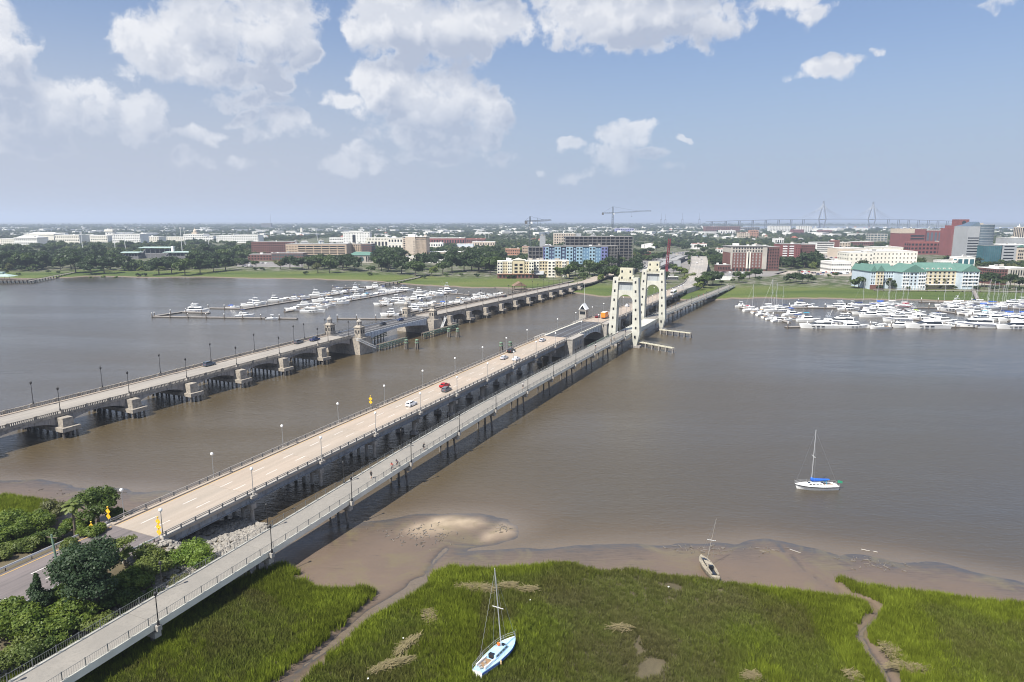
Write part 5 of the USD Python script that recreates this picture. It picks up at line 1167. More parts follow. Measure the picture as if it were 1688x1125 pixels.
ROWS_R = [('left end dock of the right marina', [(1224, 507, 'f', 10, 0), (1238, 513, 'l', 13, 20), (1235, 509, 'c', 9, 10, 'r'), (1248, 516, 'c', 10, 30), (1257, 520, 'f', 10, 20, 'a'), (1266, 524, 'c', 10, 30), (1273, 527, 'l', 10, 25), (1283, 530, 'f', 10, 20, 'n'), (1294, 530, 'c', 10, 10), (1269, 509, 'l', 15, 20), (1276, 514, 'l', 14, 5), (1288, 514, 'm', 13, 0), (1291, 509, 'l', 11, 200, 'n'), (1307, 521, 'f', 13, 5, 'b'), (1319, 527, 'c', 13, 0, 'n'), (1333, 530.5, 'f', 14, 0, 't'), (1322, 506.5, 'm', 15, 0, 'n'), (1340, 508, 'r', 8, 0)]),
          ('front row of the right marina', [(1349, 541, 's', 22, 180), (1363, 535, 'p', 13, 180), (1385, 535, 'm', 20, 180), (1407, 541, 's', 17, 0), (1440, 541, 'r', 9, 180), (1450, 542.5, 'c', 12, 180), (1481, 540, 'f', 13, 180), (1498, 540, 'c', 9, 180, 'n'), (1527, 541, 's', 25, 180, 'n'), (1557, 533, 'f', 15, 0), (1569, 540, 'c', 11, 0), (1608, 540, 'm', 24, 180), (1672, 542, 's', 22, 180)]),
          ('left half of the right marina', [(1380, 508, 'm', 15, 180), (1400, 511.5, 's', 15, 0), (1419, 506, 'l', 14, 0, 'n'), (1405, 503, 'r', 8, 0), (1422, 518.5, 's', 15, 180), (1433, 523, 'f', 14, 180), (1449, 522, 'm', 16, 180), (1447, 503, 'l', 13, 180, 'b'), (1454, 511, 'f', 14, 0, 'b'), (1461, 505.5, 'l', 13, 10), (1467, 503, 'l', 13, 180), (1437, 511, 'c', 12, 180), (1472, 513, 'l', 11, 0), (1489, 507, 'l', 13, 190, 'r'), (1493, 504, 'l', 11, 0), (1478, 530, 'm', 18, 180), (1491, 524, 'f', 14, 180), (1506, 515.5, 'r', 10, 0), (1512, 518, 'c', 11, 0, 'l'), (1499, 520, 'f', 12, 180, 'n'), (1522, 527, 's', 18, 0), (1470, 521, 'c', 13, 180), (1540, 530, 'f', 14, 180, 'n'), (1536, 524, 'c', 12, 180)]),
          ('right half of the right marina', [(1565, 512, 's', 18, 180), (1558, 506, 'l', 15, 180), (1575, 504, 'p', 14, 180), (1577, 511, 'f', 12, 0), (1594, 518.5, 'm', 15, 180), (1610, 520.5, 'f', 14, 0), (1586, 502, 'l', 12, 0), (1608, 510, 'c', 12, 0, 'n'), (1595, 508, 'c', 12, 180), (1603, 499.5, 'l', 11, 180, 'n'), (1611, 501, 'l', 13, 180), (1624, 506.5, 'l', 12, 0, 'b'), (1633, 510, 'l', 14, 0, 'n'), (1631, 504.5, 'l', 14, 180, 'b'), (1645, 509, 'l', 13, 180), (1652, 507, 'l', 13, 0), (1660, 501, 'l', 11, 180), (1666, 504, 'm', 14, 180), (1671, 500, 'l', 11, 0, 'n'), (1681, 501.5, 'f', 13, 180), (1683, 508, 'c', 12, 180, 'n'), (1618, 527, 'f', 14, 180, 't'), (1630, 526.5, 'm', 16, 0), (1645, 528, 's', 18, 0), (1652, 520, 'l', 14, 180, 'n'), (1667, 522, 'l', 13, 0, 'b'), (1682, 522, 'l', 13, 180, 'b'), (1668, 530, 's', 18, 180), (1684, 532, 'f', 15, 180), (1630, 518, 'f', 12, 0, 't')])]
brg = np.random.default_rng(3)
for rows, grp in ((ROWS_L, 'boats moored in the left marina'), (ROWS_R, 'boats moored in the right marina')):
    for place, row in rows:
        cnt = {}
        for r in sorted(row, key=lambda r: r[0]):
            k = K[r[2][0]] if r[2] != 'sp' else 'sport_yacht'; c = CV[r[5]] if len(r) > 5 else None
            cnt[k, c] = cnt.get((k, c), 0) + 1
            boat(r[0], r[1], k, r[3], r[4] + brg.uniform(-5, 5), c, f'{nth(cnt[k, c] - 1)} from left, {place}', grp)
# floating docks with their piles
MT['dock'] = mat('dock_planks', (.27, .245, .22), (.19, .17, .155), .5, .9)
MT['dock_side'] = mat('dock_side', (.06, .055, .05), None, rough=.9)
def dock(pts, lab, w=1.4, posts=7.0, cap='white', side=1):
    q = [P(x, y, 0) + [0, 0, .0] for x, y in pts]
    g = thing('floating_dock', lab, 'dock')
    part(g, 'float', MB().sweep(q, rect(-w, w, -.3, .42)), MT['dock_side']); part(g, 'walkway', MB().sweep(q, rect(-w - .05, w + .05, .425, .6)), MT['dock'])
    tot = np.r_[0, np.cumsum(np.linalg.norm(np.diff(np.array(q), axis=0), axis=1))]
    for d in np.arange(.5, tot[-1], posts * 1.7):
        c = np.array([np.interp(d, tot, np.array(q)[:, j]) for j in range(3)]); c[1] -= w + .35
        a = part(g, 'pile', MB().tube(c + [0, 0, -2], c + [0, 0, 2.6], .24, n=6), MT['timber'])
        part(a, 'pile_cap', MB().lathe([(.27, 2.6), (.27, 3.6 if cap == 'tall' else 2.9), (.05, 3.9 if cap == 'tall' else 3.2)], c, 6), MT['white'])
for pts, lab in [([(252, 523), (490, 526.5)], 'long front floating dock of the left marina, reaching farthest left'), ([(256, 522), (300, 515.5), (345, 517)], 'slanting dock beside the large motor yacht at the left end of the left marina'), ([(344, 509), (400, 510)], 'short dock under the blue covered cruiser'), ([(400, 511), (630, 474)], 'back spine dock of the left marina'), ([(470, 515), (672, 480)], 'second spine dock of the left marina'), ([(556, 526.5), (660, 526.8)], 'dock behind the near towers of the old bridge'), ([(628, 505), (744, 483.5)], 'third spine dock of the left marina'), ([(640, 522), (830, 487)], 'dock just behind the balustrade of the old bridge'), ([(735, 484), (775, 487)], 'bare dock at the right end of the left marina'), ([(548, 476.5), (632, 473)], 'farthest dock of the left marina, toward the boardwalk')]:
    dock(pts, lab)
for pts, lab in [([(1222, 508), (1300, 533)], 'left end dock of the right marina'), ([(1295, 540.5), (1332, 539.5), (1520, 540)], 'front dock of the right marina, left part'), ([(1298, 508), (1378, 509)], 'dock between two yachts at the back left of the right marina'), ([(1390, 514), (1560, 534)], 'slanting dock across the left half of the right marina'), ([(1498, 508), (1560, 508.5)], 'bare dock between the two halves of the right marina'), ([(1515, 499), (1640, 500)], 'back dock under the bank of the right marina'), ([(1545, 513), (1688, 534)], 'slanting dock across the right half of the right marina'), ([(1535, 540), (1700, 541)], 'front dock of the right marina, right part'), ([(1590, 505), (1700, 511)], 'dock for sailing yachts at the back right')]:
    dock(pts, lab, cap='tall')

# three sailing yachts near the camera
def near_yacht(name, lab, loc, rz, L, style, rx=0):
    g = thing(name, lab, 'sailboat', loc, rz, rx=rx)
    B = L * .31; hm = MT['gel'] if style != 'derelict' else mat('derelict_paint', (.38, .34, .26), (.24, .21, .16), 1.2, .8, c3=(.12, .10, .075), s3=3.)
    dm = {'blue_deck': mat('pale_blue_deck', (.30, .50, .68), (.38, .56, .70), 1.2, .5), 'moored': MT['gel'], 'derelict': hm}[style]
    R = hull(g, L, B, L * .095, L * .125, hm, dm, {'blue_deck': MT['blue'], 'moored': MT['black'], 'derelict': None}[style], n=19, full=.8, transom=.6, deep=-.5)
    z = L * .1; a = (-L * .14, L * .26, B * .30, z, z + .5, .9, .1, .14)
    c = part(g, 'coachroof', cabin(MB(), *a), dm)
    for x in np.linspace(-L * .08, L * .16, 4):
        for s in (-1, 1): part(c, 'window', MB().box((x, s * (B * .295 - .1 - (x + L * .14) / (L * .4) * B * .055), z + .2), (.55, .12, .2)), MT['dark'])
    part(g, 'cockpit', MB().box((-L * .29, 0, z + .012), (L * .22, B * .42, .03)), MT['dark'] if style == 'derelict' else MT['teak'])
    part(g, 'coaming', MB().box((-L * .29, B * .26, z), (L * .25, .16, .32)).box((-L * .29, -B * .26, z), (L * .25, .16, .32)), hm)
    part(g, 'companionway', MB().box((-L * .13, 0, z + .06), (.5, .8, .56)), MT['dark'])
    part(g, 'hatch', MB().box((L * .17, 0, z + .47), (.6, .6, .06)), MT['dark'])
    if style == 'derelict': part(g, 'open_hatch', MB().box((L * .30, 0, z + .1), (.7, .7, .04)), MT['dark'])
    mh = L * (1.35 if style != 'derelict' else 1.1)
    part(g, 'mast', MB().tube((L * .12, 0, z), (L * .11, 0, z + mh), .085 if style != 'derelict' else .05, .06 if style != 'derelict' else .03, 8), MT['alu'] if style != 'derelict' else MT['rail_tan'])
    part(g, 'spreaders', MB().tube((L * .115, -B * .33, z + mh * .52), (L * .115, B * .33, z + mh * .52), .04, n=5), MT['white'])
    m = MB()
    for p in ((L * .49, 0, L * .125), (L * .1, -B * .46, z), (L * .1, B * .46, z)) + (((-L * .49, 0, z),) if style != 'derelict' else ()): m.tube((L * .11, 0, z + mh * .97), p, .016 if style != 'moored' else .022, n=3)
    part(g, 'rigging', m, MT['wire'])
    if style != 'derelict':
        m = MB()
        for sd in (2, 3):
            pts = R[:, sd] * [1, .97, 1]
            for h in (.35, .65):
                for p, q in zip(pts[:-1], pts[1:]): m.tube(p + [0, 0, h], q + [0, 0, h], .016, n=3)
            for p in pts[::3]: m.tube(p, p + [0, 0, .66], .02, n=3)
        e = R[-1, 2] * [1, 0, 1]; m.tube(e + [0, 0, .65], e + [.25, 0, .9], .025, n=4)
        part(g, 'lifelines', m, MT['alu'])
        part(g, 'rudder', MB().box((-L * .5, 0, -.8), (.35, .08, 1.4)), hm)
    part(g, 'keel', MB().box((0, 0, -1.0 if style != 'moored' else -1.4), (L * .25, .25, .8)), hm)
    if style == 'moored':
        part(g, 'sail_cover', MB().loft([[(x, r * math.cos(t), z + 1.15 + h + 1.3 * r * math.sin(t)) for t in np.linspace(0, 2 * math.pi, 11)[:-1]] for x, r, h in ((-L * .30, .10, .12), (-L * .26, .16, .1), (-L * .1, .22, .05), (L * .06, .28, .05), (L * .115, .34, .15), (L * .14, .30, .2))]), MT['blue'], smooth=True)
        part(g, 'dodger', MB().loft([[(-L * .2 - .1, r * B * .3 * math.cos(t), z + .35 + .75 * r * math.sin(t)) for t in np.linspace(0, math.pi, 8)] for r in (.6, 1.0)], cap=False), MT['teal'])
        for x, nm in ((-L * .02, 'white'), (-L * .4, 'tan_canvas')): part(g, 'fender', MB().lathe([(.03, 0), (.14, .1), (.14, .5), (.03, .6)], (x, -B * .5 - .05, .25), 8), MT[nm])
        part(g, 'flag', MB().add([(-L * .49, 0, z + .5), (-L * .60, .1, z + .45), (-L * .60, .1, z + .95), (-L * .49, 0, z + 1.2)], [[0, 1, 2, 3]]), mat('green_flag', (.02, .22, .12), None, rough=.8))
    if style == 'blue_deck':
        part(g, 'orange_buoy', MB().lathe([(.02, 0), (.2, .12), (.24, .3), (.16, .48), (.02, .55)], (L * .1, .3, z + .55), 10), mat('orange_buoy', (.85, .14, .02), None, rough=.5))
        part(g, 'fender', MB().lathe([(.03, 0), (.14, .1), (.14, .5), (.03, .6)], (-L * .12, -B * .5 - .06, .3), 8), MT['tan_canvas'])
        m = MB()
        for x, y in ((-3.4, .3), (-3.0, -.35), (-2.5, .2), (-3.7, -.1)): m.box((x, y, z + .04), (.4, .3, .14), x)
        part(g, 'clutter', m, MT['rail_tan'], kind='stuff')
    return g
def ang(a, b): d = P(*b) - P(*a); return math.degrees(math.atan2(d[1], d[0])), float(np.linalg.norm(d[:2]))
a1, l1 = ang((1374, 801), (1314, 799)); c = P(1345, 806, 0)
near_yacht('sailing_yacht', 'white sailing yacht with bright blue sail cover moored alone on the open river', c, a1 + 3, 9.6, 'moored')
a2, l2 = ang((800, 1103), (846, 1062)); c = P(820, 1089, .8)
near_yacht('sailing_yacht', 'pale blue decked sailing yacht with orange buoy stranded in the marsh grass', c + [0, 0, .15], a2, 8.8, 'blue_deck', rx=-5)
a3, l3 = ang((1178, 951), (1152, 915)); c = P(1166, 940, .35)
near_yacht('sailing_yacht', 'derelict weathered sailing boat lying on the mud at the grass edge', c + [0, 0, .05], a3, 7.6, 'derelict', rx=9)
# ------------------------------------------------------------------ the city
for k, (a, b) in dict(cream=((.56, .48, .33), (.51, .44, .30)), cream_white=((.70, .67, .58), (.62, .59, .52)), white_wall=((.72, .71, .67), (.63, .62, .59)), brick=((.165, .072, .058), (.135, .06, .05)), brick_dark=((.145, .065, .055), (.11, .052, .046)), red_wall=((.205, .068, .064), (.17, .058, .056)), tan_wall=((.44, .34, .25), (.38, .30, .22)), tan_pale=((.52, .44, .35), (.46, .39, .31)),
                      stone=((.42, .39, .34), (.36, .33, .29)), grey_wall=((.34, .35, .36), (.29, .30, .31)), grey_dark=((.13, .13, .135), (.10, .10, .105)), wrap_light=((.27, .40, .49), (.235, .36, .45)), wrap_mid=((.13, .23, .34), (.105, .195, .30)), wrap_dark=((.05, .07, .13), (.045, .06, .11)), wrap_violet=((.15, .165, .34), (.13, .14, .30)), frame_grey=((.21, .20, .19), (.16, .155, .15)),
                      roof_white=((.66, .65, .61), (.55, .54, .51)), roof_grey=((.30, .295, .285), (.24, .235, .23)), roof_green=((.095, .19, .155), (.08, .165, .135)), roof_pale_green=((.33, .42, .39), (.29, .38, .355)), roof_red=((.33, .10, .07), (.28, .085, .06)), roof_orange=((.40, .22, .145), (.35, .19, .13)), blue_wall=((.50, .58, .64), (.44, .51, .57)), lavender=((.28, .28, .52), (.25, .25, .46)), teal_glass=((.03, .10, .12), (.045, .13, .15)), steel_glass=((.075, .105, .13), (.10, .13, .155))).items():
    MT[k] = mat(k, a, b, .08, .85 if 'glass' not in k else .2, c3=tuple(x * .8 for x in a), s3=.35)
OCC = []        # (xl, xr, yb, yt) seen extents, so that trees stay out of the facades
FOOT = []       # footprints on the ground
class Bld:
    """A building whose front foot runs from (xl, yb) to (xr, yb) in the photograph; local x along the front, y away from the river, z up."""
    def __init__(s, name, label, xl, xr, yb, yt, depth, yaw=0, cat='building', ground=2.0, group=None):
        a, b = P(xl, yb, ground), P(xr, yb, ground)
        s.w = float(np.linalg.norm(b - a)); s.h = float(height_at((a + b) / 2, yt)); s.d = depth
        s.p = thing(name, label, cat, a, yaw, group)
        s.px = s.w / (xr - xl); s.yaw = yaw
        OCC.append((xl, xr, yb, yt)); c, n = math.cos(math.radians(yaw)), math.sin(math.radians(yaw))
        FOOT.append(Polygon([(a[0] + x * c - y * n, a[1] + x * n + y * c) for x, y in ((-4, -4), (s.w + 4, -4), (s.w + 4, depth + 4), (-4, depth + 4))]))
    def box(s, x0, x1, y0, y1, z0, z1, m, name='wall', par=None):
        return part(par or s.p, name, MB().box(((x0 + x1) / 2, (y0 + y1) / 2, z0), (x1 - x0, y1 - y0, z1 - z0)), MT[m])
    def roof(s, x0, x1, y0, y1, z, m='roof_white', t=.35, units=0, seed=0, lip=.4):
        r = part(s.p, 'roof', MB().box(((x0 + x1) / 2, (y0 + y1) / 2, z + .003), (x1 - x0 + lip, y1 - y0 + lip, t)), MT[m]); q = random.Random(seed + int(x0 * 7))
        for k in range(units):
            w = q.uniform(1.5, 4); part(r, 'roof_unit', MB().box((q.uniform(x0 + 2, x1 - 2), q.uniform(y0 + 2, y1 - 2), z + t), (w, w * .8, q.uniform(1, 2.6))), MT[q.choice(['roof_grey', 'stone', 'white_wall'])])
        return r
    def win(s, face, a0, a1, at, z0, z1, nf, nb, m='dark', fw=.5, fh=.55, name='window', trim=None, par=None):
        """Windows set in the face 'F' (front, y=at), 'L' / 'R' (x=at) over a0..a1 and z0..z1, nf storeys of nb bays; each one is a part, proud by a hand."""
        bw, bh = (a1 - a0) / nb, (z1 - z0) / nf
        for i in range(nf):
            for j in range(nb):
                c, z = a0 + (j + .5) * bw, z0 + (i + .5 - fh / 2) * bh
                sz = (bw * fw, .16, bh * fh) if face == 'F' else (.16, bw * fw, bh * fh)
                w = part(par or s.p, name, MB().box((c, at, z) if face == 'F' else (at, c, z), sz), MT[m])
                if trim: part(w, 'sill', MB().box((c, at - .02, z - .25) if face == 'F' else (at, c, z - .25), (sz[0] + (.3 if face == 'F' else .06), sz[1] + (.06 if face == 'F' else .3), .22)), MT[trim])
    def strip(s, face, a0, a1, at, z0, z1, nf, m='dark', fh=.42, name='window_band'):
        bh = (z1 - z0) / nf
        for i in range(nf):
            z = z0 + (i + .3) * bh
            part(s.p, name, MB().box(((a0 + a1) / 2, at, z) if face == 'F' else (at, (a0 + a1) / 2, z), (a1 - a0, .16, bh * fh) if face == 'F' else (.16, a1 - a0, bh * fh)), MT[m])
    def gable(s, x0, x1, y0, y1, z, rise, m, axis='x', over=.6, hip=0.):
        x0, x1, y0, y1 = x0 - over, x1 + over, y0 - over, y1 + over
        if axis == 'x': t = [(x0 + hip, (y0 + y1) / 2, z + rise), (x1 - hip, (y0 + y1) / 2, z + rise)]
        else: t = [((x0 + x1) / 2, y0 + hip, z + rise), ((x0 + x1) / 2, y1 - hip, z + rise)]
        v = [(x0, y0, z), (x1, y0, z), (x1, y1, z), (x0, y1, z)] + t
        f = [[0, 1, 5, 4], [2, 3, 4, 5], [1, 2, 5, 5], [3, 0, 4, 4], [3, 2, 1, 0]] if axis == 'x' else [[1, 2, 5, 4], [3, 0, 4, 5], [0, 1, 4, 4], [2, 3, 5, 5], [3, 2, 1, 0]]
        return part(s.p, 'roof', MB().add(v, f), MT[m])
def block(name, label, xl, xr, yb, yt, depth, wall, roof='roof_white', nf=0, nb=0, yaw=0, units=2, m='dark', fw=.5, fh=.5, side=True, cat='building', strip=False):
    b = Bld(name, label, xl, xr, yb, yt, depth, yaw, cat)
    b.box(0, b.w, 0, depth, -1, b.h, wall); b.roof(0, b.w, 0, depth, b.h, roof, units=units, seed=int(xl))
    if nf and not strip:
        b.win('F', 0, b.w, -.03, .8, b.h - .5, nf, nb, m, fw, fh)
        if side:
            at = b.w + .03 if (xl + xr) / 2 < 844 else -.03
            b.win('R', 0, depth, at, .8, b.h - .5, nf, max(1, int(depth / (b.w / nb))), m, fw, fh)
    if nf and strip: b.strip('F', .6, b.w - .6, -.03, .8, b.h - .4, nf, m)
    return b
# -- riverside hotel, cream and white, two wings
b = Bld('riverside_hotel', 'cream and white riverside apartment hotel with brick ground floor, right of the far marsh', 820, 880, 459, 429, 17, cat='hotel')
h, w = b.h, b.w
b.box(0, w, .8, 17, -1, 4.2, 'brick'); b.box(0, w, 1, 17, 4.2, h - 1.5, 'cream'); b.roof(0, w, 1, 17, h - 1.5, units=7)
for x0, x1 in ((0, .14), (.28, .40), (.86, 1.0)): b.box(x0 * w, x1 * w, .2, 1.2, 4.2, h - 1.0, 'cream_white', 'bay'); b.win('F', x0 * w, x1 * w, .17, 4.6, h - 1.8, 4, 2, 'dark', .55, .5)
b.box(.42 * w, .74 * w, .3, 1.2, 4.2, h - .2, 'cream', 'bay'); b.win('F', .44 * w, .72 * w, .27, 4.8, h - 3.2, 3, 2, 'dark', .62, .62, 'balcony'); b.gable(.42 * w, .74 * w, .2, 6, h - .2, 2.2, 'cream_white', 'y', .4)
b.win('F', .15 * w, .27 * w, .97, 4.6, h - 1.8, 4, 2, 'dark', .45, .5); b.win('F', .75 * w, .85 * w, .97, 4.6, h - 1.8, 4, 2, 'dark', .45, .5); b.win('F', .03 * w, .97 * w, .77, .2, 4.0, 1, 9, 'dark', .6, .75, 'arcade_opening')
b.win('R', 1, 17, -.03, 4.6, h - 1.8, 4, 5, 'dark', .4, .5)
b.box(-.6, w + .6, .0, 1.0, 4.0, 4.6, 'roof_orange', 'awning')
x0 = w; w2 = 55 * b.px * 1.08
b.box(x0, x0 + w2, 13, 31, -1, h - 1.8, 'cream'); b.roof(x0, x0 + w2, 13, 31, h - 1.8, units=7, seed=4)
for f0, f1 in ((.0, .16), (.40, .62), (.80, .92)): b.box(x0 + f0 * w2, x0 + f1 * w2, 12.3, 13.2, 0, h - 1.3, 'cream_white', 'bay'); b.win('F', x0 + f0 * w2, x0 + f1 * w2, 12.27, 1.0, h - 2, 5, 2, 'dark', .55, .5)
b.win('F', x0 + .17 * w2, x0 + .39 * w2, 12.97, 1.0, h - 2, 5, 3, 'dark', .55, .55); b.win('F', x0 + .63 * w2, x0 + .79 * w2, 12.97, 1, h - 2, 5, 2, 'dark', .4, .5)
b.win('R', 13, 31, x0 + w2 + .03, 1, h - 2, 5, 5, 'dark', .45, .5)
# -- building wrapped in blue, under construction
b = Bld('construction_block', 'half built apartment block clad in light and dark blue sheathing with bare grey floors above', 896, 1001, 441, 407, 26, cat='building')
h, w = b.h, b.w
b.box(0, w, 1, 26, -1, 4, 'frame_grey'); b.win('F', .05 * w, .95 * w, .97, -.3, 3.8, 1, 12, 'dark', .62, .8, 'opening')
seq = [('wrap_violet', .025), ('wrap_light', .055), ('wrap_dark', .09), ('wrap_light', .10), ('wrap_dark', .08), ('wrap_light', .11), ('wrap_dark', .05), ('wrap_light', .10), ('wrap_mid', .10), ('wrap_light', .10), ('wrap_mid', .09), ('wrap_violet', .10)]
x = 0.
for m, f in seq:
    d = 0 if 'light' in m or 'violet' in m else .9
    b.box(x * w, (x + f) * w, d, 26, 4, h, m, 'sheathing'); b.win('F', x * w, (x + f) * w, d - .03, 4.2, h - .3, 5, max(1, int(f / .045)), 'dark' if d == 0 else 'wrap_light', .5 if d == 0 else .4, .5); x += f
b.roof(0, w, 0, 26, h, 'frame_grey', .5, units=3)
def frame(b, x0, x1, y0, y1, z0, z1, nf, nb, nd):
    bh = (z1 - z0) / nf
    for i in range(nf + 1): part(b.p, 'floor_slab', MB().box(((x0 + x1) / 2, (y0 + y1) / 2, z0 + i * bh), (x1 - x0, y1 - y0, .5)), MT['frame_grey'])
    for i in range(nf):
        for j in range(nb + 1):
            for k in (0, nd): part(b.p, 'column', MB().box((x0 + .5 + (x1 - x0 - 1) * j / nb, y0 + .5 + (y1 - y0 - 1) * k / nd, z0 + i * bh + .5), (.6, .6, bh - .5)), MT['frame_grey'])
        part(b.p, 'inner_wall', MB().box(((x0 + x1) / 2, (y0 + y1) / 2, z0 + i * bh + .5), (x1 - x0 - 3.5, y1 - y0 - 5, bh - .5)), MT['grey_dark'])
frame(b, .36 * w, 1.46 * w, 27, 60, 0, h + 11.5, 10, 15, 5)
frame(b, w + .3, w * 1.16, 2, 26, 0, h + .5, 7, 3, 4)
frame(b, -.24 * w, -.3, 8, 30, 0, h - 1.5, 5, 4, 3)
b.box(.55 * w, .62 * w, 30, 38, h + 11.5, h + 16, 'grey_wall', 'lift_core')
OCC.append((873, 1050, 441, 393))
# -- tall round-cornered hotel
b = Bld('tower_hotel', 'tall tan tower hotel with ribbed side standing alone left of centre', 664, 704, 428, 392, 22, yaw=-8, cat='hotel')
h, w = b.h, b.w
b.box(0, .14 * w, .8, 21, -1, h - 1, 'tan_pale'); b.box(.14 * w, .55 * w, -.6, 22, -1, h + 1.2, 'tan_pale'); b.box(.55 * w, w, .6, 21, -1, h - .2, 'tan_wall'); b.roof(0, w, 0, 21, h + 1.2, units=8); b.box(.2 * w, .5 * w, 6, 14, h + 1.5, h + 5, 'white_wall', 'plant_room')  # right, ribbed half in darker tan: the shade on that face is painted in
for k in range(12): b.box((.56 + .036 * k) * w, (.573 + .036 * k) * w, .1, .7, -1, h - 2, 'tan_pale', 'rib')
b.win('F', .02 * w, .13 * w, .77, 6, h - 2, 9, 1, 'dark', .7, .5, 'balcony'); b.win('F', .56 * w, w, .57, h - 4, h - .6, 1, 12, 'dark', .6, .7)
b.win('F', .47 * w, .52 * w, -.63, 3, h - 4, 10, 1, 'dark', .8, .4)
b.win('F', .57 * w, .99 * w, .57, 4, h - 4.4, 11, 11, 'dark', .45, .42)
block('hotel_podium', 'low white podium at the foot of the tan tower hotel', 646, 690, 433, 424, 12, 'cream_white', nf=1, nb=9, fh=.45)
block('conference_hall', 'long low tan hall to the right of the tan tower hotel', 706, 772, 428, 416, 30, 'tan_pale', nf=0, units=5)
block('canopy_building', 'low white roofed building before the long tan hall', 700, 756, 434, 427, 16, 'white_wall', nf=0, units=8)
# -- white hall with arched windows
b = block('white_office', 'white office block with tall dark central window, back left of the tower hotel', 566, 610, 405, 383, 25, 'white_wall', nf=5, nb=10, fw=.3, fh=.35)
b.box(b.w * .36, b.w * .47, -.25, 0, 3, b.h * .8, 'dark', 'tall_window'); b.box(b.w * .25, b.w * .75, -.6, 6, b.h, b.h + 3, 'white_wall', 'parapet')
b = block('arched_hall', 'low white hall with big dark arches beside the white office block', 604, 641, 406, 392, 22, 'cream_white', nf=0)
b.win('F', 2, b.w - 2, -.03, 0, b.h * .55, 1, 6, 'dark', .6, .9, 'arch'); b.win('F', 2, b.w - 2, -.03, b.h * .6, b.h, 1, 14, 'dark', .35, .5)
block('white_annex', 'small white annex with curved roof left of the white office block', 543, 566, 403, 392, 20, 'white_wall', nf=2, nb=8, fh=.4)
# -- brick blocks and long tan parking structure
block('brick_apartments', 'red brick apartments at the left end of the long tan parking building', 415, 443, 419, 399, 25, 'brick', 'roof_grey', 5, 9, fw=.5, fh=.4)
block('brick_wing', 'dark brick wing between red brick apartments and the tan parking building', 443, 486, 419, 399, 25, 'brick_dark', 'roof_grey', 5, 12, fw=.5, fh=.45)
b = block('parking_structure', 'long tan parking building with open dark decks', 472, 572, 428, 403, 35, 'tan_wall', 'roof_grey', units=6)
for k in range(6): b.win('F', b.w * (.20 + .13 * k), b.w * (.325 + .13 * k), -.03, 1, b.h - 1.5, 6, 1, 'dark', .92, .5, 'deck_opening')
b.win('F', 0, b.w * .19, -.03, 2, b.h - 2, 5, 4, 'dark', .35, .4)
block('tan_offices', 'tan and brown offices at the right end of the parking building', 572, 596, 426, 403, 30, 'tan_wall', 'roof_grey', 6, 8)
block('brown_offices', 'dark glazed corner beside the tan offices', 596, 613, 426, 403, 30, 'brick_dark', 'roof_grey', 6, 7, m='glass_blue', fw=.7)
block('low_brick_clinic', 'low brick clinic with pale roof before the brick apartments', 409, 448, 430, 420, 22, 'brick', 'roof_grey', 2, 8, fw=.5)
block('low_glazed_clinic', 'low clinic with grey roof and glazed front before the parking building', 448, 500, 430, 418, 22, 'brick', 'roof_grey', 2, 12, m='glass_blue', fw=.7, fh=.6)
b = Bld('green_roofed_hall', 'pale hall with green hipped roof and round window', 574, 618, 434, 421, 16)
b.box(0, b.w, 0, 16, -1, b.h, 'stone'); b.gable(0, b.w, 0, 16, b.h, 4.5, 'roof_green', 'x', 1, 10); b.win('F', 1, b.w * .36, -.03, 1, b.h - 1, 1, 4, 'dark', .6, .8); b.win('F', b.w * .66, b.w - 1, -.03, 1, b.h - 1, 1, 4, 'dark', .6, .8)
part(b.p, 'round_window', MB().tube((b.w * .5, -.25, b.h * .5), (b.w * .5, 0, b.h * .5), 3.4, n=16), MT['glass_blue'])
# -- stadium stands with floodlights
b = Bld('stadium', 'dark football stadium stands with pale green canopies among the trees at left', 197, 318, 427, 411, 40, cat='stadium')
for x0, x1, z, y0 in ((.0, .26, 8.5, 0), (.22, .64, 15.5, 14), (.60, .94, 9, 2)):
    m = MB(); X0, X1 = x0 * b.w, x1 * b.w
    m.add([(X0, y0, -1), (X1, y0, -1), (X1, y0 + 16, -1), (X0, y0 + 16, -1), (X0, y0, z * .45), (X1, y0, z * .45), (X1, y0 + 16, z * .9), (X0, y0 + 16, z * .9)], [[4, 5, 6, 7], [0, 1, 5, 4], [1, 2, 6, 5], [2, 3, 7, 6], [3, 0, 4, 7]])
    part(b.p, 'stand', m, MT['grey_dark']); part(b.p, 'canopy', MB().add([(X0 - 1, y0 - 2, z + 1), (X1 + 1, y0 - 2, z + 1), (X1 + 1, y0 + 15, z + 2), (X0 - 1, y0 + 15, z + 2), (X0 - 1, y0 - 2, z + .4), (X1 + 1, y0 - 2, z + .4), (X1 + 1, y0 + 15, z + 1.4), (X0 - 1, y0 + 15, z + 1.4)], [[0, 1, 2, 3], [7, 6, 5, 4], [0, 4, 5, 1], [1, 5, 6, 2]]), MT['roof_pale_green'])
    for k in np.linspace(.03, .97, 7): part(b.p, 'post', MB().tube((X0 + (X1 - X0) * k, y0, 0), (X0 + (X1 - X0) * k, y0, z + .6), .3, n=4), MT['grey_wall'])
b.box(b.w * .66, b.w * .69, 12, 16, -1, 19, 'white_wall', 'tower')
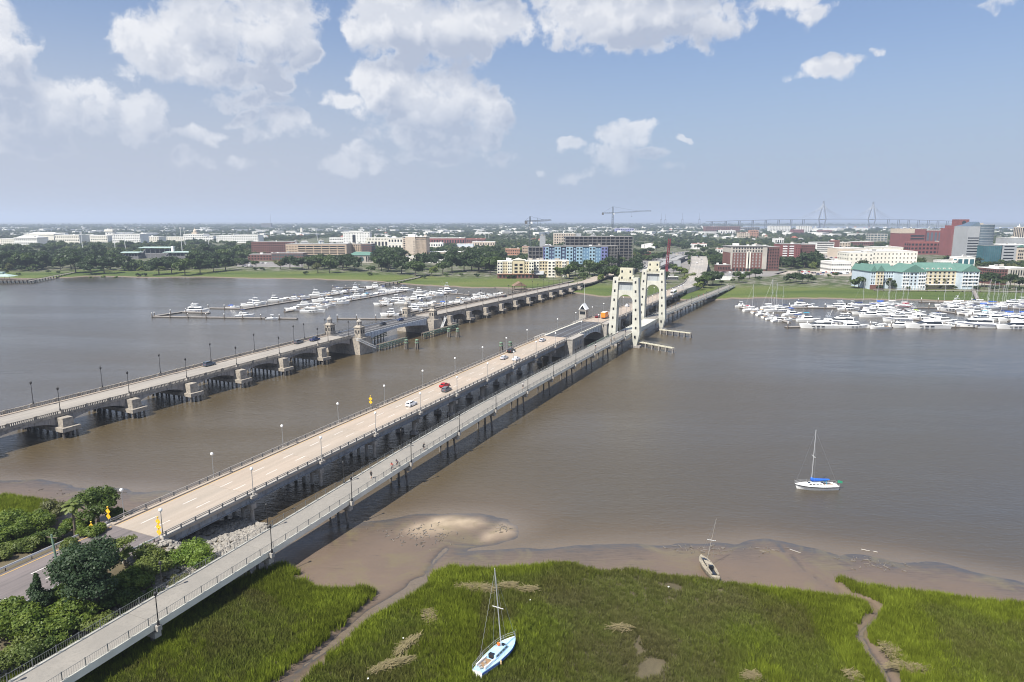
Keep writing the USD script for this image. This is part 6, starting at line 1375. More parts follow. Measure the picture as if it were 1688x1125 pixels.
for k, (x, yb, yt) in enumerate([(137, 417, 386), (191, 420, 387), (207, 412, 386), (301, 421, 378), (306, 411, 378), (345, 415, 392), (523, 397, 379), (636, 394, 377), (800, 395, 382), (806, 397, 385)]):
    p = P(x, yb, 2); hh = height_at(p, yt); g = thing('floodlight_mast', f'tall pale floodlight mast rising above the left bank trees, {nth(k)} from left', 'mast', p, group='floodlight masts over the left bank')
    part(g, 'pole', MB().tube((0, 0, -1), (0, 0, hh), .55, .3, 6), MT['white']); part(g, 'lamp_rack', MB().box((0, 0, hh), (4, .5, 3.2)), MT['grey_wall'])
# -- white college buildings in a long row
WH = [(-8, 24, 404, 394, 3, 'white flat hall at the far left edge of the long white row'), (24, 62, 405, 392, 2, 'white barn-like hall left in the long white row'), (44, 90, 402, 386.5, 0, 'wide hall with bright white roof in the long white row'), (92, 132, 405, 388, 3, 'plain white hall behind the dark tree line at left'), (128, 178, 402, 388.5, 3, 'white hall just left of the white square tower'), (186, 232, 404, 386.5, 4, 'large white hall just right of the white square tower'), (230, 262, 402, 390.5, 3, 'white wing behind the stadium canopy'), (262, 303, 398, 391, 2, 'low white row of windows behind the stadium'), (303, 336, 398, 386.5, 3, 'white hall carrying a small dome'), (336, 352, 398, 389.5, 2, 'small white block right of the domed hall'), (357, 384, 400, 388.5, 3, 'white hall with flat roof, second from right end of the white row'), (384, 426, 401, 388, 3, 'white hall at the right end of the long white row')]
for xl, xr, yb, yt, nf, lab in WH:
    b = block('college_hall', lab, xl, xr, yb, yt, 40, 'cream_white' if xl % 3 else 'white_wall', 'roof_white', nf, max(4, int((xr - xl) / 3)), fw=.4, fh=.45, side=False, units=1)
    if xl in (24, 44): b.gable(0, b.w, 0, 40, b.h - 1.5, 6, 'roof_white', 'x', 1, 9)
    if xl == 303: part(b.p, 'dome', MB().box((b.w / 2, 12, b.h), (14, 14, 5)).lathe([(5, b.h + 5), (5, b.h + 9), (4, b.h + 12), (1, b.h + 14.5), (.3, b.h + 19)], (b.w / 2, 12, 0), 10), MT['tan_pale']); b.win('F', b.w * .46, b.w * .54, -.05, 2, b.h * .6, 1, 1, 'dark', .9, .9, 'archway')
b = block('square_tower', 'white square tower standing above the long white row', 175, 187, 400, 379, 18, 'white_wall', nf=0); b.box(-1.5, b.w + 1.5, -1.5, 19.5, b.h - 5, b.h, 'cream_white', 'crown'); b.win('F', 3, b.w - 3, -.03, 4, b.h - 7, 4, 2, 'dark', .3, .5)
# -- far right: brick hotel and neighbours
b = Bld('brick_hotel', 'dark red brick hotel with stone upper floors and pale central bay, right of the overpass', 1203, 1262, 447, 405, 30, cat='hotel')
h, w = b.h, b.w
b.box(0, w, 0, 30, -1, h * .72, 'brick'); b.box(-.2, w + .2, -.2, 30, h * .72, h - 1, 'stone'); b.roof(0, w, 0, 30, h - 1, 'roof_grey', units=6, lip=2.4); b.box(.44 * w, .56 * w, -.6, 0, 3, h * .76, 'cream_white', 'bay'); b.box(.485 * w, .515 * w, -.75, -.6, 3, h * .74, 'dark', 'bay_window'); b.box(.88 * w, w + .3, -.5, 0, 2, h - 2, 'stone', 'bay'); b.box(-.3, .05 * w, -.5, 0, 2, h - 2, 'stone', 'bay')
b.win('F', .07 * w, .42 * w, -.03, 4, h * .71, 5, 4, 'roof_grey', .42, .55, trim='stone'); b.win('F', .58 * w, .86 * w, -.03, 4, h * .71, 5, 3, 'roof_grey', .42, .55, trim='stone'); b.win('F', .04 * w, .97 * w, -.23, h * .73, h - 1.5, 2, 12, 'dark', .45, .6); b.win('F', .05 * w, .95 * w, -.03, -.2, 3.6, 1, 9, 'dark', .6, .8, 'arch')
b.box(w + .3, w * 1.38, 2, 34, -1, h - 2, 'brick_dark'); b.roof(w + .3, w * 1.38, 2, 34, h - 2, 'roof_grey', units=3); b.win('F', w + 1, w * 1.37, 1.97, 2, h - 3, 7, 5, 'dark', .5, .55)  # side wing in darker brick, its shade put into the wall colour
b = Bld('brick_flats', 'bright red brick flats with stacked white balconies, right of the dark brick hotel', 1286, 1318, 431, 403, 28)
h, w = b.h, b.w
b.box(0, w, 0, 28, -1, h, 'red_wall'); b.roof(0, w, 0, 28, h, 'roof_grey', units=3); b.win('F', .08 * w, .34 * w, -.1, 3, h * .95, 6, 1, 'white', .9, .42, 'balcony'); b.win('F', .42 * w, .68 * w, -.1, 3, h * .95, 6, 1, 'white', .9, .42, 'balcony'); b.win('F', .08 * w, .68 * w, -.04, 4.6, h, 6, 4, 'dark', .5, .3); b.win('F', .74 * w, .98 * w, -.03, 3, h - 1, 6, 2, 'dark', .3, .4)
b.box(w, w * 1.85, 6, 40, -1, h - .6, 'brick_dark'); b.roof(w, w * 1.85, 6, 40, h - .6, 'roof_grey', units=3); b.win('F', w + .5, w * 1.84, 5.97, 2, h - 1.5, 6, 8, 'dark', .4, .45); OCC.append((1318, 1345, 431, 403))
b = block('white_car_park', 'white multi-storey car park with dark open decks behind the brick flats', 1345, 1374, 417, 400, 35, 'white_wall', 'roof_grey', 0, units=1); b.strip('F', 1, b.w - 1, -.03, 1, b.h, 5, fh=.5)  # no windows here: dark bands paint the shade inside the open decks
block('red_stair_tower', 'red stair tower at the corner of the white car park', 1372, 1383, 416, 397, 15, 'brick', 'roof_red', 0)
block('pink_offices', 'small pinkish office block right of the red stair tower', 1383, 1401, 413, 400, 20, 'tan_pale', 'roof_white', 3, 4)
# white clinic complex
b = block('white_clinic', 'big irregular white clinic block with small paired windows, behind the green roofed hotel', 1436, 1510, 443, 415, 45, 'cream_white', nf=4, nb=12, fw=.3, fh=.32, units=4)
b = block('white_clinic_wing', 'white clinic wing with sign letters, left part of the white clinic group', 1398, 1438, 444, 417, 30, 'cream_white', nf=4, nb=5, fw=.3, fh=.32, units=2)
block('low_clinic', 'low white clinic with a row of dark windows beside the car lot', 1370, 1402, 450, 432, 28, 'white_wall', nf=2, nb=9, fw=.5, fh=.35)
block('pink_roofed_block', 'long block with pinkish flat roof at the back of the white clinic', 1382, 1432, 424, 410, 40, 'tan_pale', 'roof_white', 0)
block('clinic_back_block', 'pale stepped block rising behind the white clinic', 1438, 1488, 420, 408, 30, 'cream_white', 'roof_white', 1, 8, fh=.3)
# green roofed hotel
b = Bld('green_roofed_hotel', 'large yellow and pale blue hotel with green gabled roofs facing the right marina', 1441, 1616, 478, 449, 22, cat='hotel')
h, w = b.h, b.w; fx = lambda px: (px - 1441) * b.px
def wing(x0, x1, y0, y1, z, m, rise, axis, wins, nf=4, base=None, hip=0):
    b.box(x0, x1, y0, y1, -1, z, m); b.gable(x0, x1, y0, y1, z, rise, 'roof_green', axis, .8, hip)
    b.win('F', x0 + .4, x1 - .4, y0 - .03, 3.5, z - .3, nf, wins, 'dark', .42, .5, trim='white')
    for i in range(nf + 1): part(b.p, 'string_course', MB().box(((x0 + x1) / 2, y0 - .02, 3.2 + i * (z - 3.6) / nf), (x1 - x0 + .1, .2, .22)), MT['white'])
wing(fx(1441), fx(1450), 8, 40, h, 'blue_wall', 5, 'y', 2); wing(fx(1450), fx(1462), 7, 40, h + .4, 'cream', 5, 'y', 2); wing(fx(1462), fx(1484), 12, 34, h, 'blue_wall', 6, 'x', 5)
wing(fx(1484), fx(1524), 0, 24, h, 'blue_wall', 6.5, 'y', 6); wing(fx(1524), fx(1586), 10, 30, h + .5, 'cream', 6.5, 'x', 8); wing(fx(1586), fx(1616), 3, 26, h + .3, 'blue_wall', 6, 'y', 5)
for x0, x1, y, n in ((1486, 1496, -.9, 4), (1512, 1523, -.9, 4), (1588, 1614, 2.2, 4), (1525, 1532, 9.2, 4)):
    for i in range(n): z = 3.2 + i * (h - 3.6) / 4; bl = b.box(fx(x0), fx(x1), y, y + .9, z, z + .22, 'white', 'balcony'); b.box(fx(x0), fx(x1), y, y + .08, z + .22, z + 1.1, 'white', 'balustrade', bl)
    for x in np.linspace(x0, x1, 4): b.box(fx(x) - .12, fx(x) + .12, y - .05, y + .2, 0, h, 'white', 'post')
for k in range(6): d = part(b.p, 'dormer', MB().box((fx(1530 + k * 9.4), 12.4, h + 1.2), (2.0, 2.2, 1.5)), MT['cream_white']); part(d, 'window', MB().box((fx(1530 + k * 9.4), 11.27, h + 1.5), (1.1, .1, .9)), MT['dark'])
for k in range(9): part(b.p, 'pier', MB().box((fx(1486) + k * 2.4, -1.0, -1), (.5, .5, 4.2)), MT['white'])
b.box(fx(1528), fx(1582), 6, 9.6, 3.4, 3.9, 'roof_white', 'terrace_canopy'); b.box(fx(1441), fx(1462), 6.4, 7.5, -1, 3.4, 'brick', 'base')
OCC.append((1441, 1616, 474, 437))
# right edge
b = block('dark_brick_offices', 'dark brick and stone offices at the right edge beside the green roofed hotel', 1640, 1662, 470, 444, 26, 'brick_dark', 'roof_white', 5, 5, m='dark', fw=.55, fh=.5); b.box(b.w * .84, b.w + .3, -.6, 0, -1, b.h, 'stone', 'pier')
block('stone_offices', 'pale stone offices with tall dark windows at the very right edge', 1662, 1700, 470, 443, 26, 'stone', 'roof_white', 2, 9, fw=.45, fh=.7)
block('white_kiosk', 'white and green pavilion before the glass tower', 1577, 1606, 440, 424, 16, 'white_wall', 'roof_white', 1, 3, m='teal_glass', fw=.7, fh=.6)
block('white_lowrise', 'low white building before the red tower', 1550, 1578, 440, 430, 16, 'white_wall', 'roof_white', 1, 6)
b = Bld('glass_tower', 'tall blue grey glass tower with rounded top at the right', 1590, 1632, 435, 371, 30, cat='tower block'); h, w = b.h, b.w
b.box(0, .46 * w, .5, 30, -1, h - 2, 'grey_wall'); b.strip('F', 1, .45 * w, .47, 4, h - 16, 9, 'dark', .45)
an = np.linspace(-math.pi / 2, math.pi / 2, 13); part(b.p, 'curtain_wall', MB().loft([[(.46 * w + .54 * w * (.5 + .5 * math.sin(a)), -4 * math.cos(a), z) for a in an] + [(w, 26, z), (.46 * w, 26, z)] for z in (-1, h)]), MT['steel_glass'])
for k in range(1, 15): part(b.p, 'floor_line', MB().loft([[(.46 * w + .54 * w * (.5 + .5 * math.sin(a)), -4 * math.cos(a) - .12, z) for a in an] + [(w, 20, z), (.46 * w, 20, z)] for z in (k * h / 15, k * h / 15 + .5)]), MT['grey_wall'])
part(b.p, 'roof_vault', MB().add([(0, .5, h - 2), (.46 * w, .5, h - 2), (.46 * w, 30, h - 2), (0, 30, h - 2), (.1 * w, 10, h - 1), (.46 * w, 4, h + 4), (.46 * w, 26, h + 4), (.2 * w, 26, h)], [[0, 1, 5, 4], [1, 2, 6, 5], [2, 3, 7, 6], [3, 0, 4, 7], [4, 5, 6, 7]]), MT['steel_glass']); b.roof(.46 * w, w, 0, 26, h, 'roof_grey', units=2)
b = block('teal_glass_block', 'low block with teal glass wall right of the glass tower', 1619, 1649, 436, 405, 30, 'teal_glass', 'roof_grey', 0)
for k in range(9): b.box(b.w * k / 9 + .2, b.w * k / 9 + .6, -.2, 0, 0, b.h, 'steel_glass', 'mullion')
b = block('grey_clinic', 'grey panelled clinic with dark window strips at the right edge', 1648, 1700, 436, 404, 36, 'grey_wall', 'roof_white', 0, units=3); b.strip('F', b.w * .08, b.w * .40, -.03, 2, b.h, 6, fh=.35); b.box(b.w * .48, b.w * .72, -1.2, 2, -1, b.h - 3, 'tan_pale', 'bay'); b.win('F', b.w * .51, b.w * .69, -1.23, 2, b.h - 6, 4, 3, 'dark', .7, .6); b.gable(b.w * .48, b.w * .72, -1.2, 3, b.h - 3, 3, 'roof_green', 'y')
block('upper_grey_block', 'plain grey block rising behind the grey clinic', 1657, 1700, 425, 393, 26, 'grey_wall', 'roof_white', 0)
b = block('striped_tower', 'pale tower with dark vertical strips at the right edge', 1681, 1700, 410, 375, 25, 'tan_pale', 'roof_white', 1, 5, fw=.45, fh=.95)
p = P(1677.5, 396, 2); hh = height_at(p, 369); g = thing('church_steeple', 'white church steeple rising near the right edge', 'steeple', p)
part(g, 'tower', MB().box((0, 0, -1), (9, 9, hh * .5)).box((0, 0, hh * .5 - 1), (7, 7, hh * .2)).box((0, 0, hh * .7 - 1), (5, 5, hh * .12)), MT['white_wall']); part(g, 'spire', MB().lathe([(2.6, hh * .8), (.1, hh)], n=8), MT['white_wall'])
# red hospital group
b = Bld('red_hospital_tower', 'deep red hospital tower with round window block on top, left of the glass tower', 1563, 1591, 422, 377, 28, cat='hospital'); h, w = b.h, b.w
b.box(0, w, 0, 28, -1, h, 'red_wall'); b.box(.15 * w, .95 * w, 1, 24, h, h + 5, 'red_wall'); b.box(.45 * w, 1.05 * w, 2, 20, h + 5, h + 15, 'red_wall', 'lantern_block'); b.roof(0, w, 0, 28, h, 'roof_red')
part(b.p, 'round_window', MB().tube((.75 * w, 1.6, h + 9.5), (.75 * w, 2, h + 9.5), 3.2, n=16), MT['dark']); b.win('F', .1 * w, .62 * w, -.03, 6, h - 10, 9, 5, 'tan_wall', .28, .25); 
b = block('red_hospital_wing', 'long red and cream hospital wing with tall window bays left of the red tower', 1523, 1563, 414, 380, 34, 'red_wall', 'roof_white', 0, units=4); b.win('F', .02 * b.w, .98 * b.w, -.03, b.h * .45, b.h - 2, 1, 6, 'steel_glass', .55, .8); b.win('F', 0, b.w, -.03, 2, b.h * .42, 3, 8, 'dark', .5, .5)
b = block('cream_hospital_wing', 'cream topped red hospital wing with dark balcony floor', 1481, 1524, 414, 378, 34, 'red_wall', 'roof_white', 0, units=3); b.box(-.3, b.w * .55, -.3, 34, b.h - 8, b.h + .6, 'tan_pale', 'attic'); b.win('F', b.w * .4, b.w * .95, -.03, b.h * .5, b.h * .75, 2, 1, 'dark', .95, .6); b.win('F', b.w * .5, b.w, -.03, 2, b.h * .42, 2, 5, 'dark', .7, .6)
block('red_lowrise', 'low red brick range in front of the hospital wing', 1500, 1562, 420, 400, 20, 'red_wall', 'roof_red', 3, 10, fw=.6)
block('stone_glass_offices', 'small stone and blue glass office block left of the red hospital', 1434, 1462, 402, 386, 22, 'stone', 'roof_grey', 4, 5, m='glass_blue', fw=.7, fh=.6)
block('red_roofed_school', 'low brick building with pale roof behind the white clinic', 1406, 1440, 405, 399, 30, 'brick', 'roof_white', 1, 10)
# back rows
FARB = [('brick_warehouse', 'long dark red brick block far behind the overpass', 1163, 1220, 384, 373.5, 45, 'brick', 'roof_grey', 4, 16), ('white_dome_hall', 'white domed hall before the far brick block', 1187, 1212, 387, 380, 30, 'white_wall', 'roof_white', 1, 6), ('dark_sheds', 'dark blue sheds right of the far brick block', 1220, 1252, 382, 375, 40, 'grey_dark', 'roof_grey', 1, 8), ('white_apartments', 'white apartment block far right of the overpass', 1268, 1303, 384, 373, 30, 'white_wall', 'roof_white', 5, 14),
        ('striped_block', 'pale block with blue stripes left of the cable bridge tower', 1315, 1338, 385, 373, 25, 'white_wall', 'roof_white', 6, 6), ('red_roofed_flats', 'red roofed flats before the striped block', 1306, 1325, 386, 379, 25, 'red_wall', 'roof_red', 2, 8), ('port_shed', 'long white port shed under the left cable bridge tower', 1341, 1390, 380.5, 376.8, 60, 'white_wall', 'roof_white', 0, 0), ('port_shed', 'white port shed under the right cable bridge tower', 1412, 1431, 380, 376.3, 60, 'white_wall', 'roof_white', 0, 0), ('brick_school', 'brick school with white roof right of the port sheds', 1352, 1372, 384, 380, 40, 'brick', 'roof_red', 1, 8),
        ('red_tile_block', 'red tiled block left of the white apartments', 1218, 1236, 392, 384, 25, 'tan_pale', 'roof_red', 2, 6), ('orange_house_row', 'orange and pink terrace before the red tiled block', 1236, 1250, 392, 380, 20, 'roof_orange', 'roof_orange', 3, 5), ('pink_old_hotel', 'pale pinkish block behind the half built blue building', 913, 948, 407, 385, 30, 'tan_pale', 'roof_white', 5, 9), ('grey_silo', 'plain grey concrete core left of the pinkish block', 890, 899, 412, 389, 14, 'grey_wall', 'roof_grey', 0, 0), ('violet_shed', 'violet blue sheathed building far right of the cranes', 1015, 1045, 383.5, 377, 40, 'lavender', 'roof_white', 2, 8),
        ('orange_roofed_flats', 'orange roofed flats behind the cream riverside hotel', 833, 857, 421, 411, 20, 'roof_orange', 'roof_orange', 2, 8), ('orange_roofed_flats', 'smaller orange roofed flats right of the first', 861, 873, 418, 407, 20, 'tan_wall', 'roof_orange', 2, 4), ('red_market', 'long red walled market with white roof right of the tower hotel', 706, 766, 404, 393, 40, 'red_wall', 'roof_white', 1, 14), ('brick_range', 'brick range at the right end of the red market', 766, 800, 402, 394, 30, 'brick', 'roof_red', 1, 10), ('white_shed', 'low white sheds before the red market', 706, 730, 408, 401, 25, 'white_wall', 'roof_white', 1, 6), ('lilac_shed', 'lilac grey shed right of the red market', 752, 780, 407, 403, 30, 'blue_wall', 'roof_white', 0, 0), ('flat_canopy', 'long flat roofed canopy in front of the brick range', 778, 816, 406, 399.5, 40, 'tan_pale', 'roof_white', 1, 9), ('white_gallery', 'white hall with low dome left of the tower hotel', 640, 664, 409, 393, 25, 'cream_white', 'roof_white', 2, 5), ('white_hall', 'white hall with dark openings below the low domed hall', 640, 668, 413, 402, 18, 'cream_white', 'roof_white', 1, 5),
        ('dark_block', 'dark lone slab block far away on the left horizon', 431, 447, 377, 368.5, 30, 'grey_dark', 'roof_grey', 0, 0), ('green_clock_tower', 'small pale tower among far trees left of the white office block', 495, 498.5, 386, 376.5, 12, 'cream_white', 'roof_green', 0, 0), ('red_sheds', 'low red sheds at the left foot of the red crane', 1058, 1073, 421, 416, 20, 'red_wall', 'roof_red', 0, 0), ('red_roofed_shop', 'shop with bright red roof left of the dark brick hotel', 1143, 1165, 411, 402, 20, 'white_wall', 'roof_red', 1, 5), ('red_roofed_shop', 'small house with bright red roof just left of the dark brick hotel', 1183, 1196, 418, 411, 16, 'white_wall', 'roof_red', 1, 3), ('white_church', 'white hall with gabled roof behind the brick hotel', 1277, 1292, 404, 393, 18, 'white_wall', 'roof_grey', 1, 4), ('brick_wall_block', 'low dark brick range between overpass and brick hotel', 1183, 1204, 448, 437.5, 14, 'brick_dark', 'roof_grey', 1, 8), ('marina_shop', 'low white building with green awning right of the overpass foot', 1178, 1206, 462, 455, 9, 'white_wall', 'roof_grey', 0, 0),
        ('transit_shed', 'grey roofed shed left of the overpass', 1093, 1122, 440, 430, 30, 'grey_wall', 'roof_grey', 0, 0), ('transit_shed', 'second grey roofed shed behind the first, left of the overpass', 1105, 1128, 430, 422, 30, 'grey_wall', 'roof_grey', 0, 0), ('purple_hoarding', 'low white roofed site cabins at the foot of the red crane', 1097, 1118, 462, 457, 6, 'grey_dark', 'roof_white', 1, 6)]
for n_, lab, xl, xr, yb, yt, d, wl, rf, nf, nb in FARB: block(n_, lab, xl, xr, yb, yt, d, wl, rf, nf, max(1, nb), side=False, units=2)
# open roof billboard frame by the old road
p = P(941, 449, 2); g = thing('billboard', 'pale square billboard back among the bushes right of the cream hotel', 'billboard', p, 5); hh = height_at(p, 442)
part(g, 'panel', MB().box((0, 0, hh - 5.5), (8.5, .4, 5.5)), MT['white_wall']); part(g, 'post', MB().tube((-2.5, .4, -1), (-2.5, .4, hh - 1), .25, n=5).tube((2.5, .4, -1), (2.5, .4, hh - 1), .25, n=5), MT['grey_wall']); part(g, 'brace', MB().add([(-3.6, -.22, hh - 5), (-2.9, -.22, hh - 5), (3.6, -.22, hh - .6), (2.9, -.22, hh - .6)], [[0, 1, 2, 3]]), MT['grey_dark'])
g = thing('elevated_road', 'grey elevated roadway on columns left of the overpass', 'overpass')
q = [P(1064, 447, 7), P(1085, 438, 8), P(1108, 429, 8.5), P(1128, 421, 8)]
part(g, 'roadway', MB().sweep(q, rect(-6, 6, -1.2, 0)), MT['roof_grey'])
for e in (-6, 6): part(g, 'parapet', MB().sweep(q, rect(e - .2, e + .2, -1.4, 1.0)), MT['concrete'])
for a in q: part(g, 'column', MB().box((a[0], a[1], 0), (2, 1.6, a[2] - 1.2)), MT['concrete'])
# -- cranes
def lattice(mb, a, b, w, n, r=.14):
    a, b = np.asarray(a, float), np.asarray(b, float); d = (b - a) / np.linalg.norm(b - a); u = np.cross(d, [0, 0, 1.] if abs(d[2]) < .9 else [1., 0, 0]); u /= np.linalg.norm(u); v = np.cross(d, u)
    cs = [(u * i + v * j) * w / 2 for i, j in ((-1, -1), (1, -1), (1, 1), (-1, 1))]
    for c in cs: mb.tube(a + c, b + c, r, n=4)
    for k in range(n):
        p, q = a + (b - a) * k / n, a + (b - a) * (k + 1) / n
        for i in range(4): mb.tube(p + cs[i], q + cs[(i + 1) % 4], r * .6, n=3)
    return mb
MT['crane_grey'] = mat('crane_steel', (.075, .09, .105), None, rough=.6); MT['crane_red'] = mat('crane_red', (.15, .018, .03), None, rough=.6)
def tower_crane(lab, x, yb, ytop, yjib, xl, xr, yr, turn):
    p = P(x, yb, 2); g = thing('tower_crane', lab, 'crane', p, turn); k = 1 / math.cos(math.radians(turn)); hj, ht = height_at(p, yjib), height_at(p, ytop); m = proj(p)[2] / F
    part(g, 'mast', lattice(MB(), (0, 0, -1), (0, 0, hj), 2.4, 16, .28), MT['crane_grey']); part(g, 'apex', lattice(MB(), (0, 0, hj), (0, 0, ht), 1.6, 4, .25), MT['crane_grey'])
    L0, L1 = (x - xl) * m * k, (xr - x) * m * k; rise = (yjib - yr) * m * .6
    part(g, 'jib', lattice(MB(), (0, 0, hj + .8), (L1, 0, hj + .8 + rise), 1.7, 18, .2), MT['crane_grey']); c = part(g, 'counter_jib', lattice(MB(), (0, 0, hj + .8), (-L0, 0, hj + .8), 1.8, 5, .22), MT['crane_grey']); part(c, 'counterweight', MB().box((-L0 + 1.5, 0, hj - 3), (3.4, 2, 4)), MT['grey_dark'])
    part(g, 'cab', MB().box((1.8, -1.4, hj - 2.4), (2, 1.8, 2.4)), MT['white']); part(g, 'tie_bars', MB().tube((0, 0, ht), (L1 * .65, 0, hj + 1.6 + rise * .65), .12, n=3).tube((0, 0, ht), (-L0 * .9, 0, hj + 1.6), .12, n=3), MT['crane_grey']); part(g, 'hook', MB().tube((L1 * .5, 0, hj + rise * .5), (L1 * .5, 0, hj - 5), .1, n=3).box((L1 * .5, 0, hj - 6.4), (.9, .6, 1.4)), MT['crane_grey'])
tower_crane('grey tower crane left of the half built blue building', 873.5, 440, 357, 366, 865, 908, 363, 0)
tower_crane('larger grey tower crane behind the half built blue building, jib pointing right', 1008.5, 415, 341, 352, 991, 1071, 346, 0)
tower_crane('faint far tower crane standing between the two nearer cranes', 886, 385, 359, 364.5, 876, 904, 363, 0)
p = P(1098, 455, 2); hh = height_at(p, 394); g = thing('crawler_crane', 'dark red crawler crane with upright lattice boom behind the portal towers', 'crane', p)
part(g, 'boom', lattice(MB(), (0, 0, 3), (2.2, 0, hh), 1.9, 14, .3), MT['crane_red']); part(g, 'body', MB().box((0, 1, 1.4), (4.4, 6, 3.6)).add([(-2, -1.5, 2), (2, -1.5, 2), (1.4, -1.3, 9), (-1.0, -1.3, 9)], [[0, 1, 2, 3]]), MT['crane_red'])
for x in (-2.2, 2.2): part(g, 'track', MB().box((x, .5, 0), (1.1, 7, 1.4)), MT['rubber'])
# -- far cable-stayed bridge
A = P(1354.5, 375.4, 2); B = P(1436, 375.4, 2); B = np.array([B[0] * 1.045, B[1] * 1.045, 2.]); dr = (B - A)[:2] / np.linalg.norm((B - A)[:2]); LN = float(np.linalg.norm((B - A)[:2])); cbz = math.degrees(math.atan2(dr[1], dr[0]))
cb = thing('cable_bridge', 'faint cable-stayed bridge with two diamond towers on the right horizon', 'bridge', A, cbz)
ht, zd = height_at(A, 331.5), height_at(A, 361.2)
MT['far_steel'] = mat('far_concrete', (.12, .13, .15), None, rough=.8); MT['far_cable'] = mat('far_cable', (.62, .64, .66), None, rough=.6)
for x in (0, LN):
    t = part(cb, 'tower', MB().loft([[(x + a * 3.6, y + b_ * 3.4, z) for a, b_ in ((-1, -1), (1, -1), (1, 1), (-1, 1))] for y, z in ((-18, -3), (-36, zd), (-5, ht * .86), (-2.5, ht))]).loft([[(x + a * 3.6, y + b_ * 3.4, z) for a, b_ in ((-1, -1), (1, -1), (1, 1), (-1, 1))] for y, z in ((18, -3), (36, zd), (5, ht * .86), (2.5, ht))]), MT['far_steel'])
    part(t, 'cross_strut', MB().box((x, 0, zd - 9), (6, 70, 5)), MT['far_steel'])
    for s in (-1, 1):
        m = MB()
        for k in range(1, 9): m.tube((x, s * 3, ht * (.97 - .03 * k + .03)), (x + LN * .055 * k, s * 24, zd + 2), .75, n=3).tube((x, s * 3, ht * (.97 - .03 * k + .03)), (x - LN * .055 * k, s * 24, zd + 2), .75, n=3)
        part(t, 'cables', m, MT['far_cable'], kind='stuff')
dk = [(x, 0, zd - 8.5e-6 * (x - LN / 2) ** 2 * (1 if abs(x - LN / 2) < 1500 else 1)) for x in np.linspace(-1250, LN + 1150, 40)]
dk = [(x, y, max(z, 8)) for x, y, z in dk]; part(cb, 'deck', MB().sweep(dk, rect(-14, 14, -3.5, 0)), MT['far_steel'])
for x in np.r_[np.arange(-1200, -200, 140), np.arange(LN + 220, LN + 1100, 140)]: z = float(np.interp(x, [d[0] for d in dk], [d[2] for d in dk])); part(cb, 'pier', MB().box((x, -8, -3), (4.5, 4, z)).box((x, 8, -3), (4.5, 4, z)), MT['far_steel'])
for k, (x, yt) in enumerate([(1089.5, 352), (1096.5, 353), (1124.5, 351.5), (1152.5, 352)]):
    p = P(x, 373, 2); hh = height_at(p, yt); g = thing('port_crane', f'faint port gantry crane on the far horizon, {nth(k)} from left', 'crane', p, group='port cranes on the horizon')
    part(g, 'legs', MB().tube((-9, 0, 0), (-6, 0, hh * .55), 2.2, n=4).tube((9, 0, 0), (6, 0, hh * .55), 2.2, n=4).box((0, 0, hh * .5), (18, 6, 4)), MT['far_steel']); part(g, 'boom', MB().tube((0, 0, hh * .52), (2, 0, hh), 2.2, 1.3, 4), MT['far_steel'])
for k, (x, yt) in enumerate([(447, 352.5)]):
    p = P(x, 374, 2); g = thing('radio_mast', 'hair-thin radio mast on the left horizon beside the dark slab block', 'mast', p); part(g, 'pole', MB().tube((0, 0, 0), (0, 0, height_at(p, yt)), 1.6, .8, 4), MT['far_steel'])
# pier houses and boardwalks on the far bank
def boardwalk(pts, lab, z=2.6, w=1.3):
    q = [P(x, y, z) for x, y in pts]; g = thing('boardwalk', lab, 'boardwalk'); part(g, 'deck', MB().sweep(q, rect(-w, w, -.35, 0)), MT['dock'])
    tot = np.r_[0, np.cumsum(np.linalg.norm(np.diff(np.array(q), axis=0), axis=1))]; qa = np.array(q)
    for d in np.arange(1, tot[-1], 7.0): c = np.array([np.interp(d, tot, qa[:, j]) for j in range(3)]); part(g, 'pile', MB().tube(c + [0, 0, -4.5], c, .45, n=5), MT['pile'])
    m = MB()
    for e in (-w + .1, w - .1): m.sweep(q, rect(e - .06, e + .06, .9, 1.05))
    part(g, 'railing', m, MT['timber'])
boardwalk([(628, 468), (660, 463), (690, 457), (708, 452)], 'boardwalk on piles linking the left marina to the grassy bank'); boardwalk([(848, 480), (900, 473), (945, 463)], 'boardwalk at the gabled pavilion behind the old bridge'); boardwalk([(50, 463), (85, 456), (122, 449)], 'boardwalk from the green roofed fishing pier into the marsh'); boardwalk([(1440, 478), (1560, 479), (1640, 480), (1720, 482)], 'riverside walk in front of the green roofed hotel'); boardwalk([(1604, 477), (1611, 492)], 'sloping gangway down to the right marina')
g = thing('fishing_pier', 'fishing pier with green roof on many piles at the left edge', 'pier', P(18, 466, 0)); m_ = 1.04
part(g, 'deck', MB().box((0, 0, 2.6), (42, 14, .5)), MT['timber']); part(g, 'roof', MB().add([(-24, -6, 6.2), (4, -6, 6.2), (4, 6, 6.2), (-24, 6, 6.2), (-14, 0, 9), (-6, 0, 9)], [[0, 1, 5, 4], [2, 3, 4, 5], [1, 2, 5, 5], [3, 0, 4, 4]]).box((-10, 0, 9), (9, 4, 1.4)), MT['roof_pale_green'])
for x in np.arange(-20, 21, 4.0):
    for y in (-6, 6): part(g, 'pile', MB().tube((x, y, -2), (x, y, 2.7), .4, n=5), MT['pile'])
part(g, 'railing', MB().box((0, -6.8, 3.9), (42, .2, .25)).box((0, -6.8, 3.4), (42, .15, .15)), MT['timber'])
for x in np.arange(-22, 4, 5.0): part(g, 'post', MB().tube((x, -5, 3), (x, -5, 6.3), .2, n=4), MT['timber'])
g = thing('pavilion', 'small gabled brown pavilion on piles behind the old bridge', 'pavilion', P(856, 483, 0), 10)
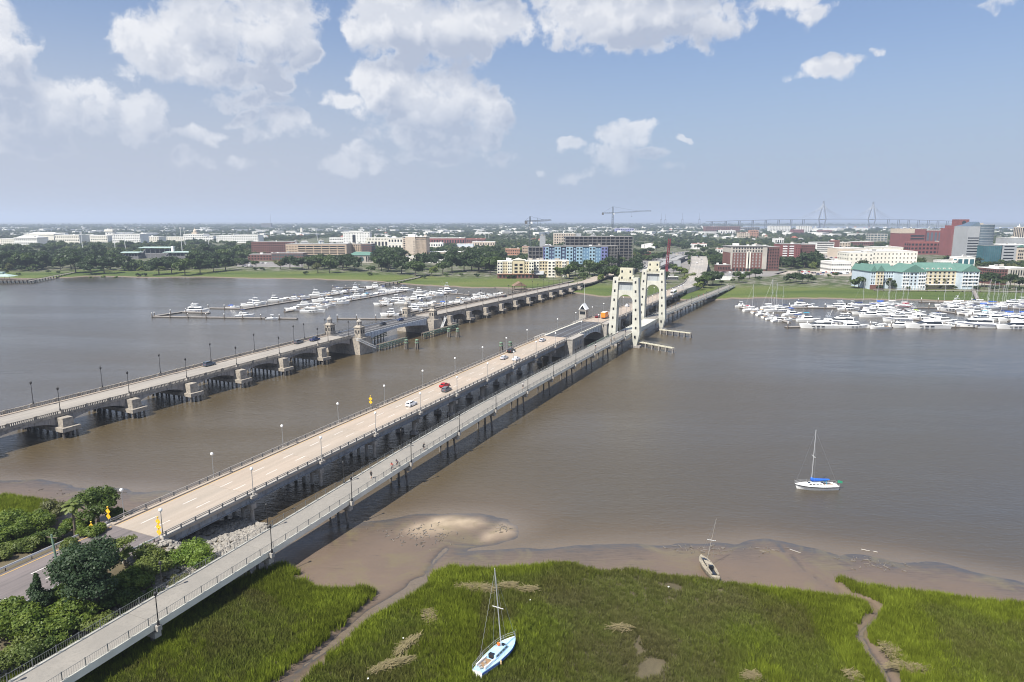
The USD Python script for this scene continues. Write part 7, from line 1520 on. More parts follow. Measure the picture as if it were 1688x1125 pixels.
part(g, 'deck', MB().box((0, 0, 2.4), (14, 10, .5)), MT['timber']); part(g, 'roof', MB().add([(-6, -5, 6), (6, -5, 6), (6, 5, 6), (-6, 5, 6), (0, -5, 9.5), (0, 5, 9.5)], [[1, 2, 5, 4], [3, 0, 4, 5], [0, 1, 4, 4], [2, 3, 5, 5]]), mat('brown_roof', (.20, .13, .085), (.15, .10, .07), .8, .9))
for x in (-5, 5):
    for y in (-4, 4): part(g, 'post', MB().tube((x, y, -2), (x, y, 6.2), .3, n=5), MT['timber'])
g = thing('glass_kiosk', 'pavilion with dark solar-like roof beside the cream riverside hotel', 'pavilion', P(886, 458, 2)); part(g, 'roof', MB().add([(-6, -6, 4), (6, -6, 4), (7, 6, 6.5), (-5, 6, 6.5), (-6, -6, 3.6), (6, -6, 3.6), (7, 6, 6.1), (-5, 6, 6.1)], [[0, 1, 2, 3], [0, 4, 5, 1], [1, 5, 6, 2], [7, 6, 5, 4]]), MT['grey_wall']); part(g, 'wall', MB().box((0, 0, -1), (9, 8, 5)), MT['brick_dark'])
# ------------------------------------------------------------------ trees, houses, parked cars of the far bank
LEAF = [('leaf_dark', (.019, .037, .012), (.038, .064, .019)), ('leaf_mid', (.034, .062, .015), (.070, .102, .026)), ('leaf_light', (.085, .118, .026), (.145, .175, .042)), ('leaf_olive', (.075, .084, .032), (.125, .13, .052)), ('leaf_cedar', (.024, .048, .022), (.048, .080, .034)), ('leaf_bright', (.085, .145, .018), (.15, .21, .032)),
        ('bush_mid', (.068, .112, .016), (.145, .19, .030)), ('bush_dark', (.042, .074, .014), (.085, .122, .022))]
for k, a, b in LEAF: MT[k] = leaf_mat(k, a, b, .30 if k[:4] == 'leaf' and k != 'leaf_cedar' else .7)
MT['bark'] = mat('bark', (.13, .105, .08), (.075, .06, .048), 1.5, .9)
def leaves(blobs, n, size, rg, flat=.35, fill=.35):
    """Leaf cards spread through ellipsoids (centre, radii), most near their skins, turned mostly outward and up."""
    w = np.array([b[1][0] * b[1][1] + b[1][0] * b[1][2] for b in blobs], float); w /= w.sum()
    which = rg.choice(len(blobs), n, p=w)
    c = np.array([b[0] for b in blobs], float)[which]; r = np.array([b[1] for b in blobs], float)[which]
    d = rg.normal(size=(n, 3)); d /= np.linalg.norm(d, axis=1, keepdims=True); d[:, 2] = np.where(d[:, 2] < -.45, -d[:, 2] * .6, d[:, 2])
    rad = 1 - fill * rg.random(n) ** 1.6 + rg.normal(0, .06, n)
    p = c + d * r * rad[:, None]
    nn = d + rg.normal(0, flat + .25, (n, 3)) + [0, 0, .35]; nn /= np.linalg.norm(nn, axis=1, keepdims=True)
    u = np.cross(nn, rg.normal(size=(n, 3))); u /= np.linalg.norm(u, axis=1, keepdims=True); v = np.cross(nn, u)
    s = size * rg.uniform(.6, 1.35, n)[:, None]; a = rg.uniform(.5, .9, n)[:, None]
    q = np.stack([p - u * s, p - v * s * a, p + u * s, p + v * s * a], 1).reshape(-1, 3)
    i = np.arange(n) * 4
    return q, np.concatenate([np.c_[i, i + 1, i + 2], np.c_[i, i + 2, i + 3]])
def crown_blobs(rg, R, Hc, z0, n):
    out = []
    for k in range(n):
        a = rg.uniform(0, 6.28); q = R * math.sqrt(rg.random()) * .72; z = z0 + Hc * (.25 + .5 * rg.random()) * (1 - .35 * (q / R) ** 2)
        rr = R * rg.uniform(.28, .48); out.append(((q * math.cos(a), q * math.sin(a), z), (rr, rr * rg.uniform(.85, 1.15), rr * rg.uniform(.6, .85))))
    return out
def core(blobs, f=.72):
    m = MB(); ic = trimesh.creation.icosphere(1)
    for c, r in blobs: m.add(ic.vertices * np.array(r) * f + c, ic.faces)
    return m
def tree_kind(name, seed, R, Ht, leaf, nb, nl, size, trunk=.3):
    rg = np.random.default_rng(seed); k = kind_of(name); z0 = Ht * .18
    bl = crown_blobs(rg, R, Ht - z0, z0, nb)
    part(k, 'trunk', MB().tube((0, 0, -.6), (.1, 0, Ht * .3), Ht * .035, Ht * .025, 6).tube((.1, 0, Ht * .28), (R * .35, .2, Ht * .6), Ht * .02, Ht * .008, 5).tube((.1, 0, Ht * .28), (-R * .3, -R * .2, Ht * .62), Ht * .02, Ht * .008, 5), MT['bark'])
    L = leaves(bl, nl, size, rg); c = core(bl, .66).mesh()
    part(k, 'crown', MB().add(*L).add(*c), MT[leaf])
    return k
FT = [tree_kind('oak', 1, 7.5, 10.5, 'leaf_dark', 11, 620, .75), tree_kind('oak', 2, 6.2, 9.5, 'leaf_dark', 9, 560, .7), tree_kind('oak', 3, 6.5, 10, 'leaf_mid', 9, 560, .7), tree_kind('tree', 4, 4.8, 8.5, 'leaf_mid', 7, 440, .6), tree_kind('tree', 5, 4.2, 7.5, 'leaf_light', 7, 400, .55), tree_kind('tree', 6, 4.5, 8, 'leaf_olive', 7, 420, .55), tree_kind('tree', 7, 3.4, 10.5, 'leaf_mid', 8, 420, .5)]
def palm(k, Ht, nf, L, seed, mt='leaf_olive'):
    rg = np.random.default_rng(seed); m = MB(); top = np.array([.15, 0, Ht])
    part(k, 'trunk', MB().tube((0, 0, -.5), (.08, 0, Ht * .5), .26, .2, 7).tube((.08, 0, Ht * .5), top, .2, .17, 7), MT['bark'])
    for j in range(nf):
        a = j * 2.4 + rg.uniform(-.3, .3); el = rg.uniform(-.5, 1.15); d = np.array([math.cos(a), math.sin(a), 0]); prev = top.copy(); lat = np.array([-d[1], d[0], 0]); w0 = .1
        st = []
        for t in np.linspace(.15, 1, 5):
            q = top + d * L * t * math.cos(el * .8) + [0, 0, L * (t * math.sin(el) - .55 * t * t)]; st.append(q)
        V = []; 
        for i, q in enumerate(st): w = L * [.06, .22, .26, .20, .04][i]; V += [q - lat * w - [0, 0, w * .35], q, q + lat * w - [0, 0, w * .35]]
        m.add(V, [[3 * i + b, 3 * i + b + 1, 3 * i + b + 4, 3 * i + b + 3] for i in range(4) for b in (0, 1)])
    part(k, 'crown', m, MT[mt])
PK = kind_of('palm'); palm(PK, 7.5, 22, 2.3, 4)
BUSHK = [tree_kind('shrub', 21, 2.6, 2.8, 'leaf_mid', 6, 300, .35), tree_kind('shrub', 22, 2.2, 2.4, 'leaf_light', 6, 280, .32), tree_kind('shrub', 23, 2.8, 3.4, 'leaf_dark', 6, 320, .38)]
ROADS = [LineString([(p[0], p[1]) for p in RPTS]).buffer(17), LineString([(p[0], p[1]) for p in ORD_]).buffer(11), LineString([ST(500, LC)[:2], ST(560, LC)[:2]]).buffer(14), LineString([fbp(500)[:2], fbp(640)[:2]]).buffer(6), LineString([ST(540, OC)[:2], ST(570, OC)[:2]]).buffer(14)]
BLOCKED = shapely.union_all(FOOT + ROADS)
# open ground seen in the photograph: (outline in the picture)
LAWNS = [Polygon(q) for q in ([(-50, 452), (0, 450), (60, 447), (140, 449), (185, 450), (260, 447), (300, 446), (410, 441), (470, 444), (560, 452), (640, 455), (700, 463), (815, 462), (900, 466), (985, 480), (985, 500), (-50, 480)], [(350, 443), (420, 434), (470, 440), (470, 450), (350, 450)], [(690, 458), (815, 452), (960, 470), (1010, 500), (690, 480)], [(1195, 462), (1270, 452), (1340, 448), (1440, 456), (1440, 477), (1690, 482), (1690, 520), (1150, 520), (1150, 484)], [(0, 417), (110, 420), (100, 424), (0, 424)], [(1345, 440), (1440, 446), (1440, 456), (1345, 452)], [(1062, 432), (1128, 424), (1160, 445), (1060, 448)])]
LAWN_U = shapely.union_all(LAWNS)
OC_ = np.array(OCC)
def seen_ok(px, py, hp):
    o = OC_; front = (px > o[:, 0] - 2) & (px < o[:, 1] + 2) & (py > o[:, 2] - 1)
    return not np.any(front & (py - hp < o[:, 2] - np.where(o[:, 2] < 412, .42, .30) * (o[:, 2] - o[:, 3])))
trg = np.random.default_rng(77)
def BIG(px, py): return 1.5 if px < 830 and py > 418 else 1.3 if px < 830 else 1.5 if 880 < px < 1050 else 1.2
TREES = []      # (px, py, kind index, scale)
for px, py, k, s in [(18, 447, 5, .9), (45, 446, 1, 1.2), (70, 444, 0, 1.2), (100, 446, 2, 1), (125, 449, 0, 1.3), (150, 451, 0, 1.2), (172, 450, 1, 1.3), (205, 446, 0, 1.2), (262, 452, 0, 1.25), (283, 450, 1, 1.2), (305, 453, 2, 1.2), (330, 450, 1, 1.2), (352, 448, 0, 1.1), (372, 446, 0, 1.1), (408, 441, 1, .8), (422, 442, 3, .8), (462, 444, 5, 1.1), (478, 444, 0, 1.1), (498, 445, 1, 1.2), (524, 450, 5, 1.1), (543, 450, 2, 1.1), (565, 446, 0, 1.2), (585, 447, 0, 1.2), (612, 452, 3, .8), (640, 448, 0, 1.35), (662, 452, 0, 1.2), (685, 455, 2, 1.25), (712, 455, 4, 1.2), (730, 453, 3, 1.2), (745, 449, 0, 1.3), (765, 447, 0, 1.3), (790, 450, 1, 1.3), (808, 453, 2, 1.2), (628, 441, 0, 1.3), (650, 438, 0, 1.3), (720, 440, 0, 1.3), (745, 436, 0, 1.3), (775, 436, 0, 1.4), (800, 438, 0, 1.3),
                      (888, 452, 0, .75), (908, 455, 4, 1), (921, 457, 4, 1.1), (913, 452, 0, 1), (938, 460, 2, 1.1), (955, 458, 3, 1), (972, 454, 2, 1.1), (990, 449, 2, 1), (1005, 444, 0, 1), (1022, 440, 3, 1), (1002, 461, 0, .9), (1015, 463, 2, 1), (930, 452, 3, 1), (1035, 452, 1, 1), (1082, 462, 1, 1.1), (1092, 466, 1, 1), (1078, 470, 2, .9), (962, 464, 3, .8), (980, 460, 0, .9), (948, 455, 0, .9), (1000, 455, 1, .9), (988, 466, 4, .8), (1052, 449, 0, 1), (1046, 441, 1, 1), (1060, 424, 0, 1.1), (1070, 419, 1, 1.1), (1082, 413, 2, 1.2), (1095, 411, 0, 1.2), (1108, 409, 2, 1.2), (1120, 411, 1, 1.1), (1132, 414, 0, 1.1), (1142, 420, 3, 1), (1138, 440, 4, 1), (1146, 432, 3, 1), (1120, 452, 4, 1.2), (1128, 456, 4, 1.3), (1110, 447, 3, .9), (1172, 425, 0, 1.1), (1180, 428, 1, 1), (1160, 418, 2, 1), (1150, 413, 1, 1.1), (1138, 463, 4, 1.1), (1132, 466, 4, .9), (1152, 478, 4, 1.0), (1158, 475, 2, 1.0), (1166, 471, 0, 1.0), (1175, 470, 0, .95), (1187, 466, 3, .9), (1218, 466, 2, .9), (1235, 461, 3, .95), (1245, 459, 1, .9), (1302, 467, 0, .75), (1312, 465, 0, .7), (1322, 468, 1, .8), (1332, 466, 0, .7), (1376, 459, 3, .6), (1366, 458, 4, .5), (1288, 441, 1, 1), (1304, 444, 0, 1.15), (1326, 442, 0, 1.4), (1342, 440, 0, 1.4), (1356, 442, 1, 1.3), (1420, 449, 0, 1.15), (1415, 475, 2, .95), (1428, 463, 0, .8), (1412, 470, 2, .8), (1477, 475, 0, .8), (1470, 476, 0, .6), (1532, 475, 5, .6), (1580, 474, 5, .7), (1605, 474, 1, .9), (1618, 473, 0, .9), (1635, 473, 0, 1), (1650, 475, 3, .8), (1665, 474, 0, .9), (1680, 475, 1, 1), (1660, 466, 0, .9), (1185, 441, 0, .9), (1178, 440, 1, .9)]:
    TREES.append((px, py, k, s))
def cand(n, x0, x1, y0, y1, kinds, smin, smax, gap):
    """Trees on the ground seen in a window of the photograph, evenly over the ground, not on lawns, roads or houses, nor hiding a facade."""
    out = []
    k = 0
    while len(out) < n and k < n * 30:
        k += 1
        px = trg.uniform(x0, x1); ta, tb = 1 / (y1 - 364 + .0), 1 / (y0 - 364)
        py = 364 + 1 / trg.uniform(ta, tb)
        if LAWN_U.contains(Point(px, py)): continue
        p = P(px, py, 2)
        if shapely.contains_xy(BLOCKED, p[0], p[1]): continue
        if gap and any(abs(px - q[0]) < gap and abs(py - q[1]) < gap * .35 for q in TREES[-260:]): continue
        s = trg.uniform(smin, smax)
        if not seen_ok(px, py, 9.5 * s * BIG(px, py) / (proj(p)[2] / F)): continue
        out.append((px, py, int(trg.choice(kinds)), s)); TREES.append(out[-1])
    return out
cand(64, -10, 412, 424, 447, [0, 0, 1, 1, 2], .95, 1.4, 7)
cand(26, 412, 640, 430, 445, [0, 1, 2, 3], .85, 1.2, 6)
cand(34, 625, 820, 428, 448, [0, 0, 1, 2], 1, 1.4, 7)
cand(14, 1440, 1688, 434, 476, [0, 1, 2, 5], .6, 1, 5)
cand(12, 1110, 1300, 425, 462, [1, 2, 3], .7, 1, 5)
cand(50, -10, 420, 398, 418, [0, 1, 2, 2], 1, 1.5, 5)
TREES = TREES[:310]
TW = ['broad dark oak', 'dark round oak', 'mid green oak', 'mid green tree', 'light green tree', 'olive toned tree', 'slender green tree']
def place_words(px, py):
    if px < 420: a = 'left bank'
    elif px < 640: a = 'bank before parking building'
    elif px < 820: a = 'around tower hotel'
    elif px < 1060: a = 'beside cream hotel'
    elif px < 1200: a = 'foot of overpass'
    elif px < 1440: a = 'meadow and clinic lot'
    else: a = 'green roofed hotel'
    return a
cnt = {}
for px, py, k, s in sorted(TREES, key=lambda t: t[0]):
    row = 'front' if py > 440 else ('middle' if py > 420 else 'back'); a = place_words(px, py); key = (k, row, a); cnt[key] = cnt.get(key, 0) + 1
    p = P(px, py, 2); p[2] = float(land_z(p[0], p[1]))
    lab = f'{TW[k]}, {row} row, {a}, {nth(cnt[key] - 1)} from left'
    copy(FT[k], 'oak_tree' if k < 3 else 'tree', lab, 'tree', p, trg.uniform(0, 360), 'trees of the far bank', sc=s * BIG(px, py) * np.array([1, 1, trg.uniform(.95, 1.2)]))
for k, (px, py) in enumerate([(858, 458), (869, 458), (878, 459), (1601, 473), (1505, 476), (1541, 476), (1556, 476), (1622, 477), (1634, 477), (1652, 478), (1671, 478), (1466, 476), (1432, 474), (1408, 474), (1676, 466)]):
    p = P(px, py, 2); copy(PK, 'palm_tree', f'small palm by the far bank hotels, {nth(k)} in line', 'palm tree', p, 40 * k, 'palms by the hotels', sc=.8 + .1 * (k % 4))
for k, (px, py, b) in enumerate([(10, 452, 2), (30, 455, 0), (170, 455, 1), (190, 456, 1), (228, 455, 2), (240, 455, 2), (80, 451, 0), (96, 452, 0), (150, 456, 1), (420, 447, 2), (432, 447, 2), (610, 455, 2), (700, 460, 2), (505, 453, 2), (735, 457, 0), (760, 457, 0), (785, 458, 2), (838, 460, 0), (846, 460, 2), (892, 461, 0), (950, 463, 1), (964, 462, 1), (978, 461, 0), (1028, 470, 1), (1190, 470, 0), (1208, 467, 0), (1252, 463, 2), (1450, 478, 2), (1495, 479, 0), (1520, 478, 2), (1548, 477, 1), (1570, 478, 2), (1590, 478, 0), (1612, 479, 2), (1640, 480, 2), (1660, 480, 0), (1678, 481, 2)]):
    p = P(px, py, 1.4); p[2] = float(land_z(p[0], p[1])); copy(BUSHK[b], 'shrub', f'{["green", "pale green", "dark green"][b]} shrub on the edge of the far marsh, {nth(k)} from left', 'shrub', p, 50 * k, 'shrubs along the far bank', sc=1.25)
# houses among the trees
def house_kind(name, wall, roof, w=9, d=13, h=6, rise=3.2):
    k = kind_of(name); part(k, 'wall', MB().box((0, 0, -1), (w, d, h + 1)), MT[wall])
    r = part(k, 'roof', MB().add([(-w / 2 - .5, -d / 2 - .5, h), (w / 2 + .5, -d / 2 - .5, h), (w / 2 + .5, d / 2 + .5, h), (-w / 2 - .5, d / 2 + .5, h), (0, -d / 2 + 2, h + rise), (0, d / 2 - 2, h + rise)], [[1, 2, 5, 4], [3, 0, 4, 5], [0, 1, 4, 4], [2, 3, 5, 5], [3, 2, 1, 0]]), MT[roof]); part(r, 'chimney', MB().box((w * .2, 0, h + .5), (.8, .8, rise + 1)), MT['brick'])
    for i in range(2):
        for x in (-w * .28, w * .28): part(k, 'window', MB().box((x, -d / 2 - .03, 1.2 + 2.8 * i), (1.2, .14, 1.6)), MT['dark'])
    return k
HK = [house_kind('house_white', 'white_wall', 'roof_grey'), house_kind('house_cream', 'cream_white', 'roof_white'), house_kind('house_red', 'tan_pale', 'roof_red'), house_kind('house_blue', 'blue_wall', 'roof_grey'), house_kind('house_shed', 'white_wall', 'roof_white', 22, 16, 6, 1.6)]
HL = ['white house with grey roof', 'cream house with pale roof', 'house with red roof', 'blue grey house', 'wide pale roofed shed']
nH = 0; tries = 0; HOUSES = []
while nH < 240 and tries < 9000:
    tries += 1
    px = trg.uniform(-10, 1700); py = 364 + 1 / trg.uniform(1 / 50, 1 / 11.5)
    if px < 430 and py > 385 or LAWN_U.contains(Point(px, py)) and not 1080 < px < 1170: continue
    if px < 830 and py > 405: continue
    p = P(px, py, 2)
    if shapely.contains_xy(BLOCKED, p[0], p[1]) or not seen_ok(px, py, 8 / (proj(p)[2] / F)): continue
    k = int(trg.choice([0, 0, 1, 1, 2, 3, 4], 1)[0]); nH += 1; HOUSES.append(p)
    reg = ['beyond the white college row', 'behind the tower hotel', 'between the cranes and the overpass', 'behind the red hospital'][0 if px < 560 else 1 if px < 860 else 2 if px < 1200 else 3]
    copy(HK[k], 'house', f'{HL[k]} among far trees, {reg}', 'house', (p[0], p[1], 2), trg.choice([-20, 70, 25, 115]) + trg.uniform(-4, 4), f'{HL[k]}s {reg}', sc=trg.uniform(.9, 1.35))
# parked cars of the far lots: several colours, small in view
pk = {c: car_kind('hatch', c) for c in ('white', 'silver', 'grey', 'black', 'blue', 'red')}
LOTS = [((1310, 448), (1432, 454), 46, 'clinic car lot beside the meadow'), ((1062, 424), (1090, 446), 30, 'car lot at the foot of the red crane'), ((1075, 418), (1150, 432), 60, 'car lot left of the overpass'), ((1345, 421), (1385, 430), 26, 'lot behind the big oaks'), ((1185, 450), (1240, 456), 14, 'street before the brick hotel'), ((400, 433), (440, 440), 16, 'small lot before the brick clinic'), ((1600, 455), (1640, 466), 16, 'lot between hotel and stone offices')]
for (xa, ya), (xb, yb_), n, lab in LOTS:
    for k in range(n):
        c = ['white', 'silver', 'grey', 'black', 'blue', 'red', 'white', 'silver', 'black'][int(trg.integers(0, 9))]; p = P(trg.uniform(xa, xb), ya + (yb_ - ya) * round(trg.random() * 4) / 4, 2.05)
        if shapely.contains_xy(BLOCKED, p[0], p[1]): continue
        copy(pk[c], 'parked_car', f'{c} car parked in the {lab}', 'car', p, trg.choice([0, 90, 180]) + trg.uniform(-3, 3), f'{c} cars in the {lab}')
MT['lot'] = mat('lot_asphalt', (.22, .205, .19), (.15, .14, .135), .06, .9); MT['lot_pale'] = mat('lot_pale', (.34, .30, .25), (.28, .25, .21), .06, .9)
def lot(px, m, lab): solo('paved_lot', (np.array([P(x, y, 2.03) for x, y in px]), [[0, j + 1, j] for j in range(1, len(px) - 1)]), MT[m], label=lab, kind='structure')
lot([(1300, 446.5), (1438, 447), (1438, 457), (1275, 452)], 'lot_pale', 'pale car lot between meadow and white clinic'); lot([(1056, 424), (1135, 414), (1160, 447), (1058, 452)], 'lot', 'grey streets and lots left of the overpass'); lot([(1170, 447), (1300, 447.5), (1270, 456), (1165, 458)], 'lot', 'street in front of the brick hotel'); lot([(1345, 416), (1398, 418), (1398, 432), (1345, 431)], 'lot_pale', 'pale lot under the white car park'); lot([(1480, 440), (1640, 442), (1645, 470), (1440, 470)], 'lot_pale', 'pale yards behind the green roofed hotel'); lot([(390, 430), (500, 434), (500, 441), (390, 440)], 'lot', 'grey lot before the brick clinic'); lot([(640, 408), (860, 410), (860, 403), (640, 400)], 'lot_pale', 'pale yards behind the tower hotel')
# lower trees and the wooded rest of the city: one mass
def mass_proto(seed, leaf, R, Ht, nb, nl, size):
    rg = np.random.default_rng(seed); bl = crown_blobs(rg, R, Ht * .95, .02, nb); return MB().add(*leaves(bl, nl, size, rg)).add(*core(bl, .7).mesh()), MT[leaf]
protos = [mass_proto(31, 'leaf_dark', 6.5, 10, 8, 150, 1.2), mass_proto(32, 'leaf_mid', 6, 10, 8, 150, 1.2), mass_proto(33, 'leaf_mid', 5, 9, 7, 130, 1.1), mass_proto(34, 'leaf_light', 4.8, 8, 7, 130, 1.0), mass_proto(35, 'leaf_olive', 5, 8.5, 7, 130, 1.0)]
pos, idx, sc = [], [], []
NM = 26000
A_ = trg.uniform(math.radians(-42), math.radians(42), NM * 2); u_ = trg.random(NM * 2); R_ = 900 * (9500 / 900) ** (u_ ** .9)
X_, Y_ = R_ * np.sin(A_), R_ * np.cos(A_)
okm = ~shapely.contains_xy(BLOCKED, X_, Y_)
hp_all = np.array(HOUSES)
dens = meshkit.fbm(np.c_[X_ / 170, Y_ / 260, X_ * 0], 3, 5)
okm &= dens > np.where(R_ < 2600, .40, .36)
n_ = 0
for x, y, r, ok in zip(X_, Y_, R_, okm):
    if not ok or n_ >= NM: continue
    px, py, dd = proj((x, y, 2))
    if px < -60 or px > 1750 or LAWN_U.contains(Point(px, py)) or r < shore_r(math.atan2(x, y)) + 60: continue
    s = trg.uniform(.75, 1.3) * (1 + .9 * max(0, (r - 3000) / 4000))
    if not seen_ok(px, py, 9 * s / (dd / F)): continue
    if px > 1225 and 372.5 < py < 379: continue
    if r < 2200 and len(hp_all) and np.min((hp_all[:, 0] - x) ** 2 + (hp_all[:, 1] - y) ** 2) < 110: continue
    pos.append((x, y, 1.9)); idx.append(int(trg.choice(5, p=[.22, .28, .22, .16, .12]))); sc.append((s, s, s * trg.uniform(.8, 1.15))); n_ += 1
instancer('far_woods', protos, pos, idx, trg.uniform(0, 6.28, len(pos)), sc, 'wooded city and far forest reaching to the hazy horizon', 'woods')
# far pale roofs and sheds near the horizon that read as specks: one mass
m = MB()
for k in range(420):
    a = trg.uniform(math.radians(-38), math.radians(38)); r = 2600 * (9000 / 2600) ** trg.random(); w = trg.uniform(14, 60) * (1 + r / 9000)
    x, y = r * math.sin(a), r * math.cos(a); px, py, _ = proj((x, y, 2))
    if px > 1225 and 372 < py < 379.5: continue
    m.box((x, y, 0), (w, trg.uniform(14, 40), trg.uniform(9, 16)), trg.uniform(0, 1.5))
solo('far_sheds', m, MT['roof_white'], label='pale specks of far sheds and roofs toward the horizon', cat='sheds', kind='stuff')

# ------------------------------------------------------------------ near bank: grass, shrubs, stones
def gz(x, y): return float(terrain(np.array([[x, y]]))[0][0])
def grass_mat(name, lo, a, b, t):
    """Blades: colour drifts in patches over the marsh, straw tips on some."""
    n = {'g': ('geometry', {}), 't': ('noise_texture', {'scale': .09, 'detail': 5., 'roughness': .6, 'distortion': .6}), 'r': ('rgb_ramp', {'ramp': [(0, lo), (.34, lo), (.50, a), (.66, b), (1, b)]}),
         'o': ('object_info', {}), 'h': ('hsv', {'saturation': 1.0}), 'v': ('map_range', {'from_min': 0., 'from_max': 1., 'to_min': .72, 'to_max': 1.28, 'clamp': True}),
         'p': ('principled_bsdf', {'roughness': .6, 'specular_ior_level': .25}), 'tr': ('translucent_bsdf', {}), 'mx': ('mix_closure', {'fac': t})}
    l = [('g.position', 't.vector'), ('t.fac', 'r.fac'), ('r.color', 'h.color'), ('o.random', 'v.value'), ('v.result', 'h.value'), ('h.color', 'p.base_color'), ('h.color', 'tr.color'), ('p.BSDF', 'mx.closure1'), ('tr.BSDF', 'mx.closure2')]
    return usdkit.material(stage, f'/World/Looks/{name}', n, l, surface='mx.closure')
MT['grass_bright'] = grass_mat('grass_bright', (.125, .150, .014), (.170, .208, .018), (.215, .262, .026), .38); MT['grass_mid'] = grass_mat('grass_mid', (.112, .112, .028), (.122, .140, .024), (.138, .175, .020), .32)
MT['grass_olive'] = grass_mat('grass_olive', (.112, .108, .036), (.112, .120, .030), (.118, .140, .026), .28); MT['straw'] = mat('straw', (.22, .18, .085), (.15, .125, .06), 1.5, .9)
def tuft(seed, n, Hh, spread, lean):
    rg = np.random.default_rng(seed); m = MB(); V, Fc = [], []
    for k in range(n):
        a = rg.uniform(0, 6.28); r = spread * math.sqrt(rg.random()); b = np.array([r * math.cos(a), r * math.sin(a), -.05]); h = Hh * rg.uniform(.6, 1.2)
        q = rg.uniform(0, 6.28); w = rg.uniform(.022, .04); s = np.array([math.cos(q), math.sin(q), 0]) * w; l = np.array([math.cos(a + .6) + .5, math.sin(a + .6), 0]) * lean * h * rg.uniform(.3, 1.2)
        i = len(V); V += [b - s, b + s, b + s * .7 + l * .35 + [0, 0, h * .6], b - s * .7 + l * .35 + [0, 0, h * .6], b + l + [0, 0, h]]; Fc += [[i, i + 1, i + 2], [i, i + 2, i + 3], [i + 3, i + 2, i + 4]]
    return np.array(V), np.array(Fc)
gp = [(tuft(1, 20, 1.15, .32, .22), MT['grass_bright']), (tuft(2, 20, .95, .34, .25), MT['grass_bright']), (tuft(3, 20, .80, .36, .3), MT['grass_mid']), (tuft(4, 20, .70, .36, .35), MT['grass_mid']), (tuft(5, 20, .55, .38, .5), MT['grass_olive']), (tuft(6, 20, .50, .40, .6), MT['grass_olive'])]
grg = np.random.default_rng(9)
pts = np.c_[grg.uniform(-150, 175, 330000), grg.uniform(58, 150, 330000)]
pz = np.array([proj((x, y, 1)) for x, y in pts[:0]]) if 0 else None
d_ = sdist(MARSH, pts)
nz = meshkit.fbm(np.c_[pts / 4.0, pts[:, :1] * 0], 4, 21); nb = meshkit.fbm(np.c_[pts / 17.0, pts[:, :1] * 0], 4, 33)
keep = d_ + (nz - .5) * 3.2 > .1
f_ = pts[:, 1] * math.cos(TH) + (H - .8) * math.sin(TH); X2 = 844 + F * pts[:, 0] / f_; keep &= (X2 > -40) & (X2 < 1730)
# bare mud patches inside the marsh
BARE = [Polygon(Lg(q)) for q in ([(1048, 1102), (1070, 1092), (1098, 1100), (1092, 1120), (1060, 1135), (1040, 1128)], [(1040, 1060), (1060, 1055), (1066, 1085), (1050, 1092)], [(1100, 968), (1125, 975), (1118, 982), (1092, 974)], [(1340, 1060), (1365, 1085), (1372, 1100), (1355, 1098)], [(482, 955), (505, 950), (510, 960), (492, 966)])]
keep &= sdist(BARE, pts) + (nz - .5) * 2.0 < 0
keep &= ldist(CREEK, pts) > 1.7 + (nz - .5); keep &= ldist(GULLY, pts) > .75 + .8 * (nz - .5)
keep &= grg.random(len(pts)) < np.clip(.62 + 1.6 * (nb - .25), .55, 1.0)
pts, d_, nz, nb = pts[keep], d_[keep], nz[keep], nb[keep]
dc = np.minimum(ldist(CREEK, pts), ldist(GULLY, pts))
lush = np.exp(-np.maximum(d_, 0) / 5.5) * .9 + np.exp(-dc / 4.5) * .45 + (nb - .5) * 1.9 + .16 * np.clip((pts[:, 0] - 25) / 30, 0, 1) * (pts[:, 1] > 60) + .30 * (pts[:, 0] < -5)
r_ = lush + grg.normal(0, .09, len(pts))
idx = np.where(r_ > .74, grg.integers(0, 2, len(pts)), np.where(r_ > .34, 2 + grg.integers(0, 2, len(pts)), 4 + grg.integers(0, 2, len(pts))))
zz = terrain(pts)[0]
instancer('marsh_grass', gp, np.c_[pts, zz], idx, grg.uniform(0, 6.28, len(pts)), grg.uniform(.75, 1.3, len(pts)), 'green salt marsh grass covering the near bank', 'grass')
# mats of dead reed
def wrack(px, n, r0, r1, rot, lab):
    p = P(*px, .9); rg = np.random.default_rng(int(px[0])); m = MB(); V, Fc = [], []
    for k in range(n):
        a, q = rg.uniform(0, 6.28), math.sqrt(rg.random()); x, y = r0 * q * math.cos(a), r1 * q * math.sin(a); c, s = math.cos(rot), math.sin(rot); b = np.array([x * c - y * s, x * s + y * c, .45 * (1 - q * q) + rg.uniform(0, .3)])
        d = rot + rg.normal(0, .5); l = rg.uniform(.4, 1.1); u = np.array([math.cos(d), math.sin(d), rg.normal(0, .12)]) * l; w = np.array([-math.sin(d), math.cos(d), 0]) * .035; i = len(V)
        V += [b - u - w, b - u + w, b + u + w, b + u - w]; Fc += [[i, i + 1, i + 2], [i, i + 2, i + 3]]
    p[2] = gz(p[0], p[1]) + .32; path = numbered('/World', 'reed_wrack'); me = usdkit.mesh(stage, path, (np.array(V) + p, np.array(Fc)), MT['straw']); data(me.GetPrim(), label=lab, category='dead reeds', kind='stuff')
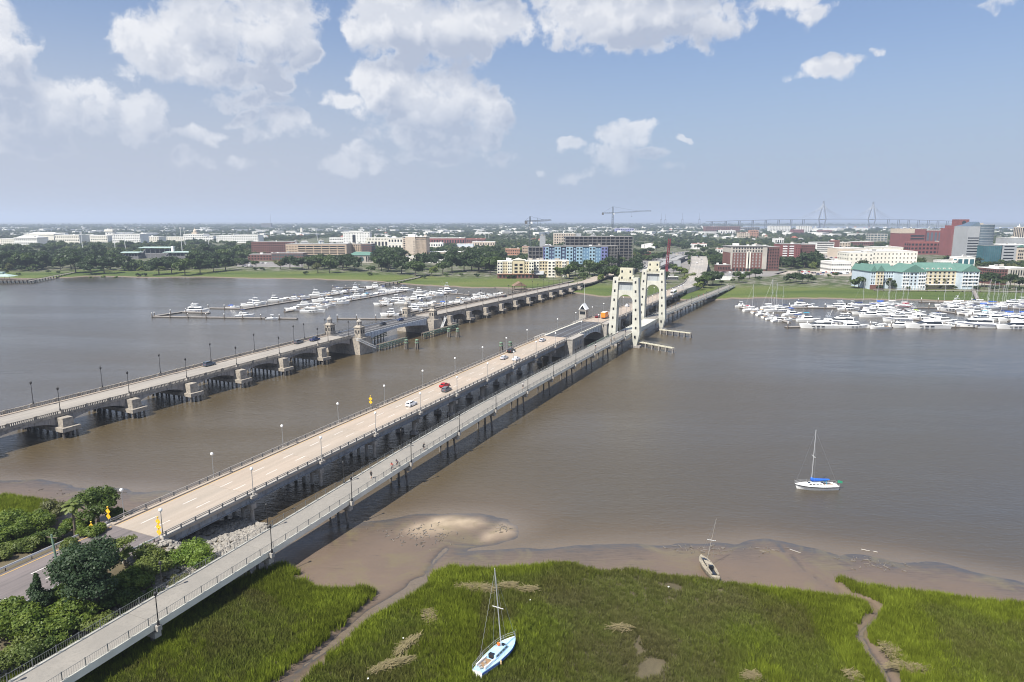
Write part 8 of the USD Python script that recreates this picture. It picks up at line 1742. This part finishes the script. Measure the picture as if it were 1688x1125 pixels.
for px, n, a, b, r, lab in [((785, 972), 480, 3.4, 1.1, -.15, 'straw coloured mat of dead reeds at the top of the marsh'), ((838, 969), 150, 1.3, .8, 0, 'small clump of dead reeds above the stranded boat'), ((672, 1068), 230, 2.6, .8, 1.0, 'pale dead reed mat left of the stranded boat'), ((648, 1100), 260, 3.2, .8, .5, 'long dead reed mat near the bottom edge'), ((708, 1020), 160, .7, 2.2, .3, 'thin streak of dead reeds beside the creek'), ((1472, 1080), 260, .8, 2.4, 0, 'dead reeds on the islet right of the gully'), ((1500, 1105), 300, 2.8, 1.0, -.2, 'dead reed mat at the bottom right'), ((1405, 1118), 90, .6, 1.3, 0, 'little dead reed clump left of the gully'), ((1240, 1120), 110, .9, 1.0, 0, 'little dead reed clump at the bottom edge'), ((1020, 1040), 60, 1.6, .9, .1, 'faint yellow reed patch in the middle of the marsh'), ((870, 975), 120, 1.8, .7, 0, 'dead reed patch right of the first mat')]: wrack(px, n, a, b, r, lab)
# driftwood and stones on the mud
m = MB(); drg = np.random.default_rng(14)
for cx, cy, n, sx, sy in ((1150, 905, 70, 55, 8), (700, 885, 90, 40, 14), (830, 872, 30, 14, 10), (1440, 925, 60, 60, 14), (650, 880, 20, 30, 12), (1270, 905, 20, 30, 8), (130, 812, 30, 90, 8)):
    for k in range(n):
        p = P(drg.normal(cx, sx * .6), drg.normal(cy, sy * .6), .2); z = gz(p[0], p[1])
        if z < .02: continue
        a = drg.uniform(0, 6.28); l = drg.uniform(.1, .5); m.tube((p[0] - l * math.cos(a), p[1] - l * math.sin(a), z + .05), (p[0] + l * math.cos(a), p[1] + l * math.sin(a), z + .06), drg.uniform(.03, .09), n=5)
solo('mud_debris', m, MT['pile'], label='dark scraps of wood and shell strewn on the mud', cat='debris', kind='stuff')
for (x0, y0, x1, y1), lab in (((1302, 905, 1320, 911), 'long pale plank lying on the mud right of the derelict boat'), ((1420, 904, 1434, 907), 'pale washed-up plank at the water line, right part of the mud'), ((1440, 907.5, 1447, 909), 'short pale plank beside the longer one')):
    a, b = P(x0, y0, .25), P(x1, y1, .25); a[2], b[2] = max(gz(*a[:2]), 0) + .06, max(gz(*b[:2]), 0) + .06; solo('driftwood', MB().tube(a, b, .08, .05, 6), MT['rail_tan'], label=lab, cat='driftwood')
for k, (x, y, lab) in enumerate([(874, 993, 'small white foam float in the grass right of the mat'), (1102, 971, 'white tub on a bare patch of the upper marsh'), (683, 980, 'white bird-sized float in the creek mouth'), (607, 1124, 'white float at the bottom edge'), (665, 1057, 'tiny white float left of the stranded boat')]):
    p = P(x, y, .9); solo('float', MB().lathe([(.02, 0), (.13, .04), (.15, .12), (.08, .18), (.02, .2)], (p[0], p[1], gz(p[0], p[1]) + .45), 9), MT['white'], label=lab, cat='float')
st_m = mat('riprap', (.30, .28, .25), (.20, .185, .16), 1.2, .9, bump=.3, c3=(.17, .145, .12), s3=4.)
rp, rs, ri = [], [], []
srg = np.random.default_rng(4)
for k in range(3600):
    s = srg.uniform(66, 94) if k % 4 else srg.uniform(20, 75); t = srg.uniform(-106, -90.0) if k % 4 else srg.uniform(-93.5, -89.6)
    q = ST(s, t); z = gz(q[0], q[1])
    if z < -.35: continue
    rp.append((q[0], q[1], z + .05)); e = srg.uniform(.18, .55); rs.append((e, e * srg.uniform(.7, 1.2), e * srg.uniform(.5, .8))); ri.append(int(srg.integers(0, 3)))
def stone(seed): t = trimesh.creation.icosphere(1); r = np.random.default_rng(seed); return (t.vertices * (1 + r.uniform(-.28, .28, (len(t.vertices), 1))), t.faces)
instancer('riprap', [(stone(1), st_m), (stone(2), st_m), (stone(3), st_m)], rp, ri, srg.uniform(0, 6.28, len(rp)), rs, 'pale broken stones heaped between road bridge and footbridge', 'stones')
# shrubs and trees of the near bank
def near_plant(name, lab, cat, px, z, R, Ht, leaf, nb, nl, size, seed, shape='round', kind=None):
    p = P(*px, z)
    for _ in range(4): z = gz(p[0], p[1]); p = P(*px, z)
    rg = np.random.default_rng(seed); g = thing(name, lab, cat, (p[0], p[1], z))
    if shape == 'cone': bl = [((rg.normal(0, R * .22 * (1 - f)), rg.normal(0, R * .22 * (1 - f)), Ht * (.12 + .8 * f)), (R * (1 - .75 * f) * rg.uniform(.6, .8),) * 2 + (Ht * .13,)) for f in np.linspace(0, 1, nb)]
    else: bl = crown_blobs(rg, R, Ht, Ht * .05, nb)
    tr = part(g, 'trunk', MB().tube((0, 0, -.4), (0, 0, Ht * .55), Ht * .03 + .05, Ht * .015, 6), MT['bark'])
    m = MB()
    for c, r in bl[:8]: m.tube((0, 0, Ht * .2), np.array(c), .07, .02, 4)
    part(g, 'branches', m, MT['bark'])
    part(g, 'crown', MB().add(*leaves(bl, nl, size, rg, fill=.5)).add(*core(bl, .55).mesh()), MT[leaf])
for k, (name, lab, px, R, Ht, leaf, nb, nl, size, shape) in enumerate([
        ('cedar_tree', 'large dark blue-green cedar between the approach road and the footbridge', (155, 1003), 5.2, 13.0, 'leaf_cedar', 26, 15000, .19, 'round'), ('cedar_tree', 'small pointed cedar beside the approach road, left of the big cedar', (66, 1002), 2.1, 5.2, 'leaf_cedar', 9, 4200, .16, 'cone'), ('tree', 'thin-leaved light green sapling against the bridge start', (206, 934), 2.6, 6.6, 'leaf_light', 9, 1500, .17, 'round'),
        ('shrub', 'broad light green shrub mound nearest the stones', (305, 934), 4.6, 3.6, 'leaf_bright', 15, 7000, .17, 'round'), ('shrub', 'green shrub left of the light mound, under the bridge abutment', (255, 945), 4.0, 4.4, 'leaf_light', 13, 6000, .18, 'round'), ('shrub', 'rounded green shrub right of the big cedar', (225, 975), 3.6, 4.2, 'bush_mid', 12, 5200, .18, 'round'), ('shrub', 'low shrub by the footbridge railing under the light mound', (330, 930), 2.6, 2.2, 'leaf_light', 9, 2800, .16, 'round'), ('shrub', 'shrub between cedar and footbridge, shaded one', (195, 1004), 3.0, 3.0, 'bush_dark', 10, 3800, .18, 'round'),
        ('shrub', 'tall mid green shrub in front of the big cedar', (120, 1030), 3.8, 4.0, 'bush_mid', 12, 5200, .19, 'round'), ('shrub', 'shrub touching the footbridge railing below the cedar', (160, 1042), 2.8, 2.6, 'leaf_light', 9, 3400, .17, 'round'), ('shrub', 'dense dark shrub at the left edge by the road', (25, 1050), 4.6, 4.4, 'bush_mid', 13, 6200, .2, 'round'), ('shrub', 'green shrub below the small cedar', (80, 1058), 4.2, 3.8, 'bush_mid', 12, 5600, .19, 'round'), ('shrub', 'lower shrub in the bottom left corner', (20, 1098), 4.0, 3.4, 'leaf_light', 12, 5200, .18, 'round'), ('shrub', 'dark shrub at the bottom left, behind the railing', (60, 1090), 3.0, 2.8, 'bush_dark', 10, 4000, .18, 'round'), ('shrub', 'small bright weed clump at the railing, halfway along', (255, 985), 1.8, 1.5, 'leaf_bright', 7, 1800, .14, 'round'), ('shrub', 'small weed clump at the railing near the cedar', (205, 1022), 1.7, 1.4, 'leaf_light', 7, 1700, .14, 'round'), ('shrub', 'small weed clump at the railing, lowest one', (105, 1082), 1.8, 1.6, 'leaf_light', 7, 1700, .14, 'round'), ('shrub', 'grey green shrub beside the stones at the railing', (292, 965), 2.0, 1.8, 'leaf_olive', 8, 2200, .15, 'round'), ('shrub', 'dark shrub close under the right guard rail', (110, 985), 2.6, 2.6, 'bush_dark', 9, 3200, .18, 'round'), ('shrub', 'shrub at the left edge under the guard rail end', (0, 1025), 3.4, 3.2, 'bush_mid', 10, 4200, .2, 'round'),
        ('shrub', 'bushy mound between round bush tree and guard rail', (128, 876), 3.0, 2.6, 'leaf_mid', 10, 3800, .18, 'round'), ('shrub', 'leafy mound at far left, behind the guard rail', (34, 886), 3.4, 2.8, 'leaf_mid', 11, 4200, .18, 'round'), ('shrub', 'leafy mound above the guard rail, right of far left mound', (66, 898), 2.8, 2.2, 'leaf_dark', 10, 3600, .18, 'round'), ('shrub', 'pale leafy mound at the guard rail, under the palm', (112, 902), 2.2, 1.6, 'leaf_light', 8, 2600, .17, 'round'), ('shrub', 'green mound between small cedar and guard rail', (40, 1022), 2.8, 2.4, 'leaf_mid', 9, 3200, .18, 'round'),
        ('tree', 'big round dark green bush tree left of the bridge start', (163, 866), 4.8, 8.4, 'bush_dark', 18, 9000, .2, 'round'), ('shrub', 'bush at the right foot of the round bush tree', (195, 862), 2.0, 4.2, 'bush_mid', 9, 3200, .18, 'round'), ('shrub', 'sprawling shrub left of the palm', (62, 872), 4.2, 3.6, 'bush_mid', 13, 6000, .2, 'round'), ('shrub', 'olive bare-twigged shrub behind the palm', (82, 852), 3.4, 3.2, 'leaf_olive', 10, 1800, .17, 'round'), ('shrub', 'low shrub on the left edge above the guard rail', (8, 893), 3.8, 3.0, 'bush_mid', 12, 5600, .2, 'round'), ('shrub', 'dark low shrub between palm and guard rail', (92, 890), 2.6, 2.2, 'bush_dark', 11, 4600, .19, 'round'), ('shrub', 'low green shrub beside the guard rail, right of palm', (150, 884), 2.6, 2.2, 'bush_mid', 10, 3800, .18, 'round'), ('shrub', 'vine covered shrub along the guard rail at left', (40, 908), 2.8, 1.9, 'leaf_light', 11, 4400, .18, 'round'), ('shrub', 'shrub at the far left edge in the marsh', (5, 875), 4.2, 3.8, 'bush_mid', 11, 4800, .2, 'round'), ('shrub', 'light shrub at the left edge below the others', (-2, 922), 2.4, 1.6, 'leaf_light', 9, 3000, .18, 'round')]):
    leaf = {'leaf_mid': 'bush_mid', 'leaf_dark': 'bush_dark'}.get(leaf, leaf)
    near_plant(name, lab, 'tree' if 'tree' in name else 'shrub', px, 2., R, Ht, leaf, nb, nl, size, 100 + k, shape)
p = P(125, 892, 2); g = thing('palm_tree', 'cabbage palm standing left of the road bridge start', 'palm tree', (p[0], p[1], gz(p[0], p[1]))); palm(g, 6.4, 34, 2.0, 8, 'leaf_light')
p = P(101, 968, 3.5); g = thing('utility_pole', 'leaning weathered utility pole beside the approach road', 'utility pole', (p[0], p[1], gz(p[0], p[1]))); part(g, 'pole', MB().tube((0, 0, -.5), (-.5, 0, 7.6), .2, .15, 8), MT['green_timber']); part(g, 'crossarm', MB().tube((-1.4, .2, 7.1), (.5, -.2, 7.1), .07, n=5), MT['timber'])
m = MB(); a = np.array([p[0] - .5, p[1], gz(p[0], p[1]) + 7.1])
for k, dz in enumerate((0, -.7)):
    prev = a + [0, 0, dz]
    for t in np.linspace(.12, 1, 9): q = a + [0, 0, dz] + np.array([-38, 12, 0]) * t + [0, 0, -3.2 * (t - t * t) - 1.5 * t]; m.tube(prev, q, .022, n=3); prev = q
part(g, 'wires', m, MT['black'], kind='stuff')
